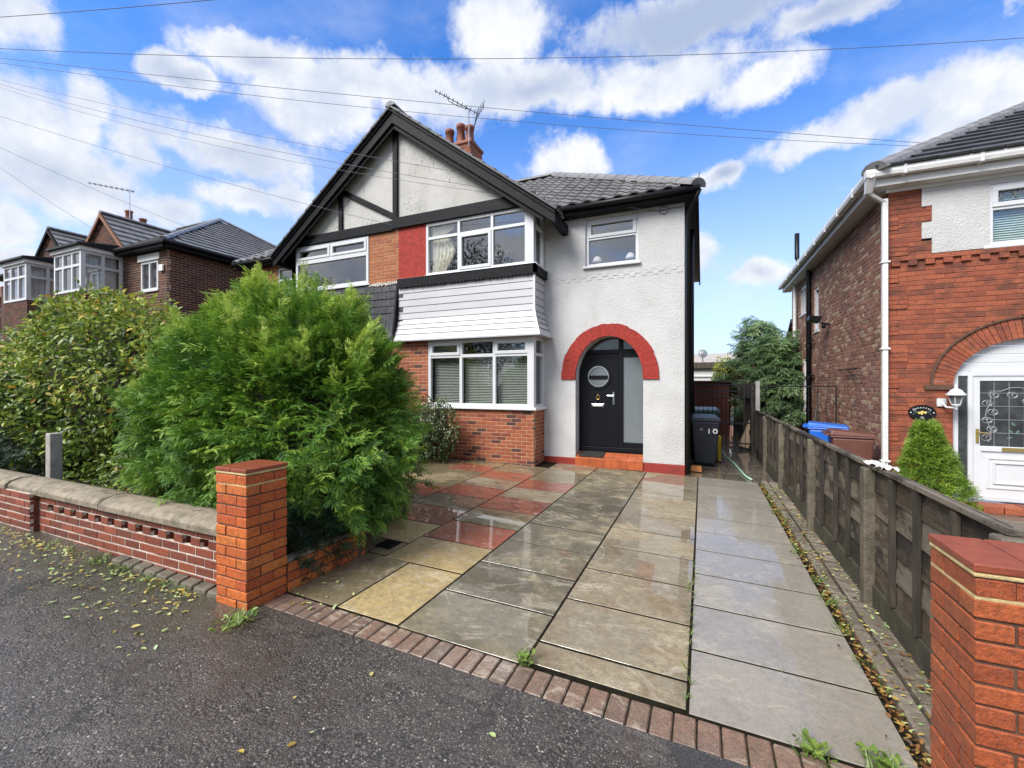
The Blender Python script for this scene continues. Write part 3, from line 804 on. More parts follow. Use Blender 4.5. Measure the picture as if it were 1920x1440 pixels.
# ------------------------------------------------------------------ roof tiles
def slope_tiles(mb, o, A, B, N, na, nb, tw, gauge, th, prof, keep, lap=0.06):
    """tiles on a slope: o eaves corner, A along the eaves, B up the slope, N its normal; PROF across one tile as (0..1, lift)"""
    o, A, B, N = (Vector(x) for x in (o, A, B, N))
    for j in range(nb):
        for i in range(na):
            ca, cb = (i + 0.5) * tw, (j + 0.5) * gauge
            if keep and not keep(ca, cb):
                continue
            jit = random.uniform(-0.003, 0.003)
            V, F = [], []
            n = len(prof)
            for t, z in prof:
                a = (i + t) * tw
                base = o + A * a
                V.append(base + B * (j * gauge - 0.0) + N * (z + th + 0.012 + jit))
                V.append(base + B * (j * gauge + gauge + lap) + N * (z + 0.004))
                V.append(base + B * (j * gauge - 0.0) + N * (z + 0.002 + jit))
            for k in range(n - 1):
                F.append((3 * k, 3 * k + 3, 3 * k + 4, 3 * k + 1))
                F.append((3 * k + 2, 3 * k + 5, 3 * k + 3, 3 * k))
            mb.add(V, F)
PANTILE = [(0, 0.0), (.12, .028), (.3, .038), (.48, .028), (.6, .004), (.8, -.006), (1.0, .006)]
FLAT = [(0.012, 0.0), (0.988, 0.0)]
def capping(parent, a, b, name='ridge_tile', mat='ridge_tile', r=0.12, step=0.42, skip=0):
    """half round ridge or hip tiles laid along a line"""
    a, b = Vector(a), Vector(b)
    n = max(1, int((b - a).length / step))
    d = (b - a) / n
    for i in range(n):
        mb = MB()
        p, q = a + d * i, a + d * (i + 1.04)
        dd = d.normalized()
        side = dd.cross(Vector((0, 0, 1))).normalized()
        up = side.cross(dd)
        V = []
        for c, rr in ((p, r * 1.06), (q, r)):
            for k in range(7):
                t = math.pi * k / 6
                V.append(c + side * (math.cos(t) * rr) + up * (math.sin(t) * rr * 0.8 - 0.02))
        F = [(k, k + 1, 8 + k, 7 + k) for k in range(6)] + [tuple(range(6, -1, -1))]
        mb.add(V, F)
        mb.build(name, mat, parent)

# ------------------------------------------------------------------ scattered foliage
def scatter(name, tv, tf, P, Rm, S, tone, mat, parent=None, toneshift=None, **props):
    tv = np.asarray(tv, dtype=np.float64)
    tf = np.asarray(tf, dtype=np.int64)
    n, k = len(P), len(tv)
    V = np.einsum('nij,kj->nki', Rm, tv) * S[:, None, None] + P[:, None, :]
    Fx = (tf[None, :, :] + (np.arange(n) * k)[:, None, None]).reshape(-1, 3)
    me = bpy.data.meshes.new(name)
    me.vertices.add(n * k)
    me.vertices.foreach_set('co', V.reshape(-1).astype(np.float32))
    me.loops.add(len(Fx) * 3)
    me.loops.foreach_set('vertex_index', Fx.reshape(-1).astype(np.int32))
    me.polygons.add(len(Fx))
    me.polygons.foreach_set('loop_start', (np.arange(len(Fx)) * 3).astype(np.int32))
    me.polygons.foreach_set('loop_total', np.full(len(Fx), 3, dtype=np.int32))
    me.update(calc_edges=True)
    at = me.attributes.new('tone', 'FLOAT', 'POINT')
    tt = np.repeat(tone, k)
    if toneshift is not None:
        tt = np.clip(tt + np.tile(toneshift, n), 0, 1)
    at.data.foreach_set('value', tt.astype(np.float32))
    me.materials.append(M[mat])
    return link(name, me, parent, **props)
def frames(dirs, roll=None, upref=None):
    """rotation matrices whose x axis is DIRS, rolled about it"""
    d = dirs / np.linalg.norm(dirs, axis=1, keepdims=True)
    up = np.tile(np.array([0, 0, 1.0]), (len(d), 1)) if upref is None else upref
    y = np.cross(up, d)
    ln = np.linalg.norm(y, axis=1, keepdims=True)
    y = np.where(ln < 1e-3, np.array([[0, 1.0, 0]]), y / np.maximum(ln, 1e-6))
    z = np.cross(d, y)
    if roll is not None:
        c, s_ = np.cos(roll)[:, None], np.sin(roll)[:, None]
        y, z = y * c + z * s_, z * c - y * s_
    return np.stack([d, y, z], axis=2)
def unit_dirs(n):
    d = rng.normal(size=(n, 3))
    return d / np.linalg.norm(d, axis=1, keepdims=True)
def lumps(pts, scale, seed):
    return np.array([mnoise.noise(Vector((p[0] * scale + seed, p[1] * scale, p[2] * scale))) for p in pts])

def t_spray(nl=8, leaf=0.42, curl=0.28):
    """a flat feathery conifer spray one unit long, drooping at its tip"""
    V, F, T = [], [], []
    def tri(a, b, c, t):
        k = len(V)
        V.extend([a, b, c])
        F.append((k, k + 1, k + 2))
        T.extend(t)
    def zz(x, y):
        return -curl * x * x - 0.35 * abs(y) ** 1.5 + 0.06 * math.sin(9 * x)
    def pt(x, y, dz=0):
        return (x, y, zz(x, y) + dz)
    for i in range(nl):
        x = i / nl
        tri(pt(x, -.018), pt(x, .018), pt(x + 1.25 / nl, 0), (-.1, -.1, 0))
    for i in range(nl):
        x0 = 0.06 + 0.9 * i / nl
        ln = leaf * (math.sin(math.pi * (0.18 + 0.75 * (i / nl))) ** 0.8) * (0.85 + 0.3 * ((i * 7) % 3) / 2)
        for sgn in (-1, 1):
            ang = R(42 + 6 * ((i * 5) % 3))
            ca, sa = math.cos(ang), math.sin(ang) * sgn
            dz = 0.05 * (((i * 3 + (sgn > 0)) % 4) - 1.5)
            def q(t, o_):
                return pt(x0 + ca * ln * t - sa * o_, sa * ln * t + ca * o_, dz * t)
            tri(q(0, -.016), q(0.55, .026), q(1.05, 0), (-.12, 0, .16))
            tri(q(0, .016), q(1.05, 0), q(0.55, -.026), (-.12, .16, 0))
            for t in ((0.3, 0.52, 0.74) if nl > 5 else (.35, .65)):
                for s2 in (-1, 1):
                    l2 = ln * 0.40 * (1.15 - t)
                    b0 = q(t, 0)
                    b1 = q(t + 0.13, 0)
                    tip = q(t + l2 / ln * 0.85 + 0.05, s2 * l2 * 0.75)
                    tri(b0, b1, tip, (-.05, 0, .14))
    return V, F, np.array(T)
def t_leaf():
    """a folded oval leaf one unit long"""
    V = [(0, 0, 0), (.3, .22, .05), (.3, 0, -.03), (.3, -.22, .05), (.68, .20, .03), (.68, 0, -.05), (.68, -.20, .03), (1, 0, -.12)]
    F = [(0, 2, 1), (0, 3, 2), (1, 2, 5), (1, 5, 4), (2, 3, 6), (2, 6, 5), (4, 5, 7), (5, 6, 7)]
    return V, F
def t_blade():
    V = [(0, .05, 0), (0, -.05, 0), (.55, .03, .06), (.55, -.03, .06), (1, 0, -.04)]
    return V, [(0, 1, 3), (0, 3, 2), (2, 3, 4)]

SPR = t_spray(6, .44)
SPR2 = t_spray(5, .46)
LEAF = t_leaf()
BLADE = t_blade()

def ellipsoid_shell(n, c, r, lump=0.2, ls=1.1, seed=0.0, depth=0.35, half=None):
    d = unit_dirs(n)
    if half is not None:
        d[:, 2] = np.where(d[:, 2] < half, -d[:, 2] * 0.6, d[:, 2])
    k = 1 + lump * lumps(d, 2.4 * ls, seed) + 0.5 * lump * lumps(d, 6 * ls, seed + 9)
    q = 1 - depth * rng.random(n) ** 1.6
    P = np.array(c) + d * np.array(r) * (k * q)[:, None]
    nrm = d / np.array(r)
    nrm /= np.linalg.norm(nrm, axis=1, keepdims=True)
    return P, nrm, q
def core(parent, c, r, name='twigs', seed=0.0, k=0.72):
    """the dense dry twigs inside a crown"""
    mb = MB()
    n, m_ = 18, 10
    V = []
    for i in range(m_ + 1):
        th = math.pi * i / m_
        for j in range(n):
            ph = 2 * math.pi * j / n
            d = Vector((math.sin(th) * math.cos(ph), math.sin(th) * math.sin(ph), math.cos(th)))
            f = k * (1 + 0.22 * mnoise.noise(d * 2.4 + Vector((seed, 0, 0))))
            V.append((c[0] + d.x * r[0] * f, c[1] + d.y * r[1] * f, c[2] + d.z * r[2] * f))
    F = [(i * n + j, i * n + (j + 1) % n, (i + 1) * n + (j + 1) % n, (i + 1) * n + j) for i in range(m_) for j in range(n)]
    mb.add(V, F)
    return mb.build(name, 'twig', parent, smooth=True)

# ================================================================== THE SETTING
def sheet(name, x0, x1, y0, y1, dz, mat, parent=None, nx=1, ny=1, rough_z=0.0, **props):
    xs = sorted({x0, x1} | {x for x in (-14.0, 8.0) if x0 < x < x1} | {x0 + (x1 - x0) * i / nx for i in range(1, nx)})
    ys = [y0 + (y1 - y0) * i / ny for i in range(ny + 1)]
    mb = MB()
    V = [(x, y, gz(x) + dz + (rough_z * mnoise.noise(Vector((x * 2.2, y * 2.2, 0))) if rough_z else 0)) for y in ys for x in xs]
    n = len(xs)
    F = [(j * n + i, j * n + i + 1, (j + 1) * n + i + 1, (j + 1) * n + i) for j in range(ny) for i in range(n - 1)]
    mb.add(V, F)
    return mb.build(name, mat, parent, **props)

sheet('ground', -900, 900, -500, 1200, -0.06, 'ground', kind='structure')
pavement = sheet('pavement', -40, 14, -9, 2.17, 0.0, 'tarmac', kind='structure')
MB().add([(-0.16, 2.14, gz(-.16) + .004), (0.15, 1.72, gz(.15) + .004), (1.2, 1.35, gz(1.2) + .004), (3, 1.2, gz(3) + .004), (3, 2.12, gz(3) + .004), (0.9, 2.12, gz(.9) + .004), (.5, 2.16, gz(.5) + .004)],
         [(0, 1, 2, 3, 4, 5, 6)]).build('tarmac_patch', 'tarmac_patch', pavement)
road = sheet('road', -40, 14, -17, -9.0, -0.1, 'tarmac_patch', kind='structure')

def paving(parent, x0, x1, y0, y1, mat, name='slab', top=0.0, th=0.05, c=0.0025, gap=0.017, tilt=0.0012):
    gy = gap * (random.uniform(1.1, 1.5) if name == 'slab' else 1.0)
    xc, yc = (x0 + x1) / 2, (y0 + y1) / 2
    ux = Vector((1, 0, -GS)).normalized()
    up = Vector((GS, 0, 1)).normalized()
    m4 = Matrix((( ux.x, -up.x, 0, xc), (0, 0, 1, yc), (ux.z, -up.z, 0, gz(xc) + top + random.uniform(-.001, .001)), (0, 0, 0, 1)))
    m4 = m4 @ Matrix.Rotation(random.uniform(-tilt, tilt), 4, 'X') @ Matrix.Rotation(random.uniform(-tilt, tilt) * .5, 4, 'Z')
    return link(name, brick_mesh(x1 - x0 - gap, y1 - y0 - gy, th, mat, c), parent, m4)

drive = sheet('driveway', -5.3, 0.90, 2.36, 8.62, -0.0035, 'joint_dirt', kind='structure')
# the checked part on the left: columns of red, tan and yellow slabs
paving(drive, -2.95, -2.44, 2.38, 3.27, 'slab_tan')
paving(drive, -2.44, -1.885, 2.38, 3.25, 'slab_yellow')
paving(drive, -2.95, -2.73, 3.27, 3.62, 'slab_tan')
paving(drive, -3.60, -2.955, 3.25, 3.62, 'slab_tan')
col1 = ['slab_yellow', 'slab_red', 'slab_tan', 'slab_red', 'slab_grey', 'slab_red', 'slab_tan', 'slab_tan', 'slab_grey']
for i, m_ in enumerate(col1):
    y = 3.25 + .61 * i
    paving(drive, -2.73, -1.885, y, min(y + .61, 8.6), m_)
col0 = ['slab_yellow', 'slab_red', 'slab_tan', 'slab_red', 'slab_grey', 'slab_red', 'slab_tan', 'slab_tan']
for i, m_ in enumerate(col0):
    y = 3.62 + .61 * i
    if i == 0:
        paving(drive, -3.60, -2.73, y, y + .61, m_)
    else:
        paving(drive, -3.60, -2.73, y, min(y + .61, 7.98), m_)
colm = ['slab_tan', 'slab_red', 'slab_tan', 'slab_red', 'slab_tan', 'slab_tan', 'slab_red', 'slab_tan']
for i, m_ in enumerate(colm):
    y = 3.36 + .61 * i
    paving(drive, -4.45, -3.60, y, min(y + .61, 7.98), m_)
for i in range(7):
    paving(drive, -5.28, -4.45, 3.6 + .61 * i, 3.6 + .61 * (i + 1), 'slab_tan')
# the three long grey columns
y = 2.37
for i in range(11):
    y1 = min(2.96 + .61 * i, 8.6)
    if y1 - y > .1:
        paving(drive, -1.885, -0.97, y, y1, 'slab_dark')
    y = y1
y = 2.40
for i in range(11):
    y1 = min(2.64 + .615 * i, 8.60)
    if y1 - y > .1:
        paving(drive, -0.97, -0.07, y, y1, 'slab_grey')
    y = y1
y = 2.38
for i in range(11):
    y1 = min(2.98 + .61 * i, 8.60)
    if y1 - y > .1:
        paving(drive, -0.07, 0.885, y, y1, 'slab_pale')
    y = y1
edging = sheet('edging', -2.95, 1.2, 2.165, 2.375, -0.012, 'bed', kind='structure')
x = -2.94
while x < 0.92:
    paving(edging, x, x + .108, 2.165 + random.uniform(-.004, .004), 2.372, 'edging', name='brick', gap=0.009, c=0.007, tilt=0.012, top=0.002)
    x += .108
path = sheet('path', -0.30, 1.2, 8.62, 24, -0.02, 'soil', kind='structure')
y = 8.62
k = 0
while y < 20:
    s_ = .45 if k % 2 else .62
    paving(path, -0.28, .36 + .06 * (k % 3), y, y + s_, 'slab_path', tilt=0.008)
    paving(path, .36 + .06 * (k % 3), 1.16, y, y + s_, 'slab_path', tilt=0.008)
    y += s_
    k += 1
strip = sheet('border_strip', 0.885, 1.215, 2.38, 8.72, -0.03, 'bed', kind='structure')
y = 2.42
while y < 8.7:
    l = .62 if y < 4.4 else .30
    paving(strip, .945, 1.05, y, y + l, 'paver', name='kerb_stone', top=.018, c=0.01, tilt=.01)
    y += l
y = 2.42
while y < 8.7:
    l = .55 if y < 3.9 else .108
    paving(strip, 1.052, 1.20, y, y + l, 'paver', name='paver', top=.022, c=0.008, tilt=.02)
    y += l
sheet('neighbour_drive', 1.23, 9.0, 2.2, 16.5, -0.03, 'paver', kind='structure')
bed = sheet('garden_bed', -14, -3.03, 2.30, 3.34, 0.12, 'soil', nx=60, ny=8, rough_z=0.05, kind='structure')
sheet('garden_soil', -14, -5.25, 3.34, 8.0, 0.06, 'soil', nx=40, ny=16, rough_z=0.05, kind='structure')

# ================================================================== THE PAIR OF HOUSES
H = thing('semi_detached_house', 'gabled semi-detached pair, right half white roughcast with red door arch, left half bare brick', 'house', (-6.3, 8.6, gz(-6.3)))
F8, F86 = front(8.0), front(8.6)
# --- white roughcast wall with its arched doorway and window opening
XL, XR, ZB, ZT = -3.03, -0.30, 0.126, 5.14
AC, ARX, ARY, ASP = -1.697, 0.663, 0.80, 1.768
def arch_z(x):
    t = (x - AC) / ARX
    return ASP + ARY * math.sqrt(max(0, 1 - t * t))
WU = (-2.155, -1.12, 3.965, 4.918)
xs = sorted({XL, XR, AC - ARX, AC + ARX, WU[0], WU[1]} | {AC - ARX * math.cos(math.pi * i / 28) for i in range(1, 28)})
mb = MB()
for a, b in zip(xs, xs[1:]):
    mid = (a + b) / 2
    segs = [[(ZB, ZB), (ZT, ZT)]]
    if AC - ARX < mid < AC + ARX:
        segs[0][0] = (arch_z(a), arch_z(b))
    if WU[0] < mid < WU[1]:
        segs = [[segs[0][0], (WU[2], WU[2])], [(WU[3], WU[3]), (ZT, ZT)]]
    for lo, hi in segs:
        mb.quad((a, 8.6, lo[0]), (b, 8.6, lo[1]), (b, 8.6, hi[1]), (a, 8.6, hi[0]))
    if AC - ARX < mid < AC + ARX:
        mb.quad((a, 8.6, arch_z(a)), (a, 8.92, arch_z(a)), (b, 8.92, arch_z(b)), (b, 8.6, arch_z(b)))
for x_, s_ in ((AC - ARX, 1), (AC + ARX, -1)):
    mb.quad((x_, 8.6, -.1), (x_, 8.92, -.1), (x_, 8.92, ASP), (x_, 8.6, ASP))
mb.quad((WU[0], 8.6, WU[2]), (WU[0], 8.7, WU[2]), (WU[0], 8.7, WU[3]), (WU[0], 8.6, WU[3]))
mb.quad((WU[1], 8.6, WU[2]), (WU[1], 8.7, WU[2]), (WU[1], 8.7, WU[3]), (WU[1], 8.6, WU[3]))
mb.quad((WU[0], 8.6, WU[3]), (WU[1], 8.6, WU[3]), (WU[1], 8.7, WU[3]), (WU[0], 8.7, WU[3]))
mb.quad((WU[0], 8.6, WU[2]), (WU[1], 8.6, WU[2]), (WU[1], 8.7, WU[2]), (WU[0], 8.7, WU[2]))
mb.build('render_wall', 'pebbledash', H)
# toothed string course standing out of the render
mb = MB()
n = 25
for i in range(n):
    u = -2.99 + i * (2.66 / n)
    if i % 2:
        mb.pbox(F86, u, u + .105, -.007, .01, 3.745, 3.80)
    else:
        mb.pbox(F86, u, u + .105, -.006, .01, 3.69, 3.745)
mb.pbox(F86, -3.0, -.302, -.003, .01, 3.80, 3.87)
mb.build('string_course', 'pebbledash', H, bevel=.002)
MB().pbox(F86, -3.035, AC - ARX, -.018, .3, gz(-3) - .08, ZB).build('plinth', 'red_plinth', H, bevel=.006)
MB().pbox(F86, AC + ARX, -.292, -.018, .3, gz(-.3) - .08, ZB - .003).build('plinth', 'red_plinth', H, bevel=.006)
# side and back walls
mb = MB()
mb.box(-.42, -.302, 8.605, 16, -.2, 5.1)
mb.build('side_wall', 'black_paint', H)
mb = MB()
mb.box(-12.28, -.42, 15.9, 16, -.2, 5.1)
mb.box(-12.3, -12.2, 8.62, 15.9, -.2, 5.1)
mb.build('back_wall', 'common_brick', H)
# red arch: a ring of rubbed bricks under red masonry paint
OUX, OUY = 0.955, 1.04
nv = 27
arch = None
mb = MB()
for i in range(nv):
    t0, t1 = math.pi * i / nv, math.pi * (i + 1) / nv
    k = 1 + random.uniform(-.008, .010)
    q = []
    for t in (t0 + .0008, t1 - .0008):
        q.append((AC - ARX * math.cos(t) * .995, ASP + ARY * math.sin(t) * .995))
    for t in (t1 - .0008, t0 + .0008):
        q.append((AC - OUX * k * math.cos(t), ASP + OUY * k * math.sin(t)))
    mb.pprism(F86, q, -.028 + random.uniform(-.002, .002), .02)
for s_ in (-1, 1):
    a, b = sorted((AC + s_ * ARX * .995, AC + s_ * OUX))
    mb.pbox(F86, a, b, -.028, .02, ASP - .055, ASP - .002)
mb.build('door_arch', 'red_paint', H, bevel=.002)
# --- doorway
door_frame = MB()
DY = front(8.9)
door_frame.pbox(DY, -2.42, -2.335, -.02, .06, .25, 2.62)
door_frame.pbox(DY, -1.545, -1.455, -.02, .06, .25, 2.62)
door_frame.pbox(DY, -1.06, -0.98, -.02, .06, .25, 2.62)
door_frame.pbox(DY, -2.42, -.98, -.018, .06, 2.24, 2.32)
door_frame.pbox(DY, -2.42, -.98, -.03, .06, .25, .335)
door_frame.pbox(DY, -1.455, -1.06, -.016, .06, .335, .45)
door_frame.pbox(DY, -1.455, -1.06, -.016, .06, 2.16, 2.24)
door_frame.build('door_frame', 'door_black', H, bevel=.006)
MB().pbox(DY, -1.46, -1.055, .01, .03, .44, 2.17).build('sidelight', 'frosted', H)
MB().pbox(DY, -2.34, -1.05, .012, .03, 2.31, 2.62).build('fanlight', 'porch_glass', H)
mb = MB()
mb.pbox(DY, -2.335, -1.545, 0, .05, .345, 2.235)
for u in (-2.2, -2.08, -1.8, -1.68):
    pass
door = mb.build('front_door', 'door_black', H, bevel=.005, label='black front door with a round frosted window')
def ring(mb, pf, cu, cv, r0, r1, w0, w1, n=32):
    for i in range(n):
        a, b = 2 * math.pi * i / n, 2 * math.pi * (i + 1) / n
        mb.pprism(pf, [(cu + r * math.cos(t), cv + r * math.sin(t)) for r, t in ((r0, a), (r1, a), (r1, b), (r0, b))], w0, w1)
CU, CV = -1.955, 1.775
mb = MB()
ring(mb, DY, CU, CV, .215, .26, -.02, .0)
mb.build('porthole_rim', 'door_black', door)
mb = MB()
ring(mb, DY, CU, CV, .19, .216, -.026, 0)
mb.build('porthole_trim', 'steel', door)
mb = MB()
mb.pprism(DY, [(CU + .195 * math.cos(2 * math.pi * i / 32), CV + .195 * math.sin(2 * math.pi * i / 32)) for i in range(32)], -.012, 0)
mb.build('porthole_glass', 'frosted', door)
MB().pbox(DY, CU - .2, CU + .2, -.028, 0, CV - .055, CV + .02).build('porthole_bar', 'door_black', door)
mb = MB()
mb.pbox(DY, -2.10, -1.84, -.012, 0, 1.155, 1.215)
mb.pbox(DY, -2.075, -1.865, -.018, 0, 1.168, 1.195)
mb.build('letter_plate', 'chrome', door, bevel=.004)
mb = MB()
mb.pbox(DY, -1.665, -1.63, -.012, 0, 1.20, 1.46)
mb.tube([DY.p(-1.648, -.03, 1.385), DY.p(-1.648, -.055, 1.385)], .012)
mb.tube([DY.p(-1.648, -.055, 1.385), DY.p(-1.77, -.055, 1.385)], .011)
mb.build('handle', 'chrome', door)
mb = MB()
kn = [(CU + .035 * math.cos(t) - .01, 1.345 + .04 * math.sin(t)) for t in [2 * math.pi * i / 16 for i in range(17)]]
mb.tube([DY.p(u, -.016, v) for u, v in kn], .007, 6)
mb.tube([DY.p(CU - .01, -.004, 1.40), DY.p(CU - .01, -.025, 1.40)], .02, 10)
mb.build('knocker', 'brass', door)
# doorstep of red quarry tiles, falling a little to the front
step = MB().prism([(-2.36, 8.56, -.1), (-2.36, 8.92, -.1), (-2.36, 8.92, .235), (-2.36, 8.56, .125)], [(-1.036, 8.56, -.1), (-1.036, 8.92, -.1), (-1.036, 8.92, .235), (-1.036, 8.56, .125)]).build('doorstep', 'mortar_rust', H)
tw = 1.324 / 9
tl = MB()
chamfer(tl, tw - .003, .153, .02, .0012)
tme = tl.mesh('tile', 'quarry_tile')
sl = Vector((0, .36, .11)).normalized()
nn = Vector((0, -sl.z, sl.y))
for i in range(9):
    for j in range(3):
        c = Vector((-2.36 + tw * (i + .5), 8.56, .125)) + sl * (.055 + .156 * j if j < 2 else .0) + nn * .006
        if j < 2:
            c = Vector((-2.36 + tw * (i + .5), 8.545, .125)) + sl * (.085 + .156 * j) + nn * .010
            m4 = Matrix(((1, 0, 0, c.x), (0, -nn.y, sl.y, c.y), (0, -nn.z, sl.z, c.z), (0, 0, 0, 1)))
        else:
            m4 = Matrix.Translation((-2.36 + tw * (i + .5), 8.548, .045))
        link('tile', tme, step, m4)
mat_o = MB()
mat_o.prism([tuple(Vector((-2.30, 8.60, .1375)) + nn * .02), tuple(Vector((-1.80, 8.60, .1375)) + nn * .02), tuple(Vector((-1.80, 8.60, .1375)) + sl * .26 + nn * .02), tuple(Vector((-2.30, 8.60, .1375)) + sl * .26 + nn * .02)],
            [tuple(Vector((-2.30, 8.60, .1375)) + nn * .036), tuple(Vector((-1.80, 8.60, .1375)) + nn * .036), tuple(Vector((-1.80, 8.60, .1375)) + sl * .26 + nn * .036), tuple(Vector((-2.30, 8.60, .1375)) + sl * .26 + nn * .036)])
tag(mat_o.build('doormat', 'rubber', bevel=.004), 'small black rubber doormat on the red tiled front step', 'doormat')
# --- small upstairs window
wn = window(H, F86, -2.15, -1.125, 3.97, 4.915, trans=4.535, w0=.05, fr=.055, sash=[(0, 1)], sill=.0)
MB().pbox(F86, -2.20, -1.08, -.06, .06, 3.925, 3.968).build('sill', 'white_upvc', wn, bevel=.008)
# --- bay: brick below, window, cladding, window
BW = (-5.51, -3.03)
g0 = -.045
brickwork(H, F8, -9.6, -3.03, g0, 2.58, 'house_brick', 'mortar_pale', nobj=185, block=lambda v: [BW] if v > 1.10 else [], vis=lambda u, v: u > -6.2 and v > .02, depth=.1)
brickwork(H, east(-3.03), 8.056, 8.6, g0, 1.105, 'house_brick', 'mortar_pale', nobj=24, depth=.1, phase=.05)
wg = window(H, F8, -5.51, -3.10, 1.15, 2.56, mull=(-4.69, -3.905), trans=2.215, w0=.0, fr=.065, sash=[(0, 1), (2, 1)], glass='glass_blind', room=False, name='bay_window')
window(H, east(-3.03), 8.06, 8.60, 1.15, 2.56, trans=2.215, fr=.06, glass='glass_blind', room=False, name='bay_side_window')
mb = MB()
mb.box(-3.17, -3.028, 7.985, 8.07, 1.15, 2.56)
mb.build('corner_post', 'white_upvc', H, bevel=.006)
mb = MB()
mb.prism([(-5.58, 7.93, 1.10), (-2.965, 7.93, 1.10), (-2.965, 8.6, 1.10), (-5.58, 8.6, 1.10)], [(-5.58, 7.935, 1.155), (-2.97, 7.935, 1.155), (-2.97, 8.6, 1.155), (-5.58, 8.6, 1.155)])
mb.build('bay_sill', 'white_upvc', H, bevel=.01)
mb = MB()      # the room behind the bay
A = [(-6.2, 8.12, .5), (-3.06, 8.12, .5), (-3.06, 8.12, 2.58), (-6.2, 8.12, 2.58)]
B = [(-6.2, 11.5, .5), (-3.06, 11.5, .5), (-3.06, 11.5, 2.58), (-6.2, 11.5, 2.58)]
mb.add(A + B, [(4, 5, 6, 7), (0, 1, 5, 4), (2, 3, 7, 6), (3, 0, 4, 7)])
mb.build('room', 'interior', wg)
def blind(label, u0, u1, v0, v1, Y, mat='blind', cordu=None, spacing=.034, tilt=.008):
    t = thing('venetian_blind', label, 'blind', ((u0 + u1) / 2, Y, v0), 'venetian blinds behind the ground floor window' if mat == 'blind' else None)
    pf = front(Y)
    MB().pbox(pf, u0, u1, -.015, .02, v1, v1 + .035).build('headrail', mat, t)
    mb = MB()
    v = v0 + .02
    while v < v1:
        mb.quad(pf.p(u0, -.013, v - tilt), pf.p(u1, -.013, v - tilt), pf.p(u1, .013, v + tilt), pf.p(u0, .013, v + tilt))
        v += spacing
    mb.build('slats', mat, t, kind='stuff')
    MB().pbox(pf, u0, u1, -.013, .013, v0, v0 + .012).build('bottom_rail', mat, t)
    if cordu:
        MB().tube([pf.p(cordu, -.025, v1), pf.p(cordu, -.025, v1 - .42)], .006, 5).build('cord', 'blind', t)
blind('slatted white blind behind the lower left light of the ground floor bay', -5.45, -4.72, 1.20, 2.50, 8.16)
blind('slatted white blind behind the middle light of the ground floor bay', -4.66, -3.94, 1.20, 2.20, 8.16, cordu=-4.1)
blind('slatted white blind behind the right light of the ground floor bay', -3.88, -3.16, 1.20, 2.50, 8.16, cordu=-3.26)
# cladding, flared at its foot
ZS = [3.80, 3.655, 3.505, 3.355, 3.205, 3.07, 2.945, 2.84, 2.72, 2.585]
def flare(z):
    return 0.17 * max(0.0, (3.12 - z) / .54) ** 1.35
for i, (zt, zb) in enumerate(zip(ZS, ZS[1:])):
    ft, fb_ = flare(zt) + .008, flare(zb) + .019
    A = [(-6.285 - ft * .5, 8.0 - ft, zt - .003), (-6.285 - fb_ * .5, 8.0 - fb_, zb + .006), (-6.285 - fb_ * .5, 8.02 - fb_, zb + .006), (-6.285 - ft * .5, 8.03 - ft, zt - .003)]
    B = [(-3.035 + ft, 8.0 - ft, zt - .003), (-3.035 + fb_, 8.0 - fb_, zb + .006), (-3.035 + fb_, 8.02 - fb_, zb + .006), (-3.035 + ft, 8.03 - ft, zt - .003)]
    MB().prism(A, B).build('cladding_board', 'cladding', H)
    A = [(-3.03 + ft, 8.0 - ft, zt - .003), (-3.03 + fb_, 8.0 - fb_, zb + .006), (-3.05 + fb_, 8.0 - fb_, zb + .006), (-3.06 + ft, 8.0 - ft, zt - .003)]
    B = [(p[0], 8.598, p[2]) for p in A]
    MB().prism(A, B).build('cladding_board', 'cladding', H)
mb = MB()
pp = [(z, flare(z) + .028) for z in ZS]
for (z0, f0), (z1, f1) in zip(pp, pp[1:]):
    mb.hexa([(-3.075 + f1, 8.0 - f1, z1), (-3.03 + f1, 8.0 - f1, z1), (-3.03 + f1, 8.05 - f1, z1), (-3.075 + f1, 8.05 - f1, z1),
             (-3.075 + f0, 8.0 - f0, z0), (-3.03 + f0, 8.0 - f0, z0), (-3.03 + f0, 8.05 - f0, z0), (-3.075 + f0, 8.05 - f0, z0)])
mb.build('corner_trim', 'white_upvc', H)
MB().prism([(-6.38, 7.81, 2.565), (-2.84, 7.81, 2.565), (-2.84, 8.6, 2.565), (-6.38, 8.6, 2.565)], [(-6.38, 7.81, 2.592), (-2.84, 7.81, 2.592), (-2.84, 8.6, 2.592), (-6.38, 8.6, 2.592)]).build('drip_board', 'cladding', H)
MB().box(-6.36, -3.06, 8.05, 8.12, 2.6, 3.95).build('apron_wall', 'mortar_pale', H)
# dark scalloped band under the upper window
mb = MB()
def scallop(u0, u1, pf, n):
    for i in range(n):
        a, b = u0 + (u1 - u0) * i / n, u0 + (u1 - u0) * (i + 1) / n
        m_ = (a + b) / 2
        d = random.uniform(.018, .04)
        mb.pprism(pf, [(a, 3.985), (a, 3.80), (a + (b - a) * .2, 3.80 - d * .7), (m_, 3.80 - d), (a + (b - a) * .8, 3.80 - d * .7), (b, 3.80), (b, 3.985)], -.07, -.001)
scallop(-6.30, -2.96, F8, 40)
scallop(7.93, 8.60, east(-3.03), 8)
mb.build('lead_band', 'black_paint', H)
wu = window(H, F8, -5.555, -3.16, 3.99, 5.13, mull=(-4.73, -3.945), trans=4.80, w0=-.02, fr=.06, sash=[(1, 0)], room=False, name='bay_window')
window(H, east(-3.03), 8.06, 8.60, 3.99, 5.13, trans=4.80, w0=-.0, fr=.06, room=False, name='bay_side_window')
MB().box(-3.215, -3.026, 7.965, 8.07, 3.99, 5.13).build('corner_post', 'white_upvc', H, bevel=.006)
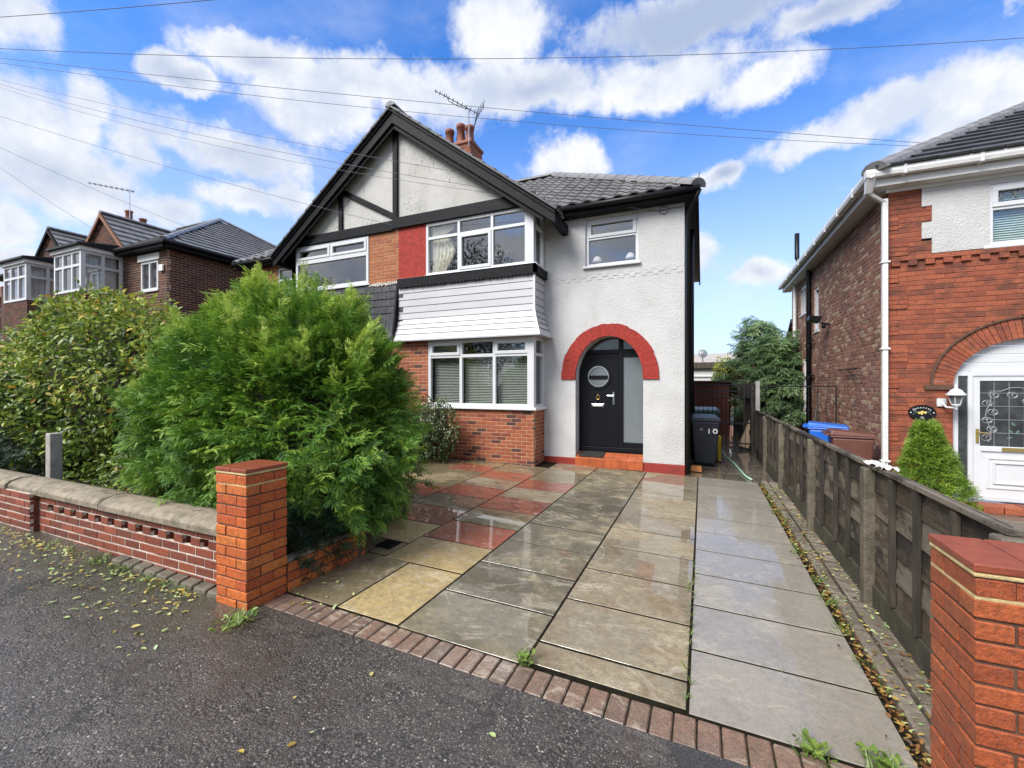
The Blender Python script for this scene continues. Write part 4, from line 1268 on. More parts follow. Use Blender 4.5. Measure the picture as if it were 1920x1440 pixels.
MB().prism([(-5.56, 7.93, 3.955), (-2.95, 7.93, 3.955), (-2.95, 8.6, 3.955), (-5.56, 8.6, 3.955)], [(-5.56, 7.93, 3.995), (-2.95, 7.93, 3.995), (-2.95, 8.6, 3.995), (-5.56, 8.6, 3.995)]).build('bay_sill', 'white_upvc', H, bevel=.008)
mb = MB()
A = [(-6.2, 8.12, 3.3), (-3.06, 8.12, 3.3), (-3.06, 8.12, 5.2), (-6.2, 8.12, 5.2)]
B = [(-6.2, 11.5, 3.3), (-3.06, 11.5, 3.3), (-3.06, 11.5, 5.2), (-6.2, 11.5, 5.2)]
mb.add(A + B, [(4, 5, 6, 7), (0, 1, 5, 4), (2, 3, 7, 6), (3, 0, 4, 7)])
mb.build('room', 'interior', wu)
MB().pbox(F8, -6.30, -5.556, -.012, .1, 3.99, 5.15).build('red_panel', 'red_paint', H)
MB().pbox(F8, -6.31, -5.556, -.05, .1, 3.975, 3.992).build('panel_sill', 'white_paint', H)
# curtain drawn to one side behind the upper bay window
mb = MB()
nx_, nz_ = 40, 12
V = []
for j in range(nz_ + 1):
    z = 4.03 + (5.08 - 4.03) * j / nz_
    t = j / nz_
    wd = .46 + .20 * math.cos((t - .45) * 6.0) * (0.6 if t < .85 else .2) + (.14 if t > .85 else 0)
    for i in range(nx_ + 1):
        u = i / nx_
        V.append((-5.49 + wd * u, 8.115 + .025 * math.sin(u * 38 + .6 * math.sin(3 * t)), z))
mb.add(V, [(j * (nx_ + 1) + i, j * (nx_ + 1) + i + 1, (j + 1) * (nx_ + 1) + i + 1, (j + 1) * (nx_ + 1) + i) for j in range(nz_) for i in range(nx_)])
tag(mb.build('curtain', 'curtain', smooth=True), 'cream curtain gathered at the left inside the upper bay window', 'curtain')
# two lamps on the sill inside the small upstairs window
for px_, lab in ((-1.96, 'pale lamp shade behind the small upstairs window, by the left jamb'), (-1.30, 'pale lamp shade behind the small upstairs window, by the right jamb')):
    t = thing('table_lamp', lab, 'lamp', (px_, 8.86, 3.92), 'table lamps inside the small upstairs window')
    MB().lathe((px_, 8.80, 4.09), [(.10, 0), (.095, .03), (.075, .08), (.045, .115), (.01, .13)], 14).build('lamp_shade', 'lamp_shade', t, smooth=True)
    MB().lathe((px_, 8.80, 3.92), [(.05, 0), (.02, .03), (.015, .16)], 10).build('lamp_base', 'brass', t)
# --- left half: upper window, brick pier, hung tiles
window(H, F8, -9.54, -7.17, 3.985, 4.72, fr=.07, w0=-.02, name='bay_window', sill=.03)
window(H, F8, -9.54, -7.17, 4.70, 5.10, mull=(-8.36,), fr=.07, w0=-.021, sash=[(0, 0), (1, 0)], name='bay_top_light')
brickwork(H, F8, -7.17, -6.305, 3.965, 5.165, 'left_brick', 'mortar_pale', nobj=66, depth=.1)
mb = MB()
for i in range(14):
    u = -7.15 + i * .06
    mb.pbox(F8, u, u + .05, -.03, 0, 3.90 + random.uniform(-.02, .02), 3.955 + random.uniform(-.01, .015))
mb.build('mortar_fillet', 'mortar_white', H)
MB().box(-9.6, -6.36, 8.05, 8.12, 2.6, 3.97).build('apron_wall', 'mortar_dark', H)
ht = MB()
chamfer(ht, .232, .20, .014, .003)
hme = ht.mesh('hung_tile', 'hung_tile')
zt = 3.93
row = 0
while zt > 2.70:
    f = flare(zt - .08) * .9
    x = -9.6 + (.12 if row % 2 else 0)
    while x < -6.37:
        m4 = Matrix.Translation((x + .118, 7.985 - f + random.uniform(-.003, .003), zt - .09)) @ Matrix.Rotation(-.09 - f * 1.2, 4, 'X')
        link('hung_tile', hme, H, m4)
        x += .236
    zt -= .165
    row += 1
mb = MB()
mb.prism([(-6.36, 7.985, 3.96), (-6.36, 7.80, 2.58), (-6.36, 8.05, 2.58), (-6.36, 8.05, 3.96)], [(-6.315, 7.985, 3.96), (-6.315, 7.80, 2.58), (-6.315, 8.05, 2.58), (-6.315, 8.05, 3.96)])
mb.build('party_board', 'black_paint', H)
# left wing behind the big conifer
LW = (-11.02, -10.40)
brickwork(H, F86, -12.28, -9.62, .2, 5.12, 'left_brick', 'mortar_pale', nobj=20, block=lambda v: [LW] if 3.9 < v < 4.9 else [], vis=lambda u, v: v > 4.3, depth=.1)
window(H, F86, LW[0], LW[1], 3.9, 4.9, trans=4.55, w0=.03, fr=.06)
mb = MB()
for i in range(30):
    mb.pbox(F86, -12.1 + i * .08, -12.1 + i * .08 + .066, -.012, .02, 4.92, 5.08)
mb.build('soldier_course', 'left_brick', H)
# bay side of the left half
MB().box(-9.6, -9.5, 8.1, 8.6, .0, 5.1).build('bay_cheek', 'left_brick', H)
# --- gable
GXc, GZ, GSL = -6.29, 7.70, 0.752
def gzl(x):
    return GZ - GSL * abs(x - GXc)
MB().pprism(F8, [(-9.55, 5.13), (-3.04, 5.13), (-3.04, gzl(-3.04) - .06), (GXc, GZ - .06), (-9.55, gzl(-9.55) - .06)], 0.0, .1).build('gable_wall', 'gable_render', H)
mb = MB()
mb.pbox(F8, -6.31, -2.99, -.075, -.001, 5.135, 5.375)
mb.build('timber_rail', 'black_paint', H, bevel=.006)
mb = MB()
mb.pbox(F8, -9.66, -6.43, -.06, -.001, 5.115, 5.335)
mb.build('timber_rail', 'black_paint', H, bevel=.006)
MB().pbox(F8, -6.435, -6.312, -.065, -.001, 5.14, 7.52).build('timber_post', 'black_paint', H, bevel=.006)
MB().pbox(F8, -8.07, -7.955, -.055, -.001, 5.33, 6.32).build('timber_post', 'black_paint', H, bevel=.006)
mb = MB()
mb.beam(F8.p(-7.98, -.026, 6.27), F8.p(-6.43, -.026, 5.42), .05, .13, up=(0, 1, 0))
s2 = mb.v
mb = MB()
d_ = Vector((1.55, 0, -.85)).normalized()
nrm = Vector((d_.z, 0, -d_.x)) * .06
a_, b_ = Vector((-7.96, 0, 6.26)), Vector((-6.42, 0, 5.43))
mb.pprism(F8, [((a_ - nrm).x, (a_ - nrm).z), ((b_ - nrm).x, (b_ - nrm).z), ((b_ + nrm).x, (b_ + nrm).z), ((a_ + nrm).x, (a_ + nrm).z)], -.05, -.001)
mb.build('timber_brace', 'black_paint', H, bevel=.005)
cs, sn = 1 / math.hypot(1, GSL), GSL / math.hypot(1, GSL)
for s_ in (-1, 1):
    xe = GXc + s_ * 3.78
    def gp(x, dz):
        return (x, gzl(x) + dz)
    # outer barge board and the lighter inner one behind it, the underside boards between
    MB().pprism(front(7.74), [gp(GXc, 0), gp(xe, 0), gp(xe, -.24), gp(GXc, -.30)], 0, .035).build('barge_board', 'black_paint', H, bevel=.006)
    MB().pprism(front(7.79), [gp(GXc, -.06), gp(xe - s_ * .25, -.06), gp(xe - s_ * .25, -.34), gp(GXc, -.40)], 0, .04).build('barge_board', 'black_paint', H, bevel=.006)
    MB().pprism(front(7.71), [gp(GXc, .02), gp(xe, .02), gp(xe, -.06), gp(GXc, -.06)], 0, .035).build('verge_moulding', 'black_paint', H)
    # rafters' deck under the tiles
    A = [(GXc, 7.73, gzl(GXc) - .01), (xe, 7.73, gzl(xe) - .01), (xe, 7.73, gzl(xe) - .05), (GXc, 7.73, gzl(GXc) - .05)]
    B = [(p[0], 12.0, p[2]) for p in A]
    MB().prism(A, B).build('roof_deck', 'black_paint', H)
    # end of the eaves
    MB().box(min(xe, xe - s_ * .12), max(xe, xe - s_ * .12), 7.79, 8.6, gzl(xe) - .20, gzl(xe) - .03).build('eaves_board', 'black_paint', H)
    # stepped tiles at the verge, each one seen end-on
    nvt = 15
    ll = 3.80 / cs / nvt
    vt = MB()
    vt.hexa([(0, -.04, .0), (ll + .05, -.04, -.0), (ll + .05, .26, -.0), (0, .26, .0), (0, -.04, .055), (ll + .05, -.04, .028), (ll + .05, .26, .028), (0, .26, .055)])
    vme = vt.mesh('verge_tile', 'slate_tile')
    for i in range(nvt):
        # local x runs up the slope, from the eaves
        e0 = Vector((xe + s_ * .03, 7.70, gzl(xe) + .015 - GSL * .03))
        B_ = Vector((-s_ * cs, 0, sn))
        N_ = Vector((s_ * sn, 0, cs))
        Y_ = Vector((0, 1, 0))
        pos = e0 + B_ * (ll * i)
        m4 = Matrix(((B_.x, Y_.x, N_.x, pos.x), (B_.y, Y_.y, N_.y, pos.y), (B_.z, Y_.z, N_.z, pos.z), (0, 0, 0, 1)))
        link('verge_tile', vme, H, m4)
    mb = MB()
    slope_tiles(mb, (xe, 7.95, gzl(xe) + .01), (0, 1, 0), (-s_ * cs, 0, sn), (s_ * sn, 0, cs), 13, 15, .30, ll, .02, PANTILE,
                lambda a, b, s_=s_, xe=xe: gzl(xe) + b * sn > 5.15 + (7.95 + a - 8.33) * .665 - .05)
    mb.build('roof_tiles', 'roof_tile', H, kind='stuff')
capping(H, (GXc, 7.66, GZ + .06), (GXc, 12.0, GZ + .06))
# --- main roof
RE, RY, RP = -0.06, 8.33, 0.665
ry1, rz1 = 12.2, 5.13 + (12.2 - RY) * RP
xr = RE - (ry1 - RY)
xl = -12.55 + (ry1 - RY)
mb = MB()
V = [(RE, RY, 5.10), (-12.55, RY, 5.10), (-12.55, 16.07, 5.10), (RE, 16.07, 5.10), (xr, ry1, rz1 - .03), (xl, ry1, rz1 - .03)]
mb.add(V, [(0, 4, 5, 1), (1, 5, 2), (2, 5, 4, 3), (3, 4, 0), (0, 1, 2, 3)])
mb.build('roof', 'slate_tile', H)
kb = math.hypot(1, RP)
mb = MB()
Bv, Nv = (0, 1 / kb, RP / kb), (0, -RP / kb, 1 / kb)
slope_tiles(mb, (-12.5, RY - .02, 5.13), (1, 0, 0), Bv, Nv, 42, 16, .296, .288, .02, PANTILE,
            lambda a, b: (-12.5 + a) < RE - (b / kb) - .05 and (-12.5 + a) > -12.55 + b / kb + .05 and not (abs(-12.5 + a - GXc) < 3.4 and gzl(-12.5 + a) > 5.13 + b / kb * RP + .25))
mb.build('roof_tiles', 'roof_tile', H, kind='stuff')
capping(H, (RE, RY, 5.13), (xr, ry1, rz1 + .02), name='hip_tile', r=.16)
capping(H, (xr, ry1, rz1 + .06), (xl, ry1, rz1 + .06))
for a, b in ((-2.62, RE), (-12.5, -10.0)):
    MB().box(a, b, 8.37, 8.40, 4.97, 5.12).build('fascia', 'black_paint', H)
    MB().box(a, b, 8.40, 8.6, 4.965, 4.985).build('soffit', 'black_paint', H)
    MB().tube([(a, 8.315, 5.085), (b + .03, 8.315, 5.075)], .055, 10).build('gutter', 'gutter_black', H, smooth=True)
MB().box(RE - .04, RE, 8.37, 16, 4.97, 5.12).build('fascia', 'black_paint', H)
MB().tube([(-.04, 8.315, 5.05), (-.12, 8.42, 4.9), (-.235, 8.55, 4.72), (-.235, 8.55, -.02)], .036, 8).build('downpipe', 'gutter_black', H, smooth=True)
MB().tube([(-.22, 10.3, 5.0), (-.22, 10.3, .0)], .055, 8).build('soil_pipe', 'gutter_black', H, smooth=True)
MB().tube([(-.06, 8.33, 5.2), (-.055, 8.33, 5.30), (-.05, 8.33, 5.33), (-.03, 8.33, 5.335)], .008, 5).build('wire_hook', 'iron', H)
# cable clipped to the render under the eaves
pts = [(-2.0 + .19 * i, 8.585, 4.93 + .012 * math.sin(i * 1.7) - .002 * i) for i in range(10)]
MB().tube([F86.p(-1.35, -.2, 4.98), F86.p(-.9, -.03, 4.90), F86.p(-.72, -.02, 4.87), F86.p(-.5, -.02, 4.885), F86.p(-.31, -.02, 4.88)], .009, 5).build('wall_cable', 'cable', H)
lp = [F86.p(-.66 + .075 * math.cos(t), -.02, 4.87 + .07 * math.sin(t)) for t in [2 * math.pi * i / 14 for i in range(15)]]
MB().tube(lp, .008, 5).build('wall_cable', 'cable', H)
# --- chimney
ch = MB().box(-6.96, -5.98, 10.75, 11.45, 6.2, 8.44).build('chimney', 'mortar_rust', H)
brickwork(ch, front(10.75), -6.96, -5.98, 7.09, 8.44, 'rust_brick', 'mortar_rust', backing=False)
brickwork(ch, east(-5.98), 10.75, 11.45, 7.09, 8.44, 'rust_brick', 'mortar_rust', backing=False)
MB().box(-7.0, -5.94, 10.71, 11.49, 8.44, 8.54).build('chimney_cap', 'terracotta', ch, bevel=.03)
for px_, py_, hh in ((-6.82, 11.0, .58), (-6.47, 11.05, .68), (-6.15, 11.0, .54), (-6.62, 11.3, .50)):
    MB().lathe((px_, py_, 8.52), [(.145, 0), (.145, .05), (.13, .08), (.112, hh - .12), (.135, hh - .11), (.138, hh - .03), (.125, hh), (.095, hh), (.09, hh - .10)], 16).build('chimney_pot', 'terracotta', ch, smooth=True)

# TV aerial on the chimney
def aerial(label, base, top, boom_a, boom_b, n, el_len=.16, grid=True):
    t = thing('tv_aerial', label, 'aerial', base)
    MB().tube([base, top], .016, 6).build('mast', 'steel', t)
    a, b = Vector(boom_a), Vector(boom_b)
    MB().tube([a, b], .011, 5).build('boom', 'iron', t)
    d = (b - a).normalized()
    side = d.cross(Vector((0, 0, 1))).normalized()
    up = side.cross(d)
    mb = MB()
    for i in range(n):
        c = a + (b - a) * (i / (n - 1))
        l = el_len * (.6 + .4 * i / n)
        for q in (side * .8 + up * .6, side * .8 - up * .6):
            mb.tube([c - q * l * .5, c + q * l * .5], .009, 4)
    mb.build('directors', 'iron', t)
    if grid:
        mb = MB()
        for s_ in (-1, 1):
            for k in range(4):
                c = b + up * (s_ * (.04 + .09 * k)) - d * (.05 - .02 * k)
                mb.tube([c - side * .22, c + side * .22], .008, 4)
            mb.tube([b, b + up * (s_ * .36)], .009, 4)
        mb.build('reflector', 'iron', t)
    return t
ta = aerial('many-armed television aerial on the bent mast above the terracotta chimney pots', (-6.02, 10.72, 8.3), (-6.02, 10.72, 9.36), (-6.85, 10.3, 9.84), (-5.82, 10.95, 9.30), 11, .16)
MB().tube([(-6.02, 10.72, 9.36), (-6.3, 10.6, 9.45), (-6.55, 10.5, 9.6), (-6.6, 10.45, 9.78)], .010, 5).build('bracket', 'iron', ta)
MB().tube([(-6.02, 10.72, 8.75), (-5.9, 10.72, 8.5), (-5.7, 10.72, 8.22)], .012, 5).build('stay', 'iron', ta)

# ================================================================== THE RED BRICK HOUSE ON THE RIGHT
B = thing('detached_brick_house', 'red brick house with white render panel, white porch door and black pipe on its side', 'house', (2.67, 8.6, gz(2.67)))
BX = 2.67
PFf, PFw = front(8.6), west(BX)
AC2, ASP2 = 4.32, 1.60
O2 = (1.13, .97)
I2 = (.885, .68)
def bl_front(v):
    out = []
    if v > 3.60:
        lo = 3.19
        if 4.324 < v < 4.60 or 3.834 < v < 4.079:
            lo = 3.07
        out.append((lo, 7.5))
    if v < ASP2:
        out.append((AC2 - I2[0], AC2 + I2[0]))
    elif v < ASP2 + O2[1]:
        k = O2[0] * math.sqrt(max(0, 1 - ((v - ASP2) / O2[1]) ** 2))
        out.append((AC2 - k, AC2 + k))
    return out
brickwork(B, PFf, BX, 6.4, -.25, 4.66, 'rust_brick', 'mortar_rust', nobj=205, block=bl_front, vis=lambda u, v: u < 4.35 and v > .1, depth=.1, joint=.008)
brickwork(B, PFw, -16.6, -8.655, -.25, 4.66, 'common_brick', 'mortar_mid', nobj=60, vis=lambda u, v: v > .6, depth=.1, bond='mixed',
          block=lambda v: ([(-13.55, -13.05)] if 2.98 < v < 4.1 else []) + ([(-15.3, -14.55)] if 3.65 < v < 4.45 else []) + ([(-14.9, -14.3)] if .8 < v < 2.4 else []))
mb = MB()
mb.pbox(PFf, 3.19, 3.83, -.014, .08, 3.60, 4.66)
mb.pbox(PFf, 3.83, 6.4, -.014, .08, 4.52, 4.66)
mb.pbox(PFf, 5.3, 6.4, -.014, .08, 3.60, 4.52)
mb.pbox(PFf, 3.07, 3.19, -.014, .08, 4.324, 4.60)
mb.pbox(PFf, 3.07, 3.19, -.014, .08, 3.834, 4.079)
mb.build('render_panel', 'pebbledash', B)
# string course and dentils below the panel
mb = MB()
mb.pbox(PFf, 2.70, 6.4, -.03, .05, 3.52, 3.585)
for i in range(18):
    u = 2.70 + i * .205
    mb.pbox(PFf, u, u + .105, -.035, .05, 3.44, 3.515)
mb.build('dentil_course', 'rust_brick', B, bevel=.004)
# quoin bricks standing slightly proud at the corner
for i in range(11):
    v = -.1 + i * .41
    for k in range(3):
        MB().pbox(PFf, BX - .012, BX + (.235 if i % 2 else .12), -.014 + random.uniform(-.003, .002), .04, v + .012 + .068 * k, v + .074 + .068 * k).build('quoin_brick', 'rust_brick', B, bevel=.004)
# arch of radial bricks
na = 46
for i in range(na):
    t0, t1 = math.pi * (i + .05) / na, math.pi * (i + .95) / na
    q = [(AC2 - r[0] * math.cos(t), ASP2 + r[1] * math.sin(t)) for r, t in ((I2, t0), (I2, t1), (O2, t1), (O2, t0))]
    if q[0][0] < 4.9:
        mb = MB()
        mb.pprism(PFf, q, -.012 + random.uniform(-.003, .003), .08)
        mb.build('arch_brick', 'rust_brick', B)
mb = MB()
for i in range(32):
    t0, t1 = math.pi * i / 32, math.pi * (i + 1) / 32
    q = [(AC2 - r0 * math.cos(t), ASP2 + r1 * math.sin(t)) for r0, r1, t in ((O2[0], O2[1], t0), (O2[0], O2[1], t1), (O2[0] + .025, O2[1] + .025, t1), (O2[0] + .025, O2[1] + .025, t0))]
    mb.pprism(PFf, q, -.035, .05)
mb.pbox(PFf, 3.10, 3.43, -.03, .05, 1.53, 1.60)
mb.build('hood_mould', 'mortar_dark', B)
# upstairs window with leaded top light and a blind
wr = window(B, PFf, 3.82, 5.28, 3.63, 4.52, mull=(4.55,), trans=4.17, w0=.0, fr=.055, sash=[(0, 1)], sill=.03, glass='glass_blind')
mb = MB()
for i in range(5):
    for s_ in (-1, 1):
        a0 = 3.90 + i * .15
        p, q = (a0, 4.22), (a0 + .15, 4.46)
        if s_ < 0:
            p, q = (a0, 4.46), (a0 + .15, 4.22)
        if q[0] < 4.55:
            mb.tube([PFf.p(p[0], .036, p[1]), PFf.p(q[0], .036, q[1])], .006, 4)
mb.build('lead_strips', 'lead', wr)
blind('pale green slatted blind behind the upstairs window of the right-hand brick house', 3.88, 5.24, 3.68, 4.46, 8.70, mat='blind_pale', spacing=.034, tilt=.015)
# porch screen under the arch
PY_ = front(8.68)
mb = MB()
zz_ = [1.80, 1.925, 2.05, 2.175, 2.32]
for a, b in zip(zz_, zz_[1:]):
    MB().pbox(PY_, 3.3, 5.4, .0, .04, a + .003, b - .003).build('porch_board', 'white_upvc', B, bevel=.006)
mb = MB()
for a, b in ((3.40, 3.515), (3.625, 3.68), (4.64, 4.72), (5.1, 5.3)):
    mb.pbox(PY_, a, b, -.03, .05, -.06, 1.80)
mb.pbox(PY_, 3.40, 5.3, -.028, .05, 1.735, 1.80)
mb.pbox(PY_, 3.40, 5.3, -.028, .05, -.10, -.03)
mb.build('porch_frame', 'white_upvc', B, bevel=.006)
MB().pbox(PY_, 3.51, 3.63, .0, .02, -.05, 1.74).build('porch_sidelight', 'porch_glass', B)
MB().pbox(PY_, 4.72, 5.1, .0, .02, -.05, 1.74).build('porch_sidelight', 'porch_glass', B)
mb = MB()
mb.pbox(PY_, 3.685, 4.635, -.01, .04, -.03, .70)
mb.pbox(PY_, 3.685, 3.765, -.01, .04, .70, 1.73)
mb.pbox(PY_, 4.555, 4.635, -.01, .04, .70, 1.73)
mb.pbox(PY_, 3.765, 4.555, -.01, .04, 1.66, 1.73)
def frame_rect(mb, pf, u0, u1, v0, v1, t, w0, w1):
    mb.pbox(pf, u0, u1, w0, w1, v0, v0 + t)
    mb.pbox(pf, u0, u1, w0, w1, v1 - t, v1)
    mb.pbox(pf, u0, u0 + t, w0, w1, v0 + t, v1 - t)
    mb.pbox(pf, u1 - t, u1, w0, w1, v0 + t, v1 - t)
frame_rect(mb, PY_, 3.83, 4.49, .08, .54, .03, -.022, -.009)
frame_rect(mb, PY_, 3.90, 4.42, .15, .47, .022, -.028, -.009)
mb.pbox(PY_, 3.77, 4.55, -.03, -.009, .625, .70)
pd = mb.build('porch_door', 'white_upvc', B, bevel=.005, label='white porch door with leaded flower glass')
MB().pbox(PY_, 3.76, 4.56, .01, .02, .70, 1.67).build('door_glass', 'porch_glass', pd)
mb = MB()
for i in range(1, 5):
    mb.tube([PY_.p(3.765 + i * .16, .006, .70), PY_.p(3.765 + i * .16, .006, 1.66)], .005, 4)
for i in range(1, 5):
    mb.tube([PY_.p(3.765, .006, .70 + i * .195), PY_.p(4.555, .006, .70 + i * .195)], .005, 4)
mb.build('lead_strips', 'lead', pd)
mb = MB()
def curl(c, r, a0, a1, s_=.6):
    mb.tube([PY_.p(c[0] + r * math.cos(a0 + (a1 - a0) * i / 12), .004, c[1] + r * s_ * math.sin(a0 + (a1 - a0) * i / 12)) for i in range(13)], .006, 4)
mb.tube([PY_.p(3.86 + .03 * math.sin(i * .9), .004, .76 + i * .075) for i in range(11)] + [PY_.p(4.0 + i * .1, .004, 1.51 + .06 * math.sin(i)) for i in range(5)], .008, 5)
for cu, cv in ((3.84, .82), (3.90, .95), (3.85, 1.08), (3.91, 1.2), (3.85, 1.33), (3.92, 1.45), (4.12, 1.45), (4.28, 1.36), (4.34, 1.58)):
    curl((cu, cv), .055, 0, 2 * math.pi, .8)
    curl((cu + .02, cv), .03, 0, 2 * math.pi, .8)
mb.build('leaded_flowers', 'lead', pd)
mb = MB()
for cu, cv, a in ((4.05, .82, .3), (4.16, .88, 1.2), (4.26, .80, -.4), (4.3, .98, .8), (4.15, 1.0, 2.2), (4.4, .9, .2), (4.07, .95, -.7)):
    ca, sa = math.cos(a), math.sin(a)
    mb.pprism(PY_, [(cu + x_ * ca - y_ * sa, cv + x_ * sa + y_ * ca) for x_, y_ in ((0, 0), (.035, .02), (.08, 0), (.035, -.02))], .004, .009)
mb.build('glass_leaves', 'sage_glass', pd)
MB().pbox(PY_, 3.99, 4.36, -.038, -.029, .635, .69).build('letter_plate', 'brass', pd, bevel=.003)
mb = MB()
mb.pbox(PY_, 3.715, 3.75, -.02, -.009, .74, .95)
mb.tube([PY_.p(3.732, -.02, .90), PY_.p(3.732, -.05, .90), PY_.p(3.86, -.05, .885)], .011, 6)
mb.build('handle', 'brass', pd)
mb = MB()
for i in range(8):
    chamfer(mb, .21, .1, .3, .006, Matrix.Translation((3.5 + .225 * i, 8.25, -.15)))
mb.build('brick_step', 'rust_brick', B)
# roof with its hip towards the street corner
RX, RYb, RZ, RPb = 2.40, 8.30, 4.90, 0.62
kx = math.hypot(1, RPb)
mb = MB()
V = [(RX, RYb, RZ - .04), (7.0, RYb, RZ - .04), (7.0, 12.8, RZ - .04 + 4.5 * RPb), (RX + 4.5, 12.8, RZ - .04 + 4.5 * RPb), (RX, 16.9, RZ - .04), (7.0, 16.9, RZ - .04)]
mb.add(V, [(0, 1, 2, 3), (0, 3, 4), (4, 3, 2, 5)])
mb.build('roof', 'slate_tile', B)
tA, tB = .36, .335
tm_ = MB()
slope_tiles(tm_, (0, 0, 0), (1, 0, 0), (0, 1, 0), (0, 0, 1), 1, 1, tA, tB, .028, FLAT, None)
tme = tm_.mesh('roof_tile', 'slate_tile')
Bv_, Nv_ = Vector((0, 1 / kx, RPb / kx)), Vector((0, -RPb / kx, 1 / kx))
rest = MB()
for j in range(15):
    for i in range(13):
        a, b = (i + .5) * tA, (j + .5) * tB
        off = (tA / 2 if j % 2 else 0)
        if a + off < b / kx - .04:
            continue
        o_ = Vector((RX + i * tA + off, RYb - .03, RZ)) + Bv_ * (j * tB - .02)
        if o_.x > 6.9:
            continue
        m4 = Matrix(((1, Bv_.x, Nv_.x, o_.x), (0, Bv_.y, Nv_.y, o_.y), (0, Bv_.z, Nv_.z, o_.z), (0, 0, 0, 1)))
        link('roof_tile', tme, B, m4)
capping(B, (RX, RYb, RZ - .02), (RX + 4.3, RYb + 4.3, RZ - .02 + 4.3 * RPb), name='hip_tile', mat='ridge_tile', r=.17, step=.40)
# white eaves: fascia, soffit, gutters, downpipe
MB().box(2.42, 7, 8.40, 8.43, 4.66, 4.84).build('fascia', 'gutter_white', B)
MB().box(2.43, 7, 8.43, 8.6, 4.655, 4.675).build('soffit', 'gutter_white', B)
MB().box(2.63, 7, 8.568, 8.6, 4.60, 4.655).build('eaves_strip', 'gutter_white', B)
MB().box(2.43, 2.46, 8.44, 16.8, 4.66, 4.84).build('fascia', 'gutter_white', B)
MB().box(2.46, 2.67, 8.6, 16.8, 4.655, 4.675).build('soffit', 'gutter_white', B)
GP = [(-.055, .06), (-.06, 0), (-.045, -.05), (.0, -.065), (.045, -.05), (.05, .06), (.035, .06), (-.04, .06)]
A = [(2.30, 8.335 + a, 4.83 + b) for a, b in GP]
MB().prism(A, [(7.0, p[1], p[2]) for p in A]).build('gutter', 'gutter_white', B)
A = [(2.365 + a, 8.28, 4.83 + b) for a, b in GP]
MB().prism(A, [(p[0], 16.85, p[2]) for p in A]).build('gutter', 'gutter_white', B)
mb = MB()
for x_ in (2.75, 3.6, 4.5, 5.3):
    mb.box(x_, x_ + .04, 8.268, 8.40, 4.76, 4.90)
for y_ in (9.0, 9.9, 10.8, 11.7, 12.6, 13.5, 14.4, 15.3):
    mb.box(2.298, 2.44, y_, y_ + .04, 4.76, 4.90)
mb.build('gutter_brackets', 'white_upvc', B, kind='stuff')
mb = MB()
mb.hexa([(2.33, 8.42, 4.58), (2.42, 8.42, 4.58), (2.42, 8.50, 4.58), (2.33, 8.50, 4.58), (2.31, 8.28, 4.80), (2.43, 8.28, 4.80), (2.43, 8.40, 4.80), (2.31, 8.40, 4.80)])
mb.box(2.575, 2.645, 8.52, 8.59, -.2, 4.50)
mb.hexa([(2.575, 8.52, 4.44), (2.645, 8.52, 4.44), (2.645, 8.59, 4.44), (2.575, 8.59, 4.44), (2.33, 8.42, 4.60), (2.40, 8.42, 4.60), (2.40, 8.49, 4.60), (2.33, 8.49, 4.60)])
for z_ in (.4, 2.15, 3.5):
    mb.box(2.555, 2.67, 8.505, 8.598, z_, z_ + .03)
mb.build('downpipe', 'gutter_white', B, bevel=.006)
MB().tube([(2.60, 13.8, -.2), (2.60, 13.8, 4.62), (2.56, 13.82, 4.78), (2.42, 13.9, 4.93), (2.36, 13.95, 5.05), (2.36, 13.95, 5.72)], .058, 10).build('soil_pipe', 'gutter_black', B, smooth=True)
for z_ in (.9, 1.75, 2.6, 3.3, 4.5):
    MB().tube([(2.60, 13.8, z_), (2.60, 13.8, z_ + .09)], .072, 10).build('pipe_collar', 'gutter_black', B)
MB().tube([(2.60, 13.8, 2.72), (2.60, 13.3, 2.76)], .022, 6).build('branch_pipe', 'gutter_black', B)
MB().tube([(2.62, 13.7, 1.85), (2.62, 13.4, 1.85)], .03, 6).build('branch_pipe', 'gutter_black', B)
window(B, PFw, -13.55, -13.05, 2.98, 4.1, fr=.07, w0=.02, sill=.04)
window(B, PFw, -15.3, -14.55, 3.65, 4.45, fr=.07, w0=.02, sill=.04, mull=(-14.92,))
window(B, PFw, -14.9, -14.3, .8, 2.4, fr=.08, w0=.02, sill=.04)
MB().pbox(PFw, -16.55, -15.8, -.02, .05, -.2, 1.97).build('side_door', 'white_paint', B)
MB().tube([(2.58, 15.6, 4.7), (2.58, 15.6, 2.6), (2.58, 16.7, 1.6), (2.58, 16.7, -.2)], .045, 8).build('downpipe', 'gutter_white', B)
A = [(2.72, 16.6, -.2), (2.72, 16.6, 3.6), (2.72, 18.6, 2.3), (2.72, 18.6, -.2)]
MB().prism(A, [(5, p[1], p[2]) for p in A]).build('rear_outbuilding', 'terracotta', B)
A = [(2.62, 16.55, 3.62), (2.62, 16.55, 3.74), (2.62, 18.75, 2.34), (2.62, 18.75, 2.22)]
MB().prism(A, [(5.1, p[1], p[2]) for p in A]).build('outbuilding_roof', 'slate_tile', B)
MB().tube([(2.66, 18.6, 2.2), (2.66, 18.6, -.2)], .05, 8).build('downpipe', 'gutter_white', B)
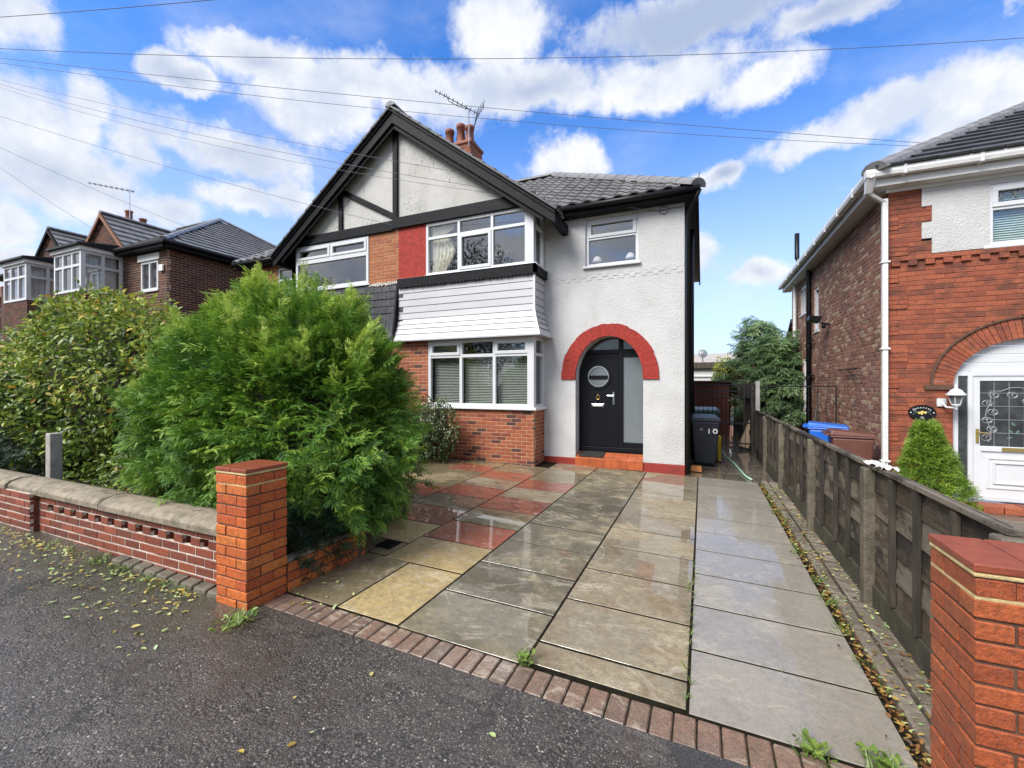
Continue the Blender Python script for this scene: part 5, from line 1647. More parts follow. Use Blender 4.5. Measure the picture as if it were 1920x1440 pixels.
# things on the right-hand house
t = thing('floodlight', 'black floodlight on a short arm high on the brick side wall', 'floodlight', (2.62, 12.0, 3.05))
MB().beam((2.66, 12.0, 2.98), (2.50, 12.0, 3.02), .04, .04).build('arm', 'gutter_black', t)
mb = MB()
mb.hexa([(2.24, 11.88, 3.10), (2.44, 11.88, 3.02), (2.44, 12.12, 3.02), (2.24, 12.12, 3.10), (2.26, 11.86, 3.20), (2.50, 11.86, 3.16), (2.50, 12.14, 3.16), (2.26, 12.14, 3.20)])
mb.build('lamp_head', 'gutter_black', t, bevel=.01)
MB().lathe((2.55, 12.0, 2.90), [(.0, 0), (.04, .01), (.045, .06), (.03, .09)], 10).build('sensor', 'gutter_black', t, smooth=True)
t = thing('wall_bracket', 'rusty iron bracket bar fixed to the brick side wall beside the white downpipe', 'bracket', (2.64, 10.2, 1.85))
mb = MB()
mb.tube([(2.58, 9.75, 1.90), (2.58, 10.95, 1.90)], .014, 5)
mb.tube([(2.64, 9.75, 1.90), (2.56, 9.75, 1.90), (2.64, 9.75, 1.68)], .012, 5)
mb.tube([(2.64, 10.1, 1.90), (2.56, 10.1, 1.90), (2.64, 10.1, 1.70)], .012, 5)
mb.tube([(2.58, 9.75, 1.72), (2.6, 10.4, 1.88)], .01, 5)
mb.build('bars', 'iron', t)
t = thing('wall_lantern', 'white coach lantern on the brickwork beside the porch', 'lantern', (3.37, 8.59, 1.3))
LC = (3.40, 8.43, 1.33)
MB().lathe((3.30, 8.585, 1.34), [(.055, -.06), (.06, 0), (.055, .06)], 12, sy=.3).build('back_plate', 'white_upvc', t)
MB().tube([(3.30, 8.57, 1.33), (3.32, 8.50, 1.27), (3.38, 8.44, 1.265), (3.40, 8.43, 1.30)], .016, 8).build('arm', 'white_upvc', t, smooth=True)
MB().lathe(LC, [(.012, -.10), (.02, -.08), (.012, -.06), (.05, -.03), (.055, -.01)], 12).build('foot', 'white_upvc', t, smooth=True)
mb = MB()
mb.lathe(LC, [(.052, -.01), (.085, .12)], 6)
mb.build('glass_shade', 'frosted', t)
mb = MB()
for i in range(6):
    a = 2 * math.pi * i / 6
    mb.tube([(LC[0] + .054 * math.cos(a), LC[1] + .054 * math.sin(a), LC[2] - .01), (LC[0] + .088 * math.cos(a), LC[1] + .088 * math.sin(a), LC[2] + .12)], .007, 4)
mb.build('glazing_bars', 'white_upvc', t)
MB().lathe(LC, [(.115, .115), (.12, .13), (.08, .165), (.065, .195), (.03, .215), (.012, .225), (.02, .245), (.008, .275)], 12).build('cap', 'white_upvc', t, smooth=True)
# oval name plaque
t = thing('name_plaque', 'black oval house-name plaque with gold flowers and white lettering', 'plaque', (3.07, 8.59, 1.18))
PC = (3.07, 1.18)
el_ = [(PC[0] + .165 * math.cos(2 * math.pi * i / 40), PC[1] + .118 * math.sin(2 * math.pi * i / 40)) for i in range(40)]
MB().pprism(PFf, el_, -.022, -.002).build('plate', 'gutter_black', t)
mb = MB()
mb.tube([PFf.p(PC[0] + .157 * math.cos(2 * math.pi * i / 40), -.023, PC[1] + .111 * math.sin(2 * math.pi * i / 40)) for i in range(41)], .004, 4)
mb.build('rim', 'gutter_black', t)
def text(body, size, mat, parent, m4, name='lettering', ext=.001):
    cu = bpy.data.curves.new(name, 'FONT')
    cu.body = body
    cu.size = size
    cu.align_x = 'CENTER'
    cu.align_y = 'CENTER'
    cu.extrude = ext
    cu.resolution_u = 2
    cu.materials.append(M[mat])
    tmp = bpy.data.objects.new('lettering', cu)
    COL.objects.link(tmp)
    bpy.context.view_layer.update()
    me = bpy.data.meshes.new_from_object(tmp.evaluated_get(bpy.context.evaluated_depsgraph_get()))
    me.name = name
    bpy.data.objects.remove(tmp)
    if not me.materials:
        me.materials.append(M[mat])
    return link(name, me, parent, m4)
word = 'Queensea'
for i, chh in enumerate(word):
    a = R(146 - i * (112 / (len(word) - 1)))
    m4 = Matrix.Translation(PFf.p(PC[0] + .118 * math.cos(a), -.0235, PC[1] + .078 * math.sin(a))) @ Matrix.Rotation((a - R(90)) * .55, 4, 'Y').inverted() @ Matrix.Rotation(R(90), 4, 'X')
    text(chh, .042, 'silver_paint', t, m4, 'letter')
text('20', .042, 'silver_paint', t, Matrix.Translation(PFf.p(PC[0], -.0235, PC[1] - .078)) @ Matrix.Rotation(R(90), 4, 'X'), 'numerals')
for s_ in (-1, 1):
    MB().pprism(PFf, [(PC[0] + s_ * .135 + .01 * math.cos(a), PC[1] + .008 * math.sin(a)) for a in [2 * math.pi * i / 10 for i in range(10)]], -.025, -.021).build('dot', 'silver_paint', t)
mb = MB()
for cu_, cv_, r_ in ((-.035, -.005, .019), (0, .008, .022), (.035, .002, .020), (-.005, -.02, .014)):
    for i in range(6):
        a = 2 * math.pi * i / 6
        c0 = (PC[0] + cu_ + r_ * .55 * math.cos(a), PC[1] + cv_ + r_ * .5 * math.sin(a))
        mb.pprism(PFf, [(c0[0] + r_ * .45 * math.cos(b), c0[1] + r_ * .42 * math.sin(b)) for b in [2 * math.pi * k / 8 for k in range(8)]], -.0255 - .001 * (i % 3), -.021)
mb.build('painted_flowers', 'gold', t)
mb = MB()
for s_ in (-1, 1):
    for k in range(4):
        c0 = (PC[0] + s_ * (.06 + .014 * k), PC[1] + .012 - .012 * k * (k % 2))
        a = s_ * (.5 - .4 * k)
        mb.pprism(PFf, [(c0[0] + (x_ * math.cos(a) - y_ * math.sin(a)), c0[1] + (x_ * math.sin(a) + y_ * math.cos(a))) for x_, y_ in ((-.014, 0), (0, .007), (.014, 0), (0, -.007))], -.0245, -.021)
mb.build('painted_leaves', 'sage_glass', t)

# ================================================================== THE DARK BRICK PAIR ON THE LEFT
Lh = thing('gabled_brick_house', 'dark brown brick house with two small gables and white bay windows beyond the hedge', 'house', (-18, 7.5, gz(-18)))
LY, LX = 7.55, -14.25
PLf, PLe = front(LY), east(LX)
LWn = (-15.58, -14.70)
brickwork(Lh, PLf, -16.6, LX, 2.2, 5.62, 'dark_brick', 'mortar_mid', nobj=30, block=lambda v: [LWn] if 4.40 < v < 5.36 else [], vis=lambda u, v: v > 3.9, depth=.1)
brickwork(Lh, PLe, LY + .055, 16, 2.2, 5.62, 'dark_brick', 'mortar_mid', nobj=200, vis=lambda u, v: v > 3.7 and u < 11, depth=.1)
MB().box(-25.5, LX - .12, LY + .12, 16, 0, 5.5).build('house_walls', 'dark_brick', Lh)
wl = window(Lh, PLf, LWn[0], LWn[1], 4.42, 5.30, mull=(-15.14,), fr=.07, w0=.0, sill=.04)
MB().pbox(PLf, LWn[0] - .1, LWn[1] + .1, -.04, .05, 5.31, 5.50).build('lintel', 'white_paint', Lh)
tag(MB().pbox(PLf, -14.56, -14.36, -.07, -.012, 4.92, 5.12).build('alarm_box', 'white_paint', bevel=.02), 'small white alarm box on the dark brick corner of the far left house', 'alarm box')
# bays and gables, one to each house of the pair
for k, (gx, fx0, bx) in enumerate(((-17.62, -18.15, -16.55), (-21.05, -21.6, -19.95))):
    by0 = 6.55
    Pb, Pe = front(by0), east(bx)
    window(Lh, Pb, fx0, bx, 4.35, 5.55, mull=(fx0 + .53, fx0 + 1.06), trans=5.12, fr=.075, name='bay_window', room=False)
    window(Lh, Pe, by0, LY, 4.35, 5.55, mull=(by0 + .52,), trans=5.12, fr=.075, name='bay_side_window', room=False)
    MB().box(bx - .10, bx + .004, by0 - .004, by0 + .1, 4.35, 5.55).build('bay_post', 'white_upvc', Lh)
    bw_ = MB().box(fx0, bx - .02, by0 + .03, LY, .3, 4.35).build('bay_wall', 'mortar_mid', Lh)
    brickwork(bw_, front(by0 + .02), fx0, bx - .014, 2.4, 4.34, 'dark_brick', 'mortar_mid', backing=False)
    brickwork(bw_, east(bx - .014), by0 + .075, LY, 2.4, 4.34, 'dark_brick', 'mortar_mid', backing=False)
    MB().box(fx0 - .08, bx + .06, by0 - .06, LY, 5.55, 5.66).build('bay_fascia', 'white_paint', Lh)
    MB().prism([(fx0 - .16, by0 - .16, 5.66), (bx + .14, by0 - .16, 5.66), (bx + .14, LY + .02, 5.66), (fx0 - .16, LY + .02, 5.66)],
               [(fx0 - .12, by0 - .12, 5.74), (bx + .10, by0 - .12, 5.74), (bx + .10, LY + .02, 5.92), (fx0 - .12, LY + .02, 5.92)]).build('bay_roof', 'black_paint', Lh)
    # net curtain in the side light
    nb = MB()
    for i in range(12):
        y0 = by0 + .12 + i * .065
        nb.quad((bx - .16 + .02 * (i % 2), y0, 4.42), (bx - .16 + .02 * ((i + 1) % 2), y0 + .065, 4.42), (bx - .16 + .02 * ((i + 1) % 2), y0 + .065, 5.48), (bx - .16 + .02 * (i % 2), y0, 5.48))
    tag(nb.build('net_curtain', 'net'), ('white net curtain in the bay of the dark brick house, behind its right side light', 'white net curtain in the far bay at the left edge, beside the low bay roof')[k], 'curtain', 'net curtains in the far bays')
    gw, gz0, gz1 = 1.32, 5.78, 7.04
    PLg = front(LY - .02)
    brick_tri = MB()
    brick_tri.pprism(PLg, [(gx - gw, gz0 - .25), (gx + gw, gz0 - .25), (gx + gw, gz0), (gx, gz1), (gx - gw, gz0)], .006, .12)
    gwall = brick_tri.build('gable_wall', 'mortar_dark', Lh)
    brickwork(gwall, PLg, gx - gw, gx + gw, gz0 - .25, gz1, 'dark_brick', 'mortar_dark', nobj=0, backing=False,
              top=lambda v, gx=gx, gw=gw, gz0=gz0, gz1=gz1: (gx - gw * min(1, (gz1 - v) / (gz1 - gz0)), gx + gw * min(1, (gz1 - v) / (gz1 - gz0))))
    for s_ in (-1, 1):
        sl_ = (gz1 - gz0) / gw
        xe = gx + s_ * (gw + .16)
        def gg(x, dz):
            return (x, gz1 + .05 - sl_ * abs(x - gx) + dz)
        MB().pprism(front(LY - .14), [gg(gx, 0), gg(xe, 0), gg(xe, -.13), gg(gx, -.13)], 0, .05).build('verge_board', 'brown_verge' if k == 0 else 'black_paint', Lh)
        nrm_ = math.hypot(1, sl_)
        mb = MB()
        slope_tiles(mb, (xe, LY - .10, gg(xe, 0)[1]), (0, 1, 0), (-s_ / nrm_, 0, sl_ / nrm_), (s_ * sl_ / nrm_, 0, 1 / nrm_), 20, 7, .30, (gw + .16) * nrm_ / 7, .035, FLAT, None)
        mb.build('roof_tiles', 'flat_tile', Lh, kind='stuff')
    capping(Lh, (gx, LY - .12, gz1 + .08), (gx, 12.5, gz1 + .08), mat='flat_tile', r=.10)
# eaves and the hipped main roof
LR, LRY, LRZ, LRP = LX + .30, LY - .25, 5.72, .62
kl = math.hypot(1, LRP)
MB().box(-16.5, LR, LRY, LRY + .04, 5.55, 5.72).build('fascia', 'black_paint', Lh)
MB().box(LR - .04, LR, LRY, 16, 5.55, 5.72).build('fascia', 'black_paint', Lh)
MB().box(-16.5, LR - .04, LRY + .04, LY, 5.55, 5.57).build('soffit', 'black_paint', Lh)
MB().box(LX, LR - .04, LY, 16, 5.552, 5.572).build('soffit', 'black_paint', Lh)
MB().tube([(-16.4, LRY - .05, 5.68), (LR + .05, LRY - .05, 5.68), (LR + .05, 16, 5.68)], .055, 8).build('gutter', 'gutter_black', Lh)
RW = 4.3
mb = MB()
V = [(LR, LRY, LRZ), (-25.6, LRY, LRZ), (-25.6, LRY + 2 * RW, LRZ), (LR, LRY + 2 * RW, LRZ), (LR - RW, LRY + RW, LRZ + RW * LRP), (-25.6 + RW, LRY + RW, LRZ + RW * LRP)]
mb.add(V, [(0, 4, 5, 1), (1, 5, 2), (2, 5, 4, 3), (3, 4, 0)])
mb.build('roof', 'flat_tile', Lh)
mb = MB()
slope_tiles(mb, (-25.6, LRY, LRZ + .01), (1, 0, 0), (0, 1 / kl, LRP / kl), (0, -LRP / kl, 1 / kl), 38, 16, .31, RW * kl / 16, .035, FLAT,
            lambda a, b: -25.6 + a < LR - b / kl - .08 and -25.6 + a > -25.6 + b / kl)
slope_tiles(mb, (LR, LRY, LRZ + .01), (0, 1, 0), (-1 / kl, 0, LRP / kl), (LRP / kl, 0, 1 / kl), 28, 16, .31, RW * kl / 16, .035, FLAT,
            lambda a, b: a > b / kl + .08 and a < 2 * RW - b / kl - .08)
mb.build('roof_tiles', 'flat_tile', Lh, kind='stuff')
capping(Lh, (LR, LRY, LRZ + .04), (LR - RW, LRY + RW, LRZ + RW * LRP + .06), name='hip_tile', mat='flat_tile', r=.09)
capping(Lh, (LR, LRY + 2 * RW, LRZ + .04), (LR - RW, LRY + RW, LRZ + RW * LRP + .06), name='hip_tile', mat='flat_tile', r=.09)
capping(Lh, (LR - RW, LRY + RW, LRZ + RW * LRP + .06), (-25.6 + RW, LRY + RW, LRZ + RW * LRP + .06), mat='flat_tile', r=.09)
cc = MB().box(-19.19, -18.71, 8.61, 9.5, 6.0, 7.50).build('chimney', 'mortar_dark', Lh)
brickwork(cc, front(8.6), -19.2, -18.7, 6.1, 7.45, 'dark_brick', 'mortar_dark', backing=False)
brickwork(cc, east(-18.7), 8.656, 9.5, 6.1, 7.45, 'dark_brick', 'mortar_dark', backing=False)
MB().box(-19.25, -18.65, 8.55, 9.56, 7.34, 7.44).build('chimney_band', 'dark_brick', cc)
for py_, hh in ((8.82, .40), (9.25, .26)):
    MB().lathe((-18.95, py_, 7.48), [(.13, 0), (.11, .04), (.10, hh - .07), (.125, hh - .05), (.12, hh)], 12).build('chimney_pot', 'terracotta', cc, smooth=True)
aerial('thin television aerial over the dark chimney of the far left house', (-18.75, 8.75, 7.4), (-18.75, 8.75, 8.62), (-20.0, 8.15, 8.80), (-18.65, 8.80, 8.52), 9, .16, grid=False)
# a reddish house far down the street at the picture's left edge
Fh = thing('red_roofed_house', 'red roofed house at the far left end of the street', 'house', (-33, 9, .28))
MB().box(-36, -29.5, 8.2, 16, 0, 5.6).build('house_wall', 'house_far', Fh)
MB().prism([(-36.3, 7.9, 5.6), (-29.2, 7.9, 5.6), (-29.2, 16.3, 5.6), (-36.3, 16.3, 5.6)], [(-34, 11.9, 7.7), (-31.5, 11.9, 7.7), (-31.5, 12.3, 7.7), (-34, 12.3, 7.7)]).build('roof', 'rose_tile', Fh)
window(Fh, east(-29.5), 8.6, 10.0, 3.9, 5.1, trans=4.8, w0=-.02, fr=.09)
window(Fh, east(-29.5), 8.6, 10.0, 1.0, 2.6, trans=2.2, w0=-.02, fr=.09)

# ================================================================== GATE PILLARS AND THE FRONT WALL
def pillar(label, x0, y0, zb, n, capd, group, mat='pillar_brick'):
    s_ = .3275
    t = thing('gate_pillar', label, 'pillar', (x0 + s_ / 2, y0 + s_ / 2, zb), group)
    MB().box(x0 + .007, x0 + s_ - .007, y0 + .007, y0 + s_ - .007, zb, zb + n * .075).build('mortar', 'mortar_dark', t)
    bl, bw, bh, j = .215, .1025, .065, .010
    key = ('full', label)
    def full(l, w_, h, c=.004):
        mb = MB()
        a, b, d = l / 2, w_ / 2, h / 2
        V = []
        for z, e in ((-d, c), (-d + c, 0), (d - c, 0), (d, c)):
            V += [(-a + e, -b + e, z), (a - e, -b + e, z), (a - e, b - e, z), (-a + e, b - e, z)]
        F = [(3, 2, 1, 0), (12, 13, 14, 15)] + [(4 * k + i, 4 * k + (i + 1) % 4, 4 * k + 4 + (i + 1) % 4, 4 * k + 4 + i) for k in range(3) for i in range(4)]
        mb.add(V, F)
        return mb.mesh('brick', mat)
    me = full(bl, bw, bh)
    for i in range(n):
        z = zb + .075 * i + .0325 + .005
        if i % 2 == 0:
            lay = [(bl / 2, bw / 2, 0), (s_ - bw / 2, bl / 2, 1), (s_ - bl / 2, s_ - bw / 2, 0), (bw / 2, s_ - bl / 2, 1)]
        else:
            lay = [(s_ - bl / 2, bw / 2, 0), (s_ - bw / 2, s_ - bl / 2, 1), (bl / 2, s_ - bw / 2, 0), (bw / 2, bl / 2, 1)]
        for px_, py_, r_ in lay:
            m4 = Matrix.Translation((x0 + px_ + random.uniform(-.003, .003), y0 + py_ + random.uniform(-.003, .003), z + random.uniform(-.0012, .0012))) @ Matrix.Rotation(R(90) * r_ + random.uniform(-.012, .012), 4, 'Z') @ Matrix.Rotation(random.uniform(-.008, .008), 4, 'Y')
            link('brick', me, t, m4)
    zt = zb + n * .075
    MB().box(x0 - .004, x0 + s_ + .004, y0 - .004, y0 + s_ + .004, zt, zt + .018).build('bedding_mortar', 'mortar_buff', t, bevel=.006)
    MB().box(x0 - .006, x0 + s_ / 2 - .002, y0 - .008, y0 + s_ + .008, zt + .018, zt + .018 + capd).build('cap_tile', 'pillar_cap', t, bevel=.006)
    MB().box(x0 + s_ / 2 + .002, x0 + s_ + .006, y0 - .008, y0 + s_ + .008, zt + .018, zt + .018 + capd).build('cap_tile', 'pillar_cap', t, bevel=.006)
    # pale pointing left smeared in the top joints
    mb = MB()
    for i in (n - 1,):
        z = zb + .075 * i
        mb.box(x0 + .001, x0 + s_ - .001, y0 + .001, y0 + s_ - .001, z - .004, z + .007)
    mb.build('pointing', 'mortar_buff', t)
    return t
M['pillar_cap'] = mat_plain('pillar_cap', (0.24, 0.055, 0.026), 0.45, 0.2, 12, 0.3, 60, dirt=0.4, dirtc=(0.15, 0.045, 0.03), dscale=8, coat=0.2)
pillar('bright orange brick gate pillar standing in front of the conifer at the end of the low wall', -3.28, 2.06, -.02, 13, .028, 'brick gate pillars')
pillar('tall rust-red brick gate pillar in front of the wooden fence, cut off by the right edge', .885, 2.07, -.13, 14, .032, 'brick gate pillars', 'pillar_brick_shade_wet')

Wl = thing('garden_wall', 'low red brick front wall with a row of square gaps and rounded stone coping', 'wall', (-5.5, 2.25, gz(-5.5)))
PW = front(2.17)
wz = .005
def wall_z(u):
    return wz
def honey(v):
    # one pierced course: every other half brick left out
    if abs(v - (wz + .3375)) < .03 or False:
        out = []
        u = -6.25 + .112
        while u < -3.45:
            out.append((u, u + .108))
            u += .225
        return out
    return []
mbk = MB()
brickwork(Wl, PW, -6.33, -3.285, wz, wz + .45, 'wall_brick', 'mortar_white', nobj=110, block=honey, joint=.011, depth=.03, proud=.005, phase=.02)
for i in range(6):
    for a, b in free(-6.33, -3.285, honey(wz + (i + .5) * .075)):
        MB().pbox(PW, a, b, .032, .20, wz + i * .075, wz + (i + 1) * .075 - (.0 if i != 3 else .0005)).build('wall_core', 'wall_brick', Wl)
MB().box(-9.8, -6.335, 2.131, 2.30, .03, .48).build('wall_core', 'mortar_dark', Wl)
brickwork(Wl, front(2.10), -9.8, -6.33, .03, .48, 'wall_brick', 'mortar_white', nobj=60, joint=.010, depth=.03, proud=.005, name='wall_pier')
brickwork(Wl, east(-6.33), 2.155, 2.30, .03, .48, 'wall_brick', 'mortar_dark', nobj=12, depth=.05, name='wall_pier_end', phase=.0)
# rounded stone coping in long pieces
prof = [(0, 0), (0, .05), (.035, .085), (.12, .108), (.20, .108), (.285, .085), (.32, .05), (.32, 0)]
for a, b, z, yo in ((-5.05, -3.29, .458, 0), (-6.88, -5.058, .47, .0), (-8.3, -6.888, .485, -.02), (-9.8, -8.308, .50, -.02)):
    A = [(a, 2.115 + yo + p, z + q) for p, q in prof]
    Bq = [(b, 2.115 + yo + p, z + q - .008) for p, q in prof]
    MB().prism(A, Bq).build('coping_stone', 'stone', Wl, bevel=.006)
# rough kerb blocks at the wall's foot
for i in range(9):
    x0 = -4.75 + i * .165
    z0 = gz(x0)
    mb = MB()
    mb.hexa([(x0, 2.06 + random.uniform(-.01, .01), z0 - .05), (x0 + .15, 2.065, z0 - .05), (x0 + .15, 2.165, z0 - .05), (x0, 2.165, z0 - .05),
             (x0 + .01, 2.08, z0 + .035), (x0 + .14, 2.085, z0 + .03), (x0 + .145, 2.165, z0 + .045), (x0 + .005, 2.165, z0 + .045)])
    mb.build('footing_stone', 'concrete_wet', Wl, bevel=.012)
# low brick border of the flower bed
Bd = thing('border_wall', 'low orange brick border of the flower bed running back from the left gate pillar', 'wall', (-3.0, 2.8, 0))
brickwork(Bd, east(-2.945), 2.395, 3.235, -.01, .215, 'pillar_brick', 'mortar_dark', nobj=16, depth=.1)
brickwork(Bd, PF((0, 3.235, 0), (-1, 0, 0), (0, -1, 0)), 2.945, 3.9, -.01, .215, 'pillar_brick', 'mortar_dark', nobj=0, depth=.1)
brickwork(Bd, front(3.13), -3.9, -3.05, .1, .215, 'pillar_brick', 'mortar_dark', nobj=0, depth=.04)
MB().box(-3.05, -2.95, 2.39, 3.23, .212, .245).build('bed_coping', 'stone', Bd, bevel=.01)
MB().box(-3.9, -3.05, 3.13, 3.23, .212, .243).build('bed_coping', 'stone', Bd, bevel=.01)
tag(MB().box(-7.48, -7.36, 2.62, 2.74, .1, 1.0).build('concrete_post', 'concrete', bevel=.01), 'short square concrete post rising behind the stone coping at the left', 'post')
# drain cover
t = thing('drain_cover', 'small black plastic drain cover set in the slab by the flower bed', 'drain cover', (-2.86, 3.45, .004))
mb = MB()
frame_rect(mb, PF((0, 0, .0), (1, 0, 0), (0, 1, 0)), 0, 0, 0, 0, 0, 0, 0)
mb = MB()
dxy = (-2.97, -2.79, 3.40, 3.58)
for a, b, c, d in ((dxy[0], dxy[1], dxy[2], dxy[2] + .02), (dxy[0], dxy[1], dxy[3] - .02, dxy[3]), (dxy[0], dxy[0] + .02, dxy[2] + .02, dxy[3] - .02), (dxy[1] - .02, dxy[1], dxy[2] + .02, dxy[3] - .02)):
    mb.box(a, b, c, d, gz(-2.9) + .003, gz(-2.9) + .016)
mb.build('rim', 'gutter_black', t)
mb = MB()
for i in range(5):
    x0 = dxy[0] + .026 + i * .027
    mb.box(x0, x0 + .016, dxy[2] + .02, dxy[3] - .02, gz(-2.9) + .003, gz(-2.9) + .012)
mb.build('bars', 'gutter_black', t)

# ================================================================== FENCES AND GATES ON THE RIGHT
FX = 1.205
Fe = thing('board_fence', 'low weathered dark board fence with concrete posts along the driveway', 'fence', (FX, 7, gz(FX)))
posts = [2.50, 4.17, 6.07, 8.20, 10.15, 11.9]
for y_ in posts:
    A = [(FX - .075, y_ - .05), (FX + .03, y_ - .05), (FX + .03, y_ + .05), (FX - .075, y_ + .05)]
    MB().prism([(a, b, -.2) for a, b in A], [(a * .5 + (FX - .022) * .5 if False else a, b, .965) for a, b in A]).build('fence_post', 'concrete_wet', Fe, bevel=.012)
for y0, y1 in zip(posts, posts[1:]):
    a, b = y0 + .052, y1 - .052
    MB().box(FX - .025, FX + .025, a, b, -.13, .09).build('gravel_board', 'mossy', Fe, bevel=.008)
    n = 5
    hgt = .88 / n
    for i in range(n):
        z0 = .095 + i * hgt
        mb = MB()
        mb.hexa([(FX - .012, a, z0), (FX + .004, a, z0), (FX + .004, b, z0), (FX - .012, b, z0),
                 (FX + .0, a, z0 + hgt + .02), (FX + .008, a, z0 + hgt + .02), (FX + .008, b, z0 + hgt + .02), (FX + .0, b, z0 + hgt + .02)])
        m_ = mb.build('fence_board', 'fence_wood', Fe)
    nb = 3
    for i in range(1, nb + 1):
        y_ = a + (b - a) * i / (nb + 1) + random.uniform(-.05, .05)
        MB().box(FX - .045, FX - .013, y_ - .014, y_ + .014, .10, .955).build('batten', 'fence_batten', Fe)
    MB().box(FX - .045, FX - .013, a, a + .03, .10, .955).build('batten', 'fence_batten', Fe)
    MB().hexa([(FX - .04, a - .05, .968), (FX + .035, a - .05, .968), (FX + .035, b + .05, .968), (FX - .04, b + .05, .968), (FX - .035, a - .05, .998), (FX + .03, a - .05, .990), (FX + .03, b + .05, .990), (FX - .035, b + .05, .998)]).build('capping_rail', 'fence_wood', Fe, bevel=.004)
tag(MB().box(1.16, 1.26, 11.86, 11.96, -.2, 1.68).build('gate_post', 'white_concrete', bevel=.012), 'tall white concrete post where the low fence meets the close-boarded fence', 'post')
Cf = thing('close_board_fence', 'tall dark close-boarded fence lining the back of the side passage', 'fence', (1.2, 15, -.1))
y_ = 12.0
k = 0
while y_ < 20:
    MB().box(1.17 + .012 * (k % 2), 1.195 + .012 * (k % 2), y_, y_ + .115, -.1, 1.62 + random.uniform(-.02, .03)).build('fence_board', 'dark_board', Cf)
    y_ += .11
    k += 1
for y_ in (12.05, 14.2, 16.4, 18.6):
    MB().box(1.09, 1.165, y_, y_ + .09, -.1, 1.66).build('fence_post', 'dark_board', Cf)
MB().box(1.13, 1.168, 12.0, 20, .32, .40).build('rail', 'dark_board', Cf)
MB().box(1.13, 1.168, 12.0, 20, 1.25, 1.33).build('rail', 'dark_board', Cf)
def bar_gate(label, x0, x1, y, z0, z1, nb, rails):
    t = thing('iron_gate', label, 'gate', ((x0 + x1) / 2, y, z0))
    for z_ in rails:
        MB().beam((x0, y, z_), (x1, y, z_), .018, .03).build('rail', 'iron', t)
    for i in range(nb + 1):
        x_ = x0 + (x1 - x0) * i / nb
        e = i in (0, nb)
        MB().tube([(x_, y, z0), (x_, y, z1)], .013 if e else .007, 6).build('gate_bar', 'iron', t)
    return t
bar_gate('thin black iron bar gate across the side passage behind the wheelie bins', -.27, 1.10, 11.3, .05, 1.60, 14, (.25, .72, 1.32, 1.46, 1.60))
bar_gate('thin rusty iron gate between the fence and the brick side wall of the right-hand house', 1.30, 2.60, 11.2, .0, 1.57, 8, (.2, 1.57))
# brown timber shed end, low building behind, house far behind
Sh = thing('timber_shed', 'red-brown boarded shed end closing the side passage', 'shed', (.25, 16.6, -.1))
for i in range(10):
    x0 = -.42 + i * .126
    MB().box(x0, x0 + .122, 16.5 + .006 * (i % 2), 16.54, -.1, 1.69).build('wall_board', 'shed_brown', Sh)
MB().prism([(-.55, 16.4, 1.69), (.95, 16.4, 1.69), (.95, 18.6, 1.69), (-.55, 18.6, 1.69)], [(-.55, 16.4, 1.75), (.95, 16.4, 1.75), (.95, 18.6, 1.77), (-.55, 18.6, 1.77)]).build('roof', 'dark_board', Sh)
MB().box(-.42, .84, 16.56, 18.5, -.1, 1.685).build('shed_body', 'shed_brown', Sh)
MB().box(-.12, .18, 16.47, 16.495, 1.58, 1.60).build('bolt', 'steel', Sh)
Gr = thing('flat_roofed_garage', 'low white flat-roofed building with a dark strip window behind the shed', 'garage', (.1, 20, 0))
MB().box(-1.5, .72, 20.0, 24, -.1, 2.30).build('garage_wall', 'white_paint', Gr)
MB().box(-1.6, .80, 19.85, 24.1, 2.30, 2.55).build('roof', 'dark_board', Gr)
window(Gr, front(19.98), -.55, .60, 1.93, 2.27, fr=.06, w0=-.02, room=False)
MB().box(-.5, .55, 20.0 - .02 + .05, 20.1, 1.93, 2.27).build('dark_room', 'interior', Gr)
Rh = thing('distant_house', 'distant house with a pale slate roof behind the low garage', 'house', (1, 40, 0))
MB().box(-8, 8.5, 38, 46, -.2, 3.3).build('house_wall', 'house_far', Rh)
MB().prism([(-8.4, 37.6, 3.2), (8.9, 37.6, 3.2), (8.9, 46.4, 3.2), (-8.4, 46.4, 3.2)], [(-6.2, 41.8, 4.35), (6.6, 41.8, 4.35), (6.6, 42.2, 4.35), (-6.2, 42.2, 4.35)]).build('roof', 'concrete', Rh)
t = thing('satellite_dish', 'round satellite dish above the garage roof in the side passage', 'satellite dish', (.15, 24, 2.5))
MB().tube([(.02, 23, 2.5), (.02, 23, 3.0)], .03, 6).build('mast', 'steel', t)
mb = MB()
mb.lathe((0, 0, 0), [(.02, .07), (.12, .045), (.20, .0), (.21, .01)], 18)
R4 = Matrix.Translation((.02, 22.9, 3.12)) @ Matrix.Rotation(R(75), 4, 'X') @ Matrix.Rotation(R(15), 4, 'Y')
mb.v = [tuple(R4 @ Vector(q)) for q in mb.v]
mb.build('dish', 'lead', t, smooth=True)
MB().tube([(.02, 23, 3.0), (-.05, 22.55, 3.12), (-.05, 22.5, 3.2)], .014, 5).build('feed_arm', 'steel', t)

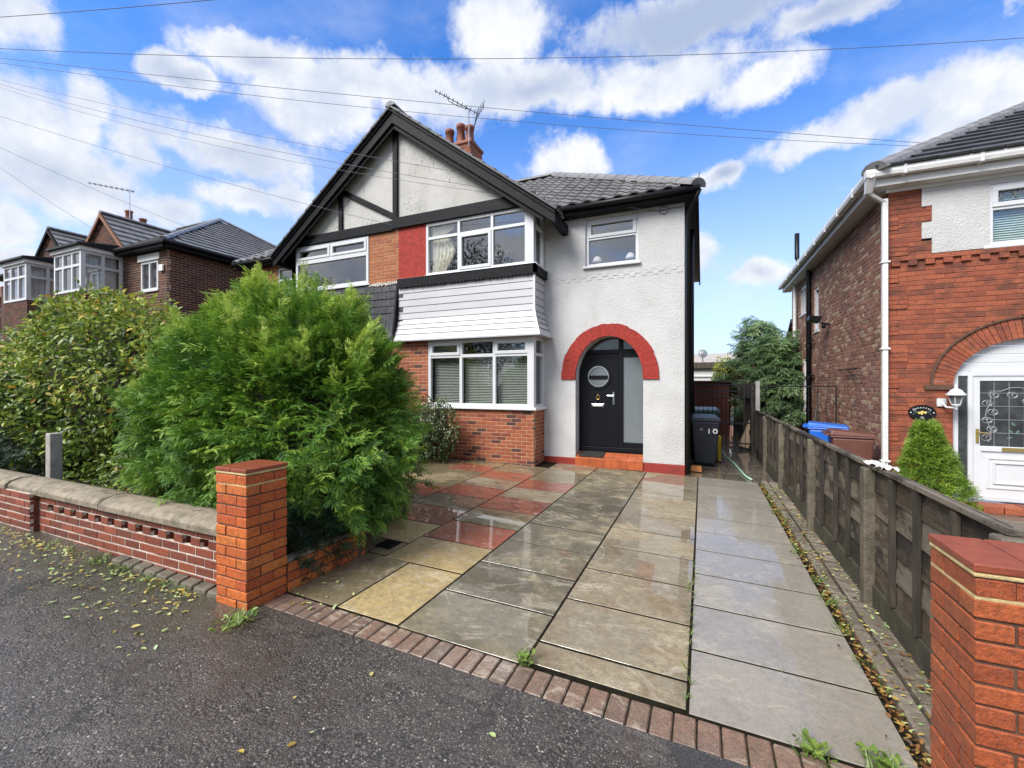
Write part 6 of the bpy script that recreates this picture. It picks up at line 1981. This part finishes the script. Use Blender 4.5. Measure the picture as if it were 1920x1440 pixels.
# ================================================================== BINS AND SMALL THINGS
def wheelie(label, x, y, rot, mat, s=1.0, lidmat=None):
    z = gz(x)
    t = thing('wheelie_bin', label, 'bin', (x, y, z))
    m4 = Matrix.Translation((x, y, z)) @ Matrix.Rotation(rot, 4, 'Z') @ Matrix.Scale(s, 4)
    def put(mb, name, m_, bevel=0.0, smooth=False):
        mb.v = [tuple(m4 @ Vector(q)) for q in mb.v]
        return mb.build(name, m_, t, bevel=bevel, smooth=smooth)
    mb = MB()
    mb.hexa([(-.20, -.22, .06), (.20, -.22, .06), (.22, .20, .06), (-.22, .20, .06), (-.27, -.31, .93), (.27, -.31, .93), (.27, .28, .93), (-.27, .28, .93)])
    body = put(mb, 'body', mat, bevel=.03)
    mb = MB()
    mb.box(-.285, .285, -.325, .30, .93, .965)
    put(mb, 'rim', mat, bevel=.012)
    mb = MB()
    mb.hexa([(-.29, -.34, .968), (.29, -.34, .968), (.29, .31, .968), (-.29, .31, .968), (-.26, -.30, 1.01), (.26, -.30, 1.01), (.27, .29, 1.055), (-.27, .29, 1.055)])
    put(mb, 'lid', lidmat or mat, bevel=.018)
    mb = MB()
    mb.tube([(-.2, .36, .98), (.2, .36, .98)], .018, 8)
    mb.box(-.22, -.18, .28, .37, .96, 1.0)
    mb.box(.18, .22, .28, .37, .96, 1.0)
    put(mb, 'handle', mat)
    for sx in (-1, 1):
        mb = MB()
        mb.tube([(sx * .23, .25, .10), (sx * .28, .25, .10)], .10, 16)
        put(mb, 'wheel', 'rubber')
    return t, m4
t, m4 = wheelie('dark grey wheelie bin painted with a white 18 beside the white house', .02, 9.95, R(8), 'bin_grey', 1.0)
fm = Matrix.Rotation(R(90) + math.atan(.09 / .87) * -1, 4, 'X')
text('18', .23, 'silver_paint', t, m4 @ Matrix.Translation((.12, -.297, .76)) @ fm, 'house_number')
text('A', .10, 'lead', t, m4 @ Matrix.Translation((-.08, -.300, .775)) @ fm, 'letter')
wheelie('dark green wheelie bin standing behind the grey one in the side passage', .08, 12.0, R(5), 'bin_green', 1.06)
wheelie('blue wheelie bin behind the low fence against the brick side wall', 2.12, 9.75, R(78), 'bin_blue', .98)
wheelie('brown wheelie bin behind the low fence beside the white downpipe', 2.22, 8.80, R(85), 'bin_brown', .94)
t = thing('plastic_tub', 'yellow plastic tub leaning behind the grey wheelie bin', 'tub', (.42, 10.6, -.08))
MB().hexa([(.31, 10.45, -.07), (.37, 10.45, -.07), (.38, 10.7, -.07), (.32, 10.7, -.07), (.28, 10.43, .52), (.375, 10.43, .46), (.39, 10.73, .46), (.29, 10.73, .52)]).build('body', 'yellow_plastic', t, bevel=.02)
tag(MB().hexa([(-.21, 9.05, -.06), (-.01, 9.02, -.06), (.0, 9.25, -.06), (-.2, 9.28, -.06), (-.2, 9.06, .03), (-.02, 9.03, .03), (-.01, 9.24, .03), (-.19, 9.27, .03)]).build('clay_block', 'orange_clay', bevel=.006), 'loose orange clay block on the ground by the black downpipe', 'block')
A = Matrix.Translation((.98, 12.8, -.02)) @ Matrix.Rotation(R(-38), 4, 'X') @ Matrix.Rotation(R(20), 4, 'Y')
mb = MB().box(-.12, .12, -.02, .02, 0, .95)
mb.v = [tuple(A @ Vector(q)) for q in mb.v]
tag(mb.build('paving_slab', 'plank_pale', bevel=.008), 'pale slab leaning against the boarded fence in the side passage', 'slab')
hp = [(.80, 8.72), (.74, 8.95), (.70, 9.3), (.66, 9.9), (.62, 10.4), (.50, 11.2), (.47, 12.2), (.45, 13.2), (.30, 14.5)]
tag(MB().tube([(a, b, gz(a) + .022) for a, b in hp], .018, 6).build('garden_hose', 'hose_green', smooth=True), 'pale green garden hose lying along the wet side passage', 'hose')
t = thing('garden_fork', 'red-handled garden tool leaning on the brick side wall by the black pipe', 'garden tool', (2.5, 12.4, 0))
MB().tube([(2.35, 12.3, -.1), (2.60, 12.9, 1.1)], .018, 6).build('shaft', 'iron', t)
MB().tube([(2.33, 12.25, -.12), (2.42, 12.45, .3)], .03, 6).build('grip', 'red_paint', t)
# white rag caught on the fence
mb = MB()
nx_, ny_ = 14, 6
V = []
for j in range(ny_ + 1):
    for i in range(nx_ + 1):
        y_ = 3.86 + .34 * i / nx_
        x_ = FX - .05 + .10 * j / ny_ + .015 * math.sin(i * 1.3)
        V.append((x_, y_, 1.002 + .018 * abs(math.sin(i * .8 + j)) * (1 - abs(i / nx_ - .5)) + .012 * math.sin(j * 2 + i) - .05 * max(0, abs(j / ny_ - .5) - .38)))
mb.add(V, [(j * (nx_ + 1) + i, j * (nx_ + 1) + i + 1, (j + 1) * (nx_ + 1) + i + 1, (j + 1) * (nx_ + 1) + i) for j in range(ny_) for i in range(nx_)])
tag(mb.build('white_rag', 'rag_white', smooth=True), 'crumpled white rag caught over the top rail of the low fence', 'rag')

# ================================================================== PLANTS
def conifer(label, c, r, n, size, seed, group=None, name='conifer_bush', mat='conifer', up=.35, lump=.16, leaf=SPR2, trunk=True, half=-.75, tonebias=0.0, topbright=.25, cat='bush', lean=0.0, plumes=0):
    t = thing(name, label, cat, (c[0], c[1], gz(c[0])), group)
    if trunk:
        mb = MB()
        mb.tube([(c[0], c[1], gz(c[0]) - .1), (c[0] + .03, c[1], c[2] * .5), (c[0], c[1] + .03, c[2] + r[2] * .5)], [.09, .07, .03], 8)
        for k in range(7):
            a = k * 2.4
            z = gz(c[0]) + .3 + .25 * k
            mb.tube([(c[0], c[1], z), (c[0] + r[0] * .55 * math.cos(a), c[1] + r[1] * .55 * math.sin(a), z + .5)], [.035, .012], 5)
        mb.build('trunk', 'bark', t)
    core(t, (c[0] + (.12 if lean else 0), c[1], c[2] - (.12 if lean else 0)), (r[0] * (.92 if lean else 1), r[1], r[2] * (.92 if lean else 1)), seed=seed, k=.70)
    P, nrm, q = ellipsoid_shell(n, c, r, lump, 1.2, seed, depth=.30, half=half)
    hgt = (P[:, 2] - c[2]) / r[2]
    if lean:      # full to the ground, spreading a little low down
        low_ = np.clip(-hgt, 0, 1)[:, None]
        P[:, :2] = np.array(c[:2]) + (P[:, :2] - np.array(c[:2])) * (1 + np.where(P[:, :1] > c[0], .55, .06) * low_)
    P[:, 2] -= lean * np.clip(c[0] + .25 - P[:, 0], 0, 9) * np.clip(hgt + .2, 0, 1)
    wv = lumps(P, 1.6, seed + 3)
    d = nrm + np.array([0, 0, 1.0]) * (up + .55 * np.clip(hgt, 0, 1))[:, None] + (.27 if plumes else .38) * rng.normal(size=(n, 3))
    Rm = frames(d, rng.normal(size=n) * .75)
    S = size * (0.65 + .6 * rng.random(n))
    clump = lumps(P, 2.6, seed + 5)
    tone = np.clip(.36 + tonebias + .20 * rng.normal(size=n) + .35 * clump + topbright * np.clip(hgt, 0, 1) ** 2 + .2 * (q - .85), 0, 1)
    if plumes:
        top = np.where((hgt > .05) & (q > .88))[0]
        aP, aR, aS, aT = [P], [Rm], [S], [tone]
        for i in rng.choice(top, min(plumes, len(top)), replace=False):
            ax = nrm[i] * (.75 - .45 * hgt[i]) + np.array([0, 0, 1.15]) + .16 * rng.normal(size=3)
            ax /= np.linalg.norm(ax)
            L_ = .24 + .22 * rng.random()
            m_ = 26
            f = rng.random(m_)
            off = rng.normal(size=(m_, 3)) * (.055 * (1 - f))[:, None]
            aP.append(P[i] - ax * .10 + np.outer(f * L_, ax) + off)
            aR.append(frames(ax + off * 6 + .22 * rng.normal(size=(m_, 3)), rng.normal(size=m_) * 2))
            aS.append(size * (.45 + .45 * rng.random(m_)) * (1 - .35 * f))
            aT.append(np.clip(tone[i] + .10 + .18 * f + .1 * rng.normal(size=m_), 0, 1))
        P, Rm, S, tone = np.concatenate(aP), np.concatenate(aR), np.concatenate(aS), np.concatenate(aT)
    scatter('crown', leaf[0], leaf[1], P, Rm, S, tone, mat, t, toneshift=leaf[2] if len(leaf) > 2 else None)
    return t
def leafy(label, c, r, n, size, seed, mat, name='hedge', group=None, lump=.16, boxy=0.0, half=-.9, cat='hedge', depth=.35, tb=0.0, droop=.35):
    t = thing(name, label, cat, (c[0], c[1], gz(c[0])), group)
    mb = MB()
    for k in range(9):
        a = k * 2.4
        x_, y_ = c[0] + r[0] * .45 * math.cos(a), c[1] + r[1] * .35 * math.sin(a)
        mb.tube([(x_, y_, gz(x_)), (x_ + .06, y_ - .05, c[2]), (x_ + .12 * math.cos(a), y_ + .1 * math.sin(a), c[2] + r[2] * .6)], [.022, .016, .006], 5)
    mb.build('stems', 'bark', t)
    core(t, c, r, seed=seed, k=.66)
    P, nrm, q = ellipsoid_shell(n, c, r, lump, 1.3, seed, depth=depth, half=half)
    d = nrm * .6 + .75 * rng.normal(size=(n, 3)) - np.array([0, 0, droop])
    up = nrm * .9 + np.array([0, 0, .7]) + .55 * rng.normal(size=(n, 3))
    up /= np.linalg.norm(up, axis=1, keepdims=True)
    Rm = frames(d, rng.normal(size=n) * .35, up)
    S = size * (.6 + .75 * rng.random(n))
    clump = lumps(P, 2.2, seed + 5)
    hgt = (P[:, 2] - c[2]) / r[2]
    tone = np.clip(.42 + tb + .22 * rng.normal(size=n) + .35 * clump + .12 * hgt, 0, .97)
    tone = np.where(rng.random(n) < .012, 1.0, tone)
    S *= np.where(rng.random(n) < .25, .6, 1.0)
    # stray shoots
    ns = int(n / 260)
    pick = rng.choice(n, ns, replace=False)
    aP, aR, aS, aT = [P], [Rm], [S], [tone]
    sh = MB()
    for i in pick:
        if P[i, 2] < c[2] - .3 * r[2]:
            continue
        ax = nrm[i] * .7 + np.array([0, 0, .9]) + .4 * rng.normal(size=3)
        ax /= np.linalg.norm(ax)
        L_ = (.14 + .22 * rng.random()) * min(1.0, r[2] / 1.2)
        sh.tube([tuple(P[i] - ax * .15), tuple(P[i] + ax * L_)], [.004, .0015], 4)
        m_ = 7
        aP.append(P[i] + np.outer(np.linspace(.1, 1, m_) * L_, ax) + .008 * rng.normal(size=(m_, 3)))
        aR.append(frames(ax + .8 * rng.normal(size=(m_, 3)), rng.normal(size=m_)))
        aS.append(size * (.45 + .4 * rng.random(m_)))
        aT.append(np.clip(.62 + tb + .15 * rng.normal(size=m_), 0, .97))
    if sh.v:
        sh.build('shoots', 'bark', t, kind='stuff')
    P, Rm, S, tone = np.concatenate(aP), np.concatenate(aR), np.concatenate(aS), np.concatenate(aT)
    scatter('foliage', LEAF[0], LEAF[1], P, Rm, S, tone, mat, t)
    return t
conifer('big feathery bright green conifer bush overhanging the driveway behind the gate pillar', (-4.36, 3.45, 1.26), (1.42, 1.02, 1.28), 12000, .19, 3.1, lump=.24, half=-.97, leaf=SPR, tonebias=.03, lean=.24, plumes=170)
leafy('tall yellowing broadleaf hedge bush to the left of the conifer', (-8.55, 3.66, 1.46), (2.15, .95, 1.56), 25000, .088, 8.3, 'hedge_leaf', name='hedge_bush', lump=.22, tb=.05)
leafy('golden leaved shrub glimpsed behind the hedge and the conifer', (-7.0, 5.2, 1.7), (1.25, .8, 1.5), 3800, .085, 17.3, 'gold_leaf', name='golden_shrub', cat='shrub')
conifer('dark blue-green evergreen at the left end of the wall behind the concrete post', (-9.4, 3.5, .9), (1.4, .8, .95), 2200, .22, 21.0, name='evergreen_shrub', mat='yew_leaf', topbright=0, cat='shrub')
leafy('bright yellow-green leafy shrub above the dark evergreen at the left edge', (-11.4, 4.7, 1.55), (1.8, 1.0, 1.6), 5200, .11, 25.0, 'hedge_leaf', name='leafy_shrub', cat='shrub', tb=.2)
leafy('small flowering shrub with creamy blossoms against the brick bay', (-5.05, 7.42, .68), (.62, .42, .68), 4600, .055, 31.0, 'bay_leaf', name='flowering_shrub', cat='shrub', tb=.08)
conifer('dark needle-leaved groundcover spilling over the low brick border beside the gate pillar', (-3.35, 2.75, .24), (.46, .38, .26), 900, .15, 37.0, name='rosemary_bush', mat='yew_leaf', trunk=False, topbright=0, cat='shrub')
# low tangle at the foot of the hedge
leafy('straggly undergrowth of dry leaves and twigs behind the stone coping', (-5.7, 3.0, .48), (1.15, .45, .52), 3400, .06, 41.0, 'hedge_leaf', name='straggly_shrub', cat='shrub', tb=-.12)

# clipped cone by the porch
t = thing('conical_shrub', 'neat cone-shaped green dwarf conifer in front of the porch of the right-hand house', 'shrub', (2.86, 7.7, gz(2.86)))
MB().tube([(2.86, 7.7, -.2), (2.86, 7.7, .8)], .03, 6).build('trunk', 'bark', t)
n = 2200
h = rng.random(n) ** .8
ph = rng.random(n) * 2 * math.pi
rad = (.37 * (1 - h) ** .95 + .015) * (1 + .22 * np.sin(ph * 5 + h * 14) * .5 + .18 * rng.normal(size=n) * .4)
P = np.stack([2.86 + rad * np.cos(ph) - .06 * h, 7.7 + rad * np.sin(ph), -.12 + 1.16 * h], axis=1)
dr = np.stack([np.cos(ph), np.sin(ph), .55 + 0 * ph], axis=1) + .45 * rng.normal(size=(n, 3))
scatter('crown', SPR2[0], SPR2[1], P, frames(dr, rng.normal(size=n)), .09 + .06 * rng.random(n), np.clip(.5 + .25 * rng.normal(size=n), 0, 1), 'cone_leaf', t, toneshift=SPR2[2])
mb = MB()
mb.lathe((2.86, 7.7, -.1), [(.24, 0), (.2, .25), (.17, .55), (.08, .85), (.01, 1.05)], 12)
mb.build('twigs', 'twig', t)

# trees at the end of the passage
def cedar(label, x, y, h, r, n, seed, mat='cedar_leaf', size=.55, group='evergreens behind the side passage', sparse=.0):
    t = thing('evergreen_tree', label, 'tree', (x, y, -.1), group)
    mb = MB()
    mb.tube([(x, y, -.2), (x + .1, y, h * .5), (x, y + .1, h * .98)], [.2, .13, .02], 8)
    P, Dr, tn = [], [], []
    nbr = 44
    for k in range(nbr):
        f = (k + .5) / nbr
        z = h * (.22 + .78 * f)
        a = k * 2.399 + seed
        ln = r * (1 - f) ** .75 * random.uniform(.75, 1.15) + .15
        tip = Vector((x + ln * math.cos(a), y + ln * math.sin(a), z + ln * .18 - .12 * ln * ln / r))
        mb.tube([(x, y, z - .1), tip], [.03, .008], 4)
        m_ = max(6, int(n / nbr * (ln / r + .25)))
        for q in range(m_):
            s_ = random.uniform(.25, 1.05)
            base = Vector((x, y, z - .1)).lerp(tip, s_) + Vector((random.gauss(0, .09), random.gauss(0, .09), random.gauss(0, .06)))
            P.append(base)
            Dr.append((math.cos(a) + random.gauss(0, .5), math.sin(a) + random.gauss(0, .5), -.15 + random.gauss(0, .25)))
            tn.append(.3 + .3 * s_ + random.gauss(0, .15) + .2 * random.random() * (k % 3))
    mb.build('trunk', 'bark', t)
    P, Dr = np.array([tuple(p) for p in P]), np.array(Dr)
    scatter('crown', SPR2[0], SPR2[1], P, frames(Dr, rng.normal(size=len(P)) * .4), size * (.5 + .5 * rng.random(len(P))), np.clip(np.array(tn), 0, 1), mat, t, toneshift=SPR2[2])
    return t
cedar('tall drooping evergreen behind the boarded fence, the one with bare branches showing', 1.95, 18.4, 4.0, 1.25, 1900, 1.0)
cedar('drooping evergreen tucked against the end of the brick side wall', 2.15, 15.6, 3.15, .80, 1300, 2.7)
leafy('small golden bush above the shed at the back of the passage', (.78, 19.0, 2.0), (.42, .5, .72), 1100, .10, 51.0, 'gold_leaf', name='golden_bush', cat='bush')
# the tree across the street, seen in the window glass
t = thing('roadside_tree', 'broad roadside tree across the street mirrored in the windows', 'tree', (-17.5, -15, .2))
MB().tube([(-17.5, -15, -.2), (-17.3, -15, 4), (-17.5, -14.8, 9)], [.35, .28, .1], 10).build('trunk', 'bark', t)
P, nrm, q = ellipsoid_shell(18000, (-17.5, -15, 7.2), (5.2, 4.5, 5.6), .32, 1.4, 61.0, depth=.75, half=-1)
scatter('crown', LEAF[0], LEAF[1], P, frames(rng.normal(size=(18000, 3)), None), .20 + .14 * rng.random(18000), np.clip(.3 + .2 * rng.normal(size=18000), 0, .8), 'bay_leaf', t)

t2 = t.copy()
COL.objects.link(t2)
t2.location = (-29.5, -13.5, .2)
t2.scale = (1.1, 1.1, 1.25)
t2['label'] = 'taller roadside tree further along the street, mirrored in the left half of the house'
for ch_ in list(t.children):
    c_ = ch_.copy()
    COL.objects.link(c_)
    c_.parent = t2

# ================================================================== OVERHEAD CABLES
def cable(label, a, b, sag, r=.011, group='overhead cables'):
    pts = []
    for i in range(41):
        f = i / 40
        p = Vector(a).lerp(Vector(b), f)
        p.z -= sag * 4 * f * (1 - f)
        pts.append(p)
    return tag(MB().tube(pts, r * .5, 5).build('overhead_cable', 'cable'), label, 'cable', group)
cy_, sy_ = math.cos(R(YAW)), math.sin(R(YAW))
def sky_pt(px, py, d):
    """a point on the street's wires: d metres out along the view axis, found once from its bearing and height"""
    u = (px - 960) / 815 * d
    return (u * cy_ - d * sy_, u * sy_ + d * cy_, 1.6 + (722 - py) / 815 * d)
CB = [('overhead cable crossing the top left corner of the sky', (-60, 36, 7.0), (520, -12, 5.5), .02, .009),
      ('long overhead cable running level across the whole upper sky', (-60, 88, 9.0), (1990, 66, 9.0), .36, .011),
      ('upper of the two cables descending over the gable to the right-hand roof', (-40, 104, 9.5), (1800, 273, 9.0), .12, .010),
      ('lower of the two cables descending over the gable to the right-hand roof', (-40, 112, 9.3), (1850, 279, 9.0), .30, .009),
      ('upper cable of the three running from the left sky to the gable timber', (-40, 140, 12.0), (1035, 352, 8.6), .14, .009),
      ('middle cable of the three running from the left sky to the gable timber', (-40, 146, 12.0), (1040, 372, 8.6), .26, .010),
      ('lowest cable of the three running from the left sky to the gable timber', (-40, 151, 11.5), (1000, 372, 8.7), .34, .008),
      ('cable sloping from the left edge to the rail of the gable', (-40, 205, 10.0), (735, 422, 9.6), .10, .009),
      ('cable sloping from the left edge down behind the dark chimney', (-40, 258, 13.0), (470, 470, 14.5), .12, .010),
      ('lowest short cable at the left edge falling towards the far houses', (-40, 285, 14.0), (230, 462, 15.0), .10, .010)]
for lab, a, b, sag, r_ in CB:
    cable(lab, sky_pt(*a), sky_pt(*b), sag, r_)

# ================================================================== LITTER, WEEDS, STONES
def litter(name, pts, mat, s0, s1, tone=None):
    n = len(pts)
    P = np.array(pts)
    d = np.stack([rng.normal(size=n), rng.normal(size=n), .10 * rng.normal(size=n)], axis=1)
    Rm = frames(d, rng.normal(size=n) * .22)
    return scatter(name, LEAF[0], LEAF[1], P, Rm, s0 + (s1 - s0) * rng.random(n), rng.random(n) if tone is None else tone, mat, None, kind='stuff')
pts = []
def on_ground(x, y, dz=.012):
    return (x, y, gz(x) + dz)
for _ in range(560):         # drifts along the foot of the wall
    x_ = -9 + 5.6 * random.random() ** .8
    pts.append(on_ground(x_, 2.06 - abs(random.gauss(0, .13 if random.random() < .7 else .34)), .006 + .022 * random.random()))
for _ in range(70):
    k_ = random.choice(((-4.6, 1.75), (-3.9, 1.62), (-3.5, 1.82), (-5.4, 1.7), (-3.1, 1.55)))
    pts.append(on_ground(random.gauss(k_[0], .16), random.gauss(k_[1], .07)))
for _ in range(14):
    pts.append(on_ground(random.uniform(-4.2, -.2), random.uniform(.9, 2.0)))
for _ in range(26):
    pts.append(on_ground(random.uniform(-3.0, -2.2), random.uniform(2.2, 2.7)))
for _ in range(120):         # on the slabs under the shrubs
    pts.append(on_ground(-4.6 + random.gauss(0, .6), random.uniform(4.2, 7.6)))
for _ in range(60):
    pts.append(on_ground(random.uniform(-4.8, -2.9), 7.7 + random.gauss(0, .15)))
pts = [p for p in pts if not (p[1] > 2.05 and p[1] < 2.45 and p[0] < -2.95)]
litter('fallen_leaves', pts, 'litter', .018, .055)
pts = []
for _ in range(900):         # the gutter between the slabs and the kerb stones
    y_ = 2.3 + 6.2 * random.random()
    pts.append((.915 + random.gauss(0, .018), y_, gz(.9) - .012 + random.random() * .02))
for _ in range(120):
    pts.append((random.gauss(1.05, .10), random.uniform(2.4, 8), gz(1) + .032))
litter('gutter_leaves', pts, 'litter_brown', .018, .05)
pts = []
for _ in range(420):
    y_ = 2.4 + 6 * random.random() ** 1.2
    pts.append((random.choice((.92, .95, 1.0, 1.06, 1.12, 1.17)) + random.gauss(0, .025), y_, gz(1) + .026 + random.random() * .01))
litter('border_litter', pts, 'litter', .014, .042)
def tufts(name, centres, n, s, mat='grass_leaf', parent=None, spread=.05, **props):
    P, Dr = [], []
    for cx_, cy2, k in centres:
        for _ in range(int(n * k)):
            a = random.random() * 6.28
            e = random.uniform(.3, 1.4)
            P.append((cx_ + random.gauss(0, spread * k), cy2 + random.gauss(0, spread * k), gz(cx_) + .004))
            Dr.append((math.cos(a), math.sin(a), e))
    m_ = len(P)
    return scatter(name, BLADE[0], BLADE[1], np.array(P), frames(np.array(Dr), rng.normal(size=m_) * .4), s * (.5 + .8 * rng.random(m_)), np.clip(.5 + .25 * rng.normal(size=m_), 0, 1), mat, parent, **props)
grass = [(-3.5 - i * .11 + random.gauss(0, .06), 2.02 + random.gauss(0, .05), random.uniform(.3, 1.0)) for i in range(22)]
grass += [(.915 + random.gauss(0, .02), 3 + i * .24 + random.gauss(0, .1), random.uniform(.3, .9)) for i in range(24)]
grass += [(1.17 + random.gauss(0, .015), 3 + i * .4 + random.gauss(0, .1), random.uniform(.2, .6)) for i in range(14)]
grass += [(-.075 + random.gauss(0, .008), 2.5 + i * .13, random.uniform(.10, .25)) for i in range(16)]
tufts('grass', grass, 34, .06, kind='stuff')
for lab, x_, y_, k in (('green weed tuft sprouting at the foot of the left gate pillar', -2.86, 1.93, 1.3), ('bright weed growing in the brick edging below the joint of the grey slabs', -.96, 2.39, .6),
                       ('leafy weed at the right end of the brick edging', .47, 2.37, .8), ('weed at the foot of the right gate pillar', .72, 2.40, .8)):
    t = thing('weed_tuft', lab, 'weed', (x_, y_, gz(x_)))
    tufts('grass_blades', [(x_, y_, k)], 60, .085, parent=t, spread=.045, kind='stuff')
    m_ = int(26 * k)
    P = np.array([(x_ + random.gauss(0, .045 * k), y_ + random.gauss(0, .045 * k), gz(x_) + random.uniform(.01, .05)) for _ in range(m_)])
    Dr = np.stack([rng.normal(size=m_), rng.normal(size=m_), .3 + .3 * rng.random(m_)], axis=1)
    scatter('leaves', LEAF[0], LEAF[1], P, frames(Dr, rng.normal(size=m_) * .3), .03 + .03 * rng.random(m_), np.clip(.6 + .2 * rng.normal(size=m_), 0, .95), 'grass_leaf', t)
# pine-fine moss weeds in the slab joints
moss = []
for _ in range(90):
    i = random.randrange(9)
    moss.append((random.uniform(.0, .86), 2.98 + .61 * i + random.gauss(0, .01), .18))
tufts('moss', moss[:40], 20, .03, kind='stuff')
# loose grit and pale chippings on the tarmac
mb = MB()
for _ in range(900):
    x_, y_ = random.uniform(-5.5, 1.0), random.uniform(.45, 2.05)
    s_ = random.uniform(.002, .0055)
    z_ = gz(x_) + s_ * .5
    mb.add([(x_ - s_, y_, z_), (x_, y_ - s_ * .8, z_), (x_ + s_ * 1.1, y_, z_), (x_, y_ + s_, z_), (x_ + s_ * .1, y_, z_ + s_ * .9), (x_, y_, z_ - s_)], [(0, 1, 4), (1, 2, 4), (2, 3, 4), (3, 0, 4)])
mb.build('grit', 'pebble', kind='stuff')
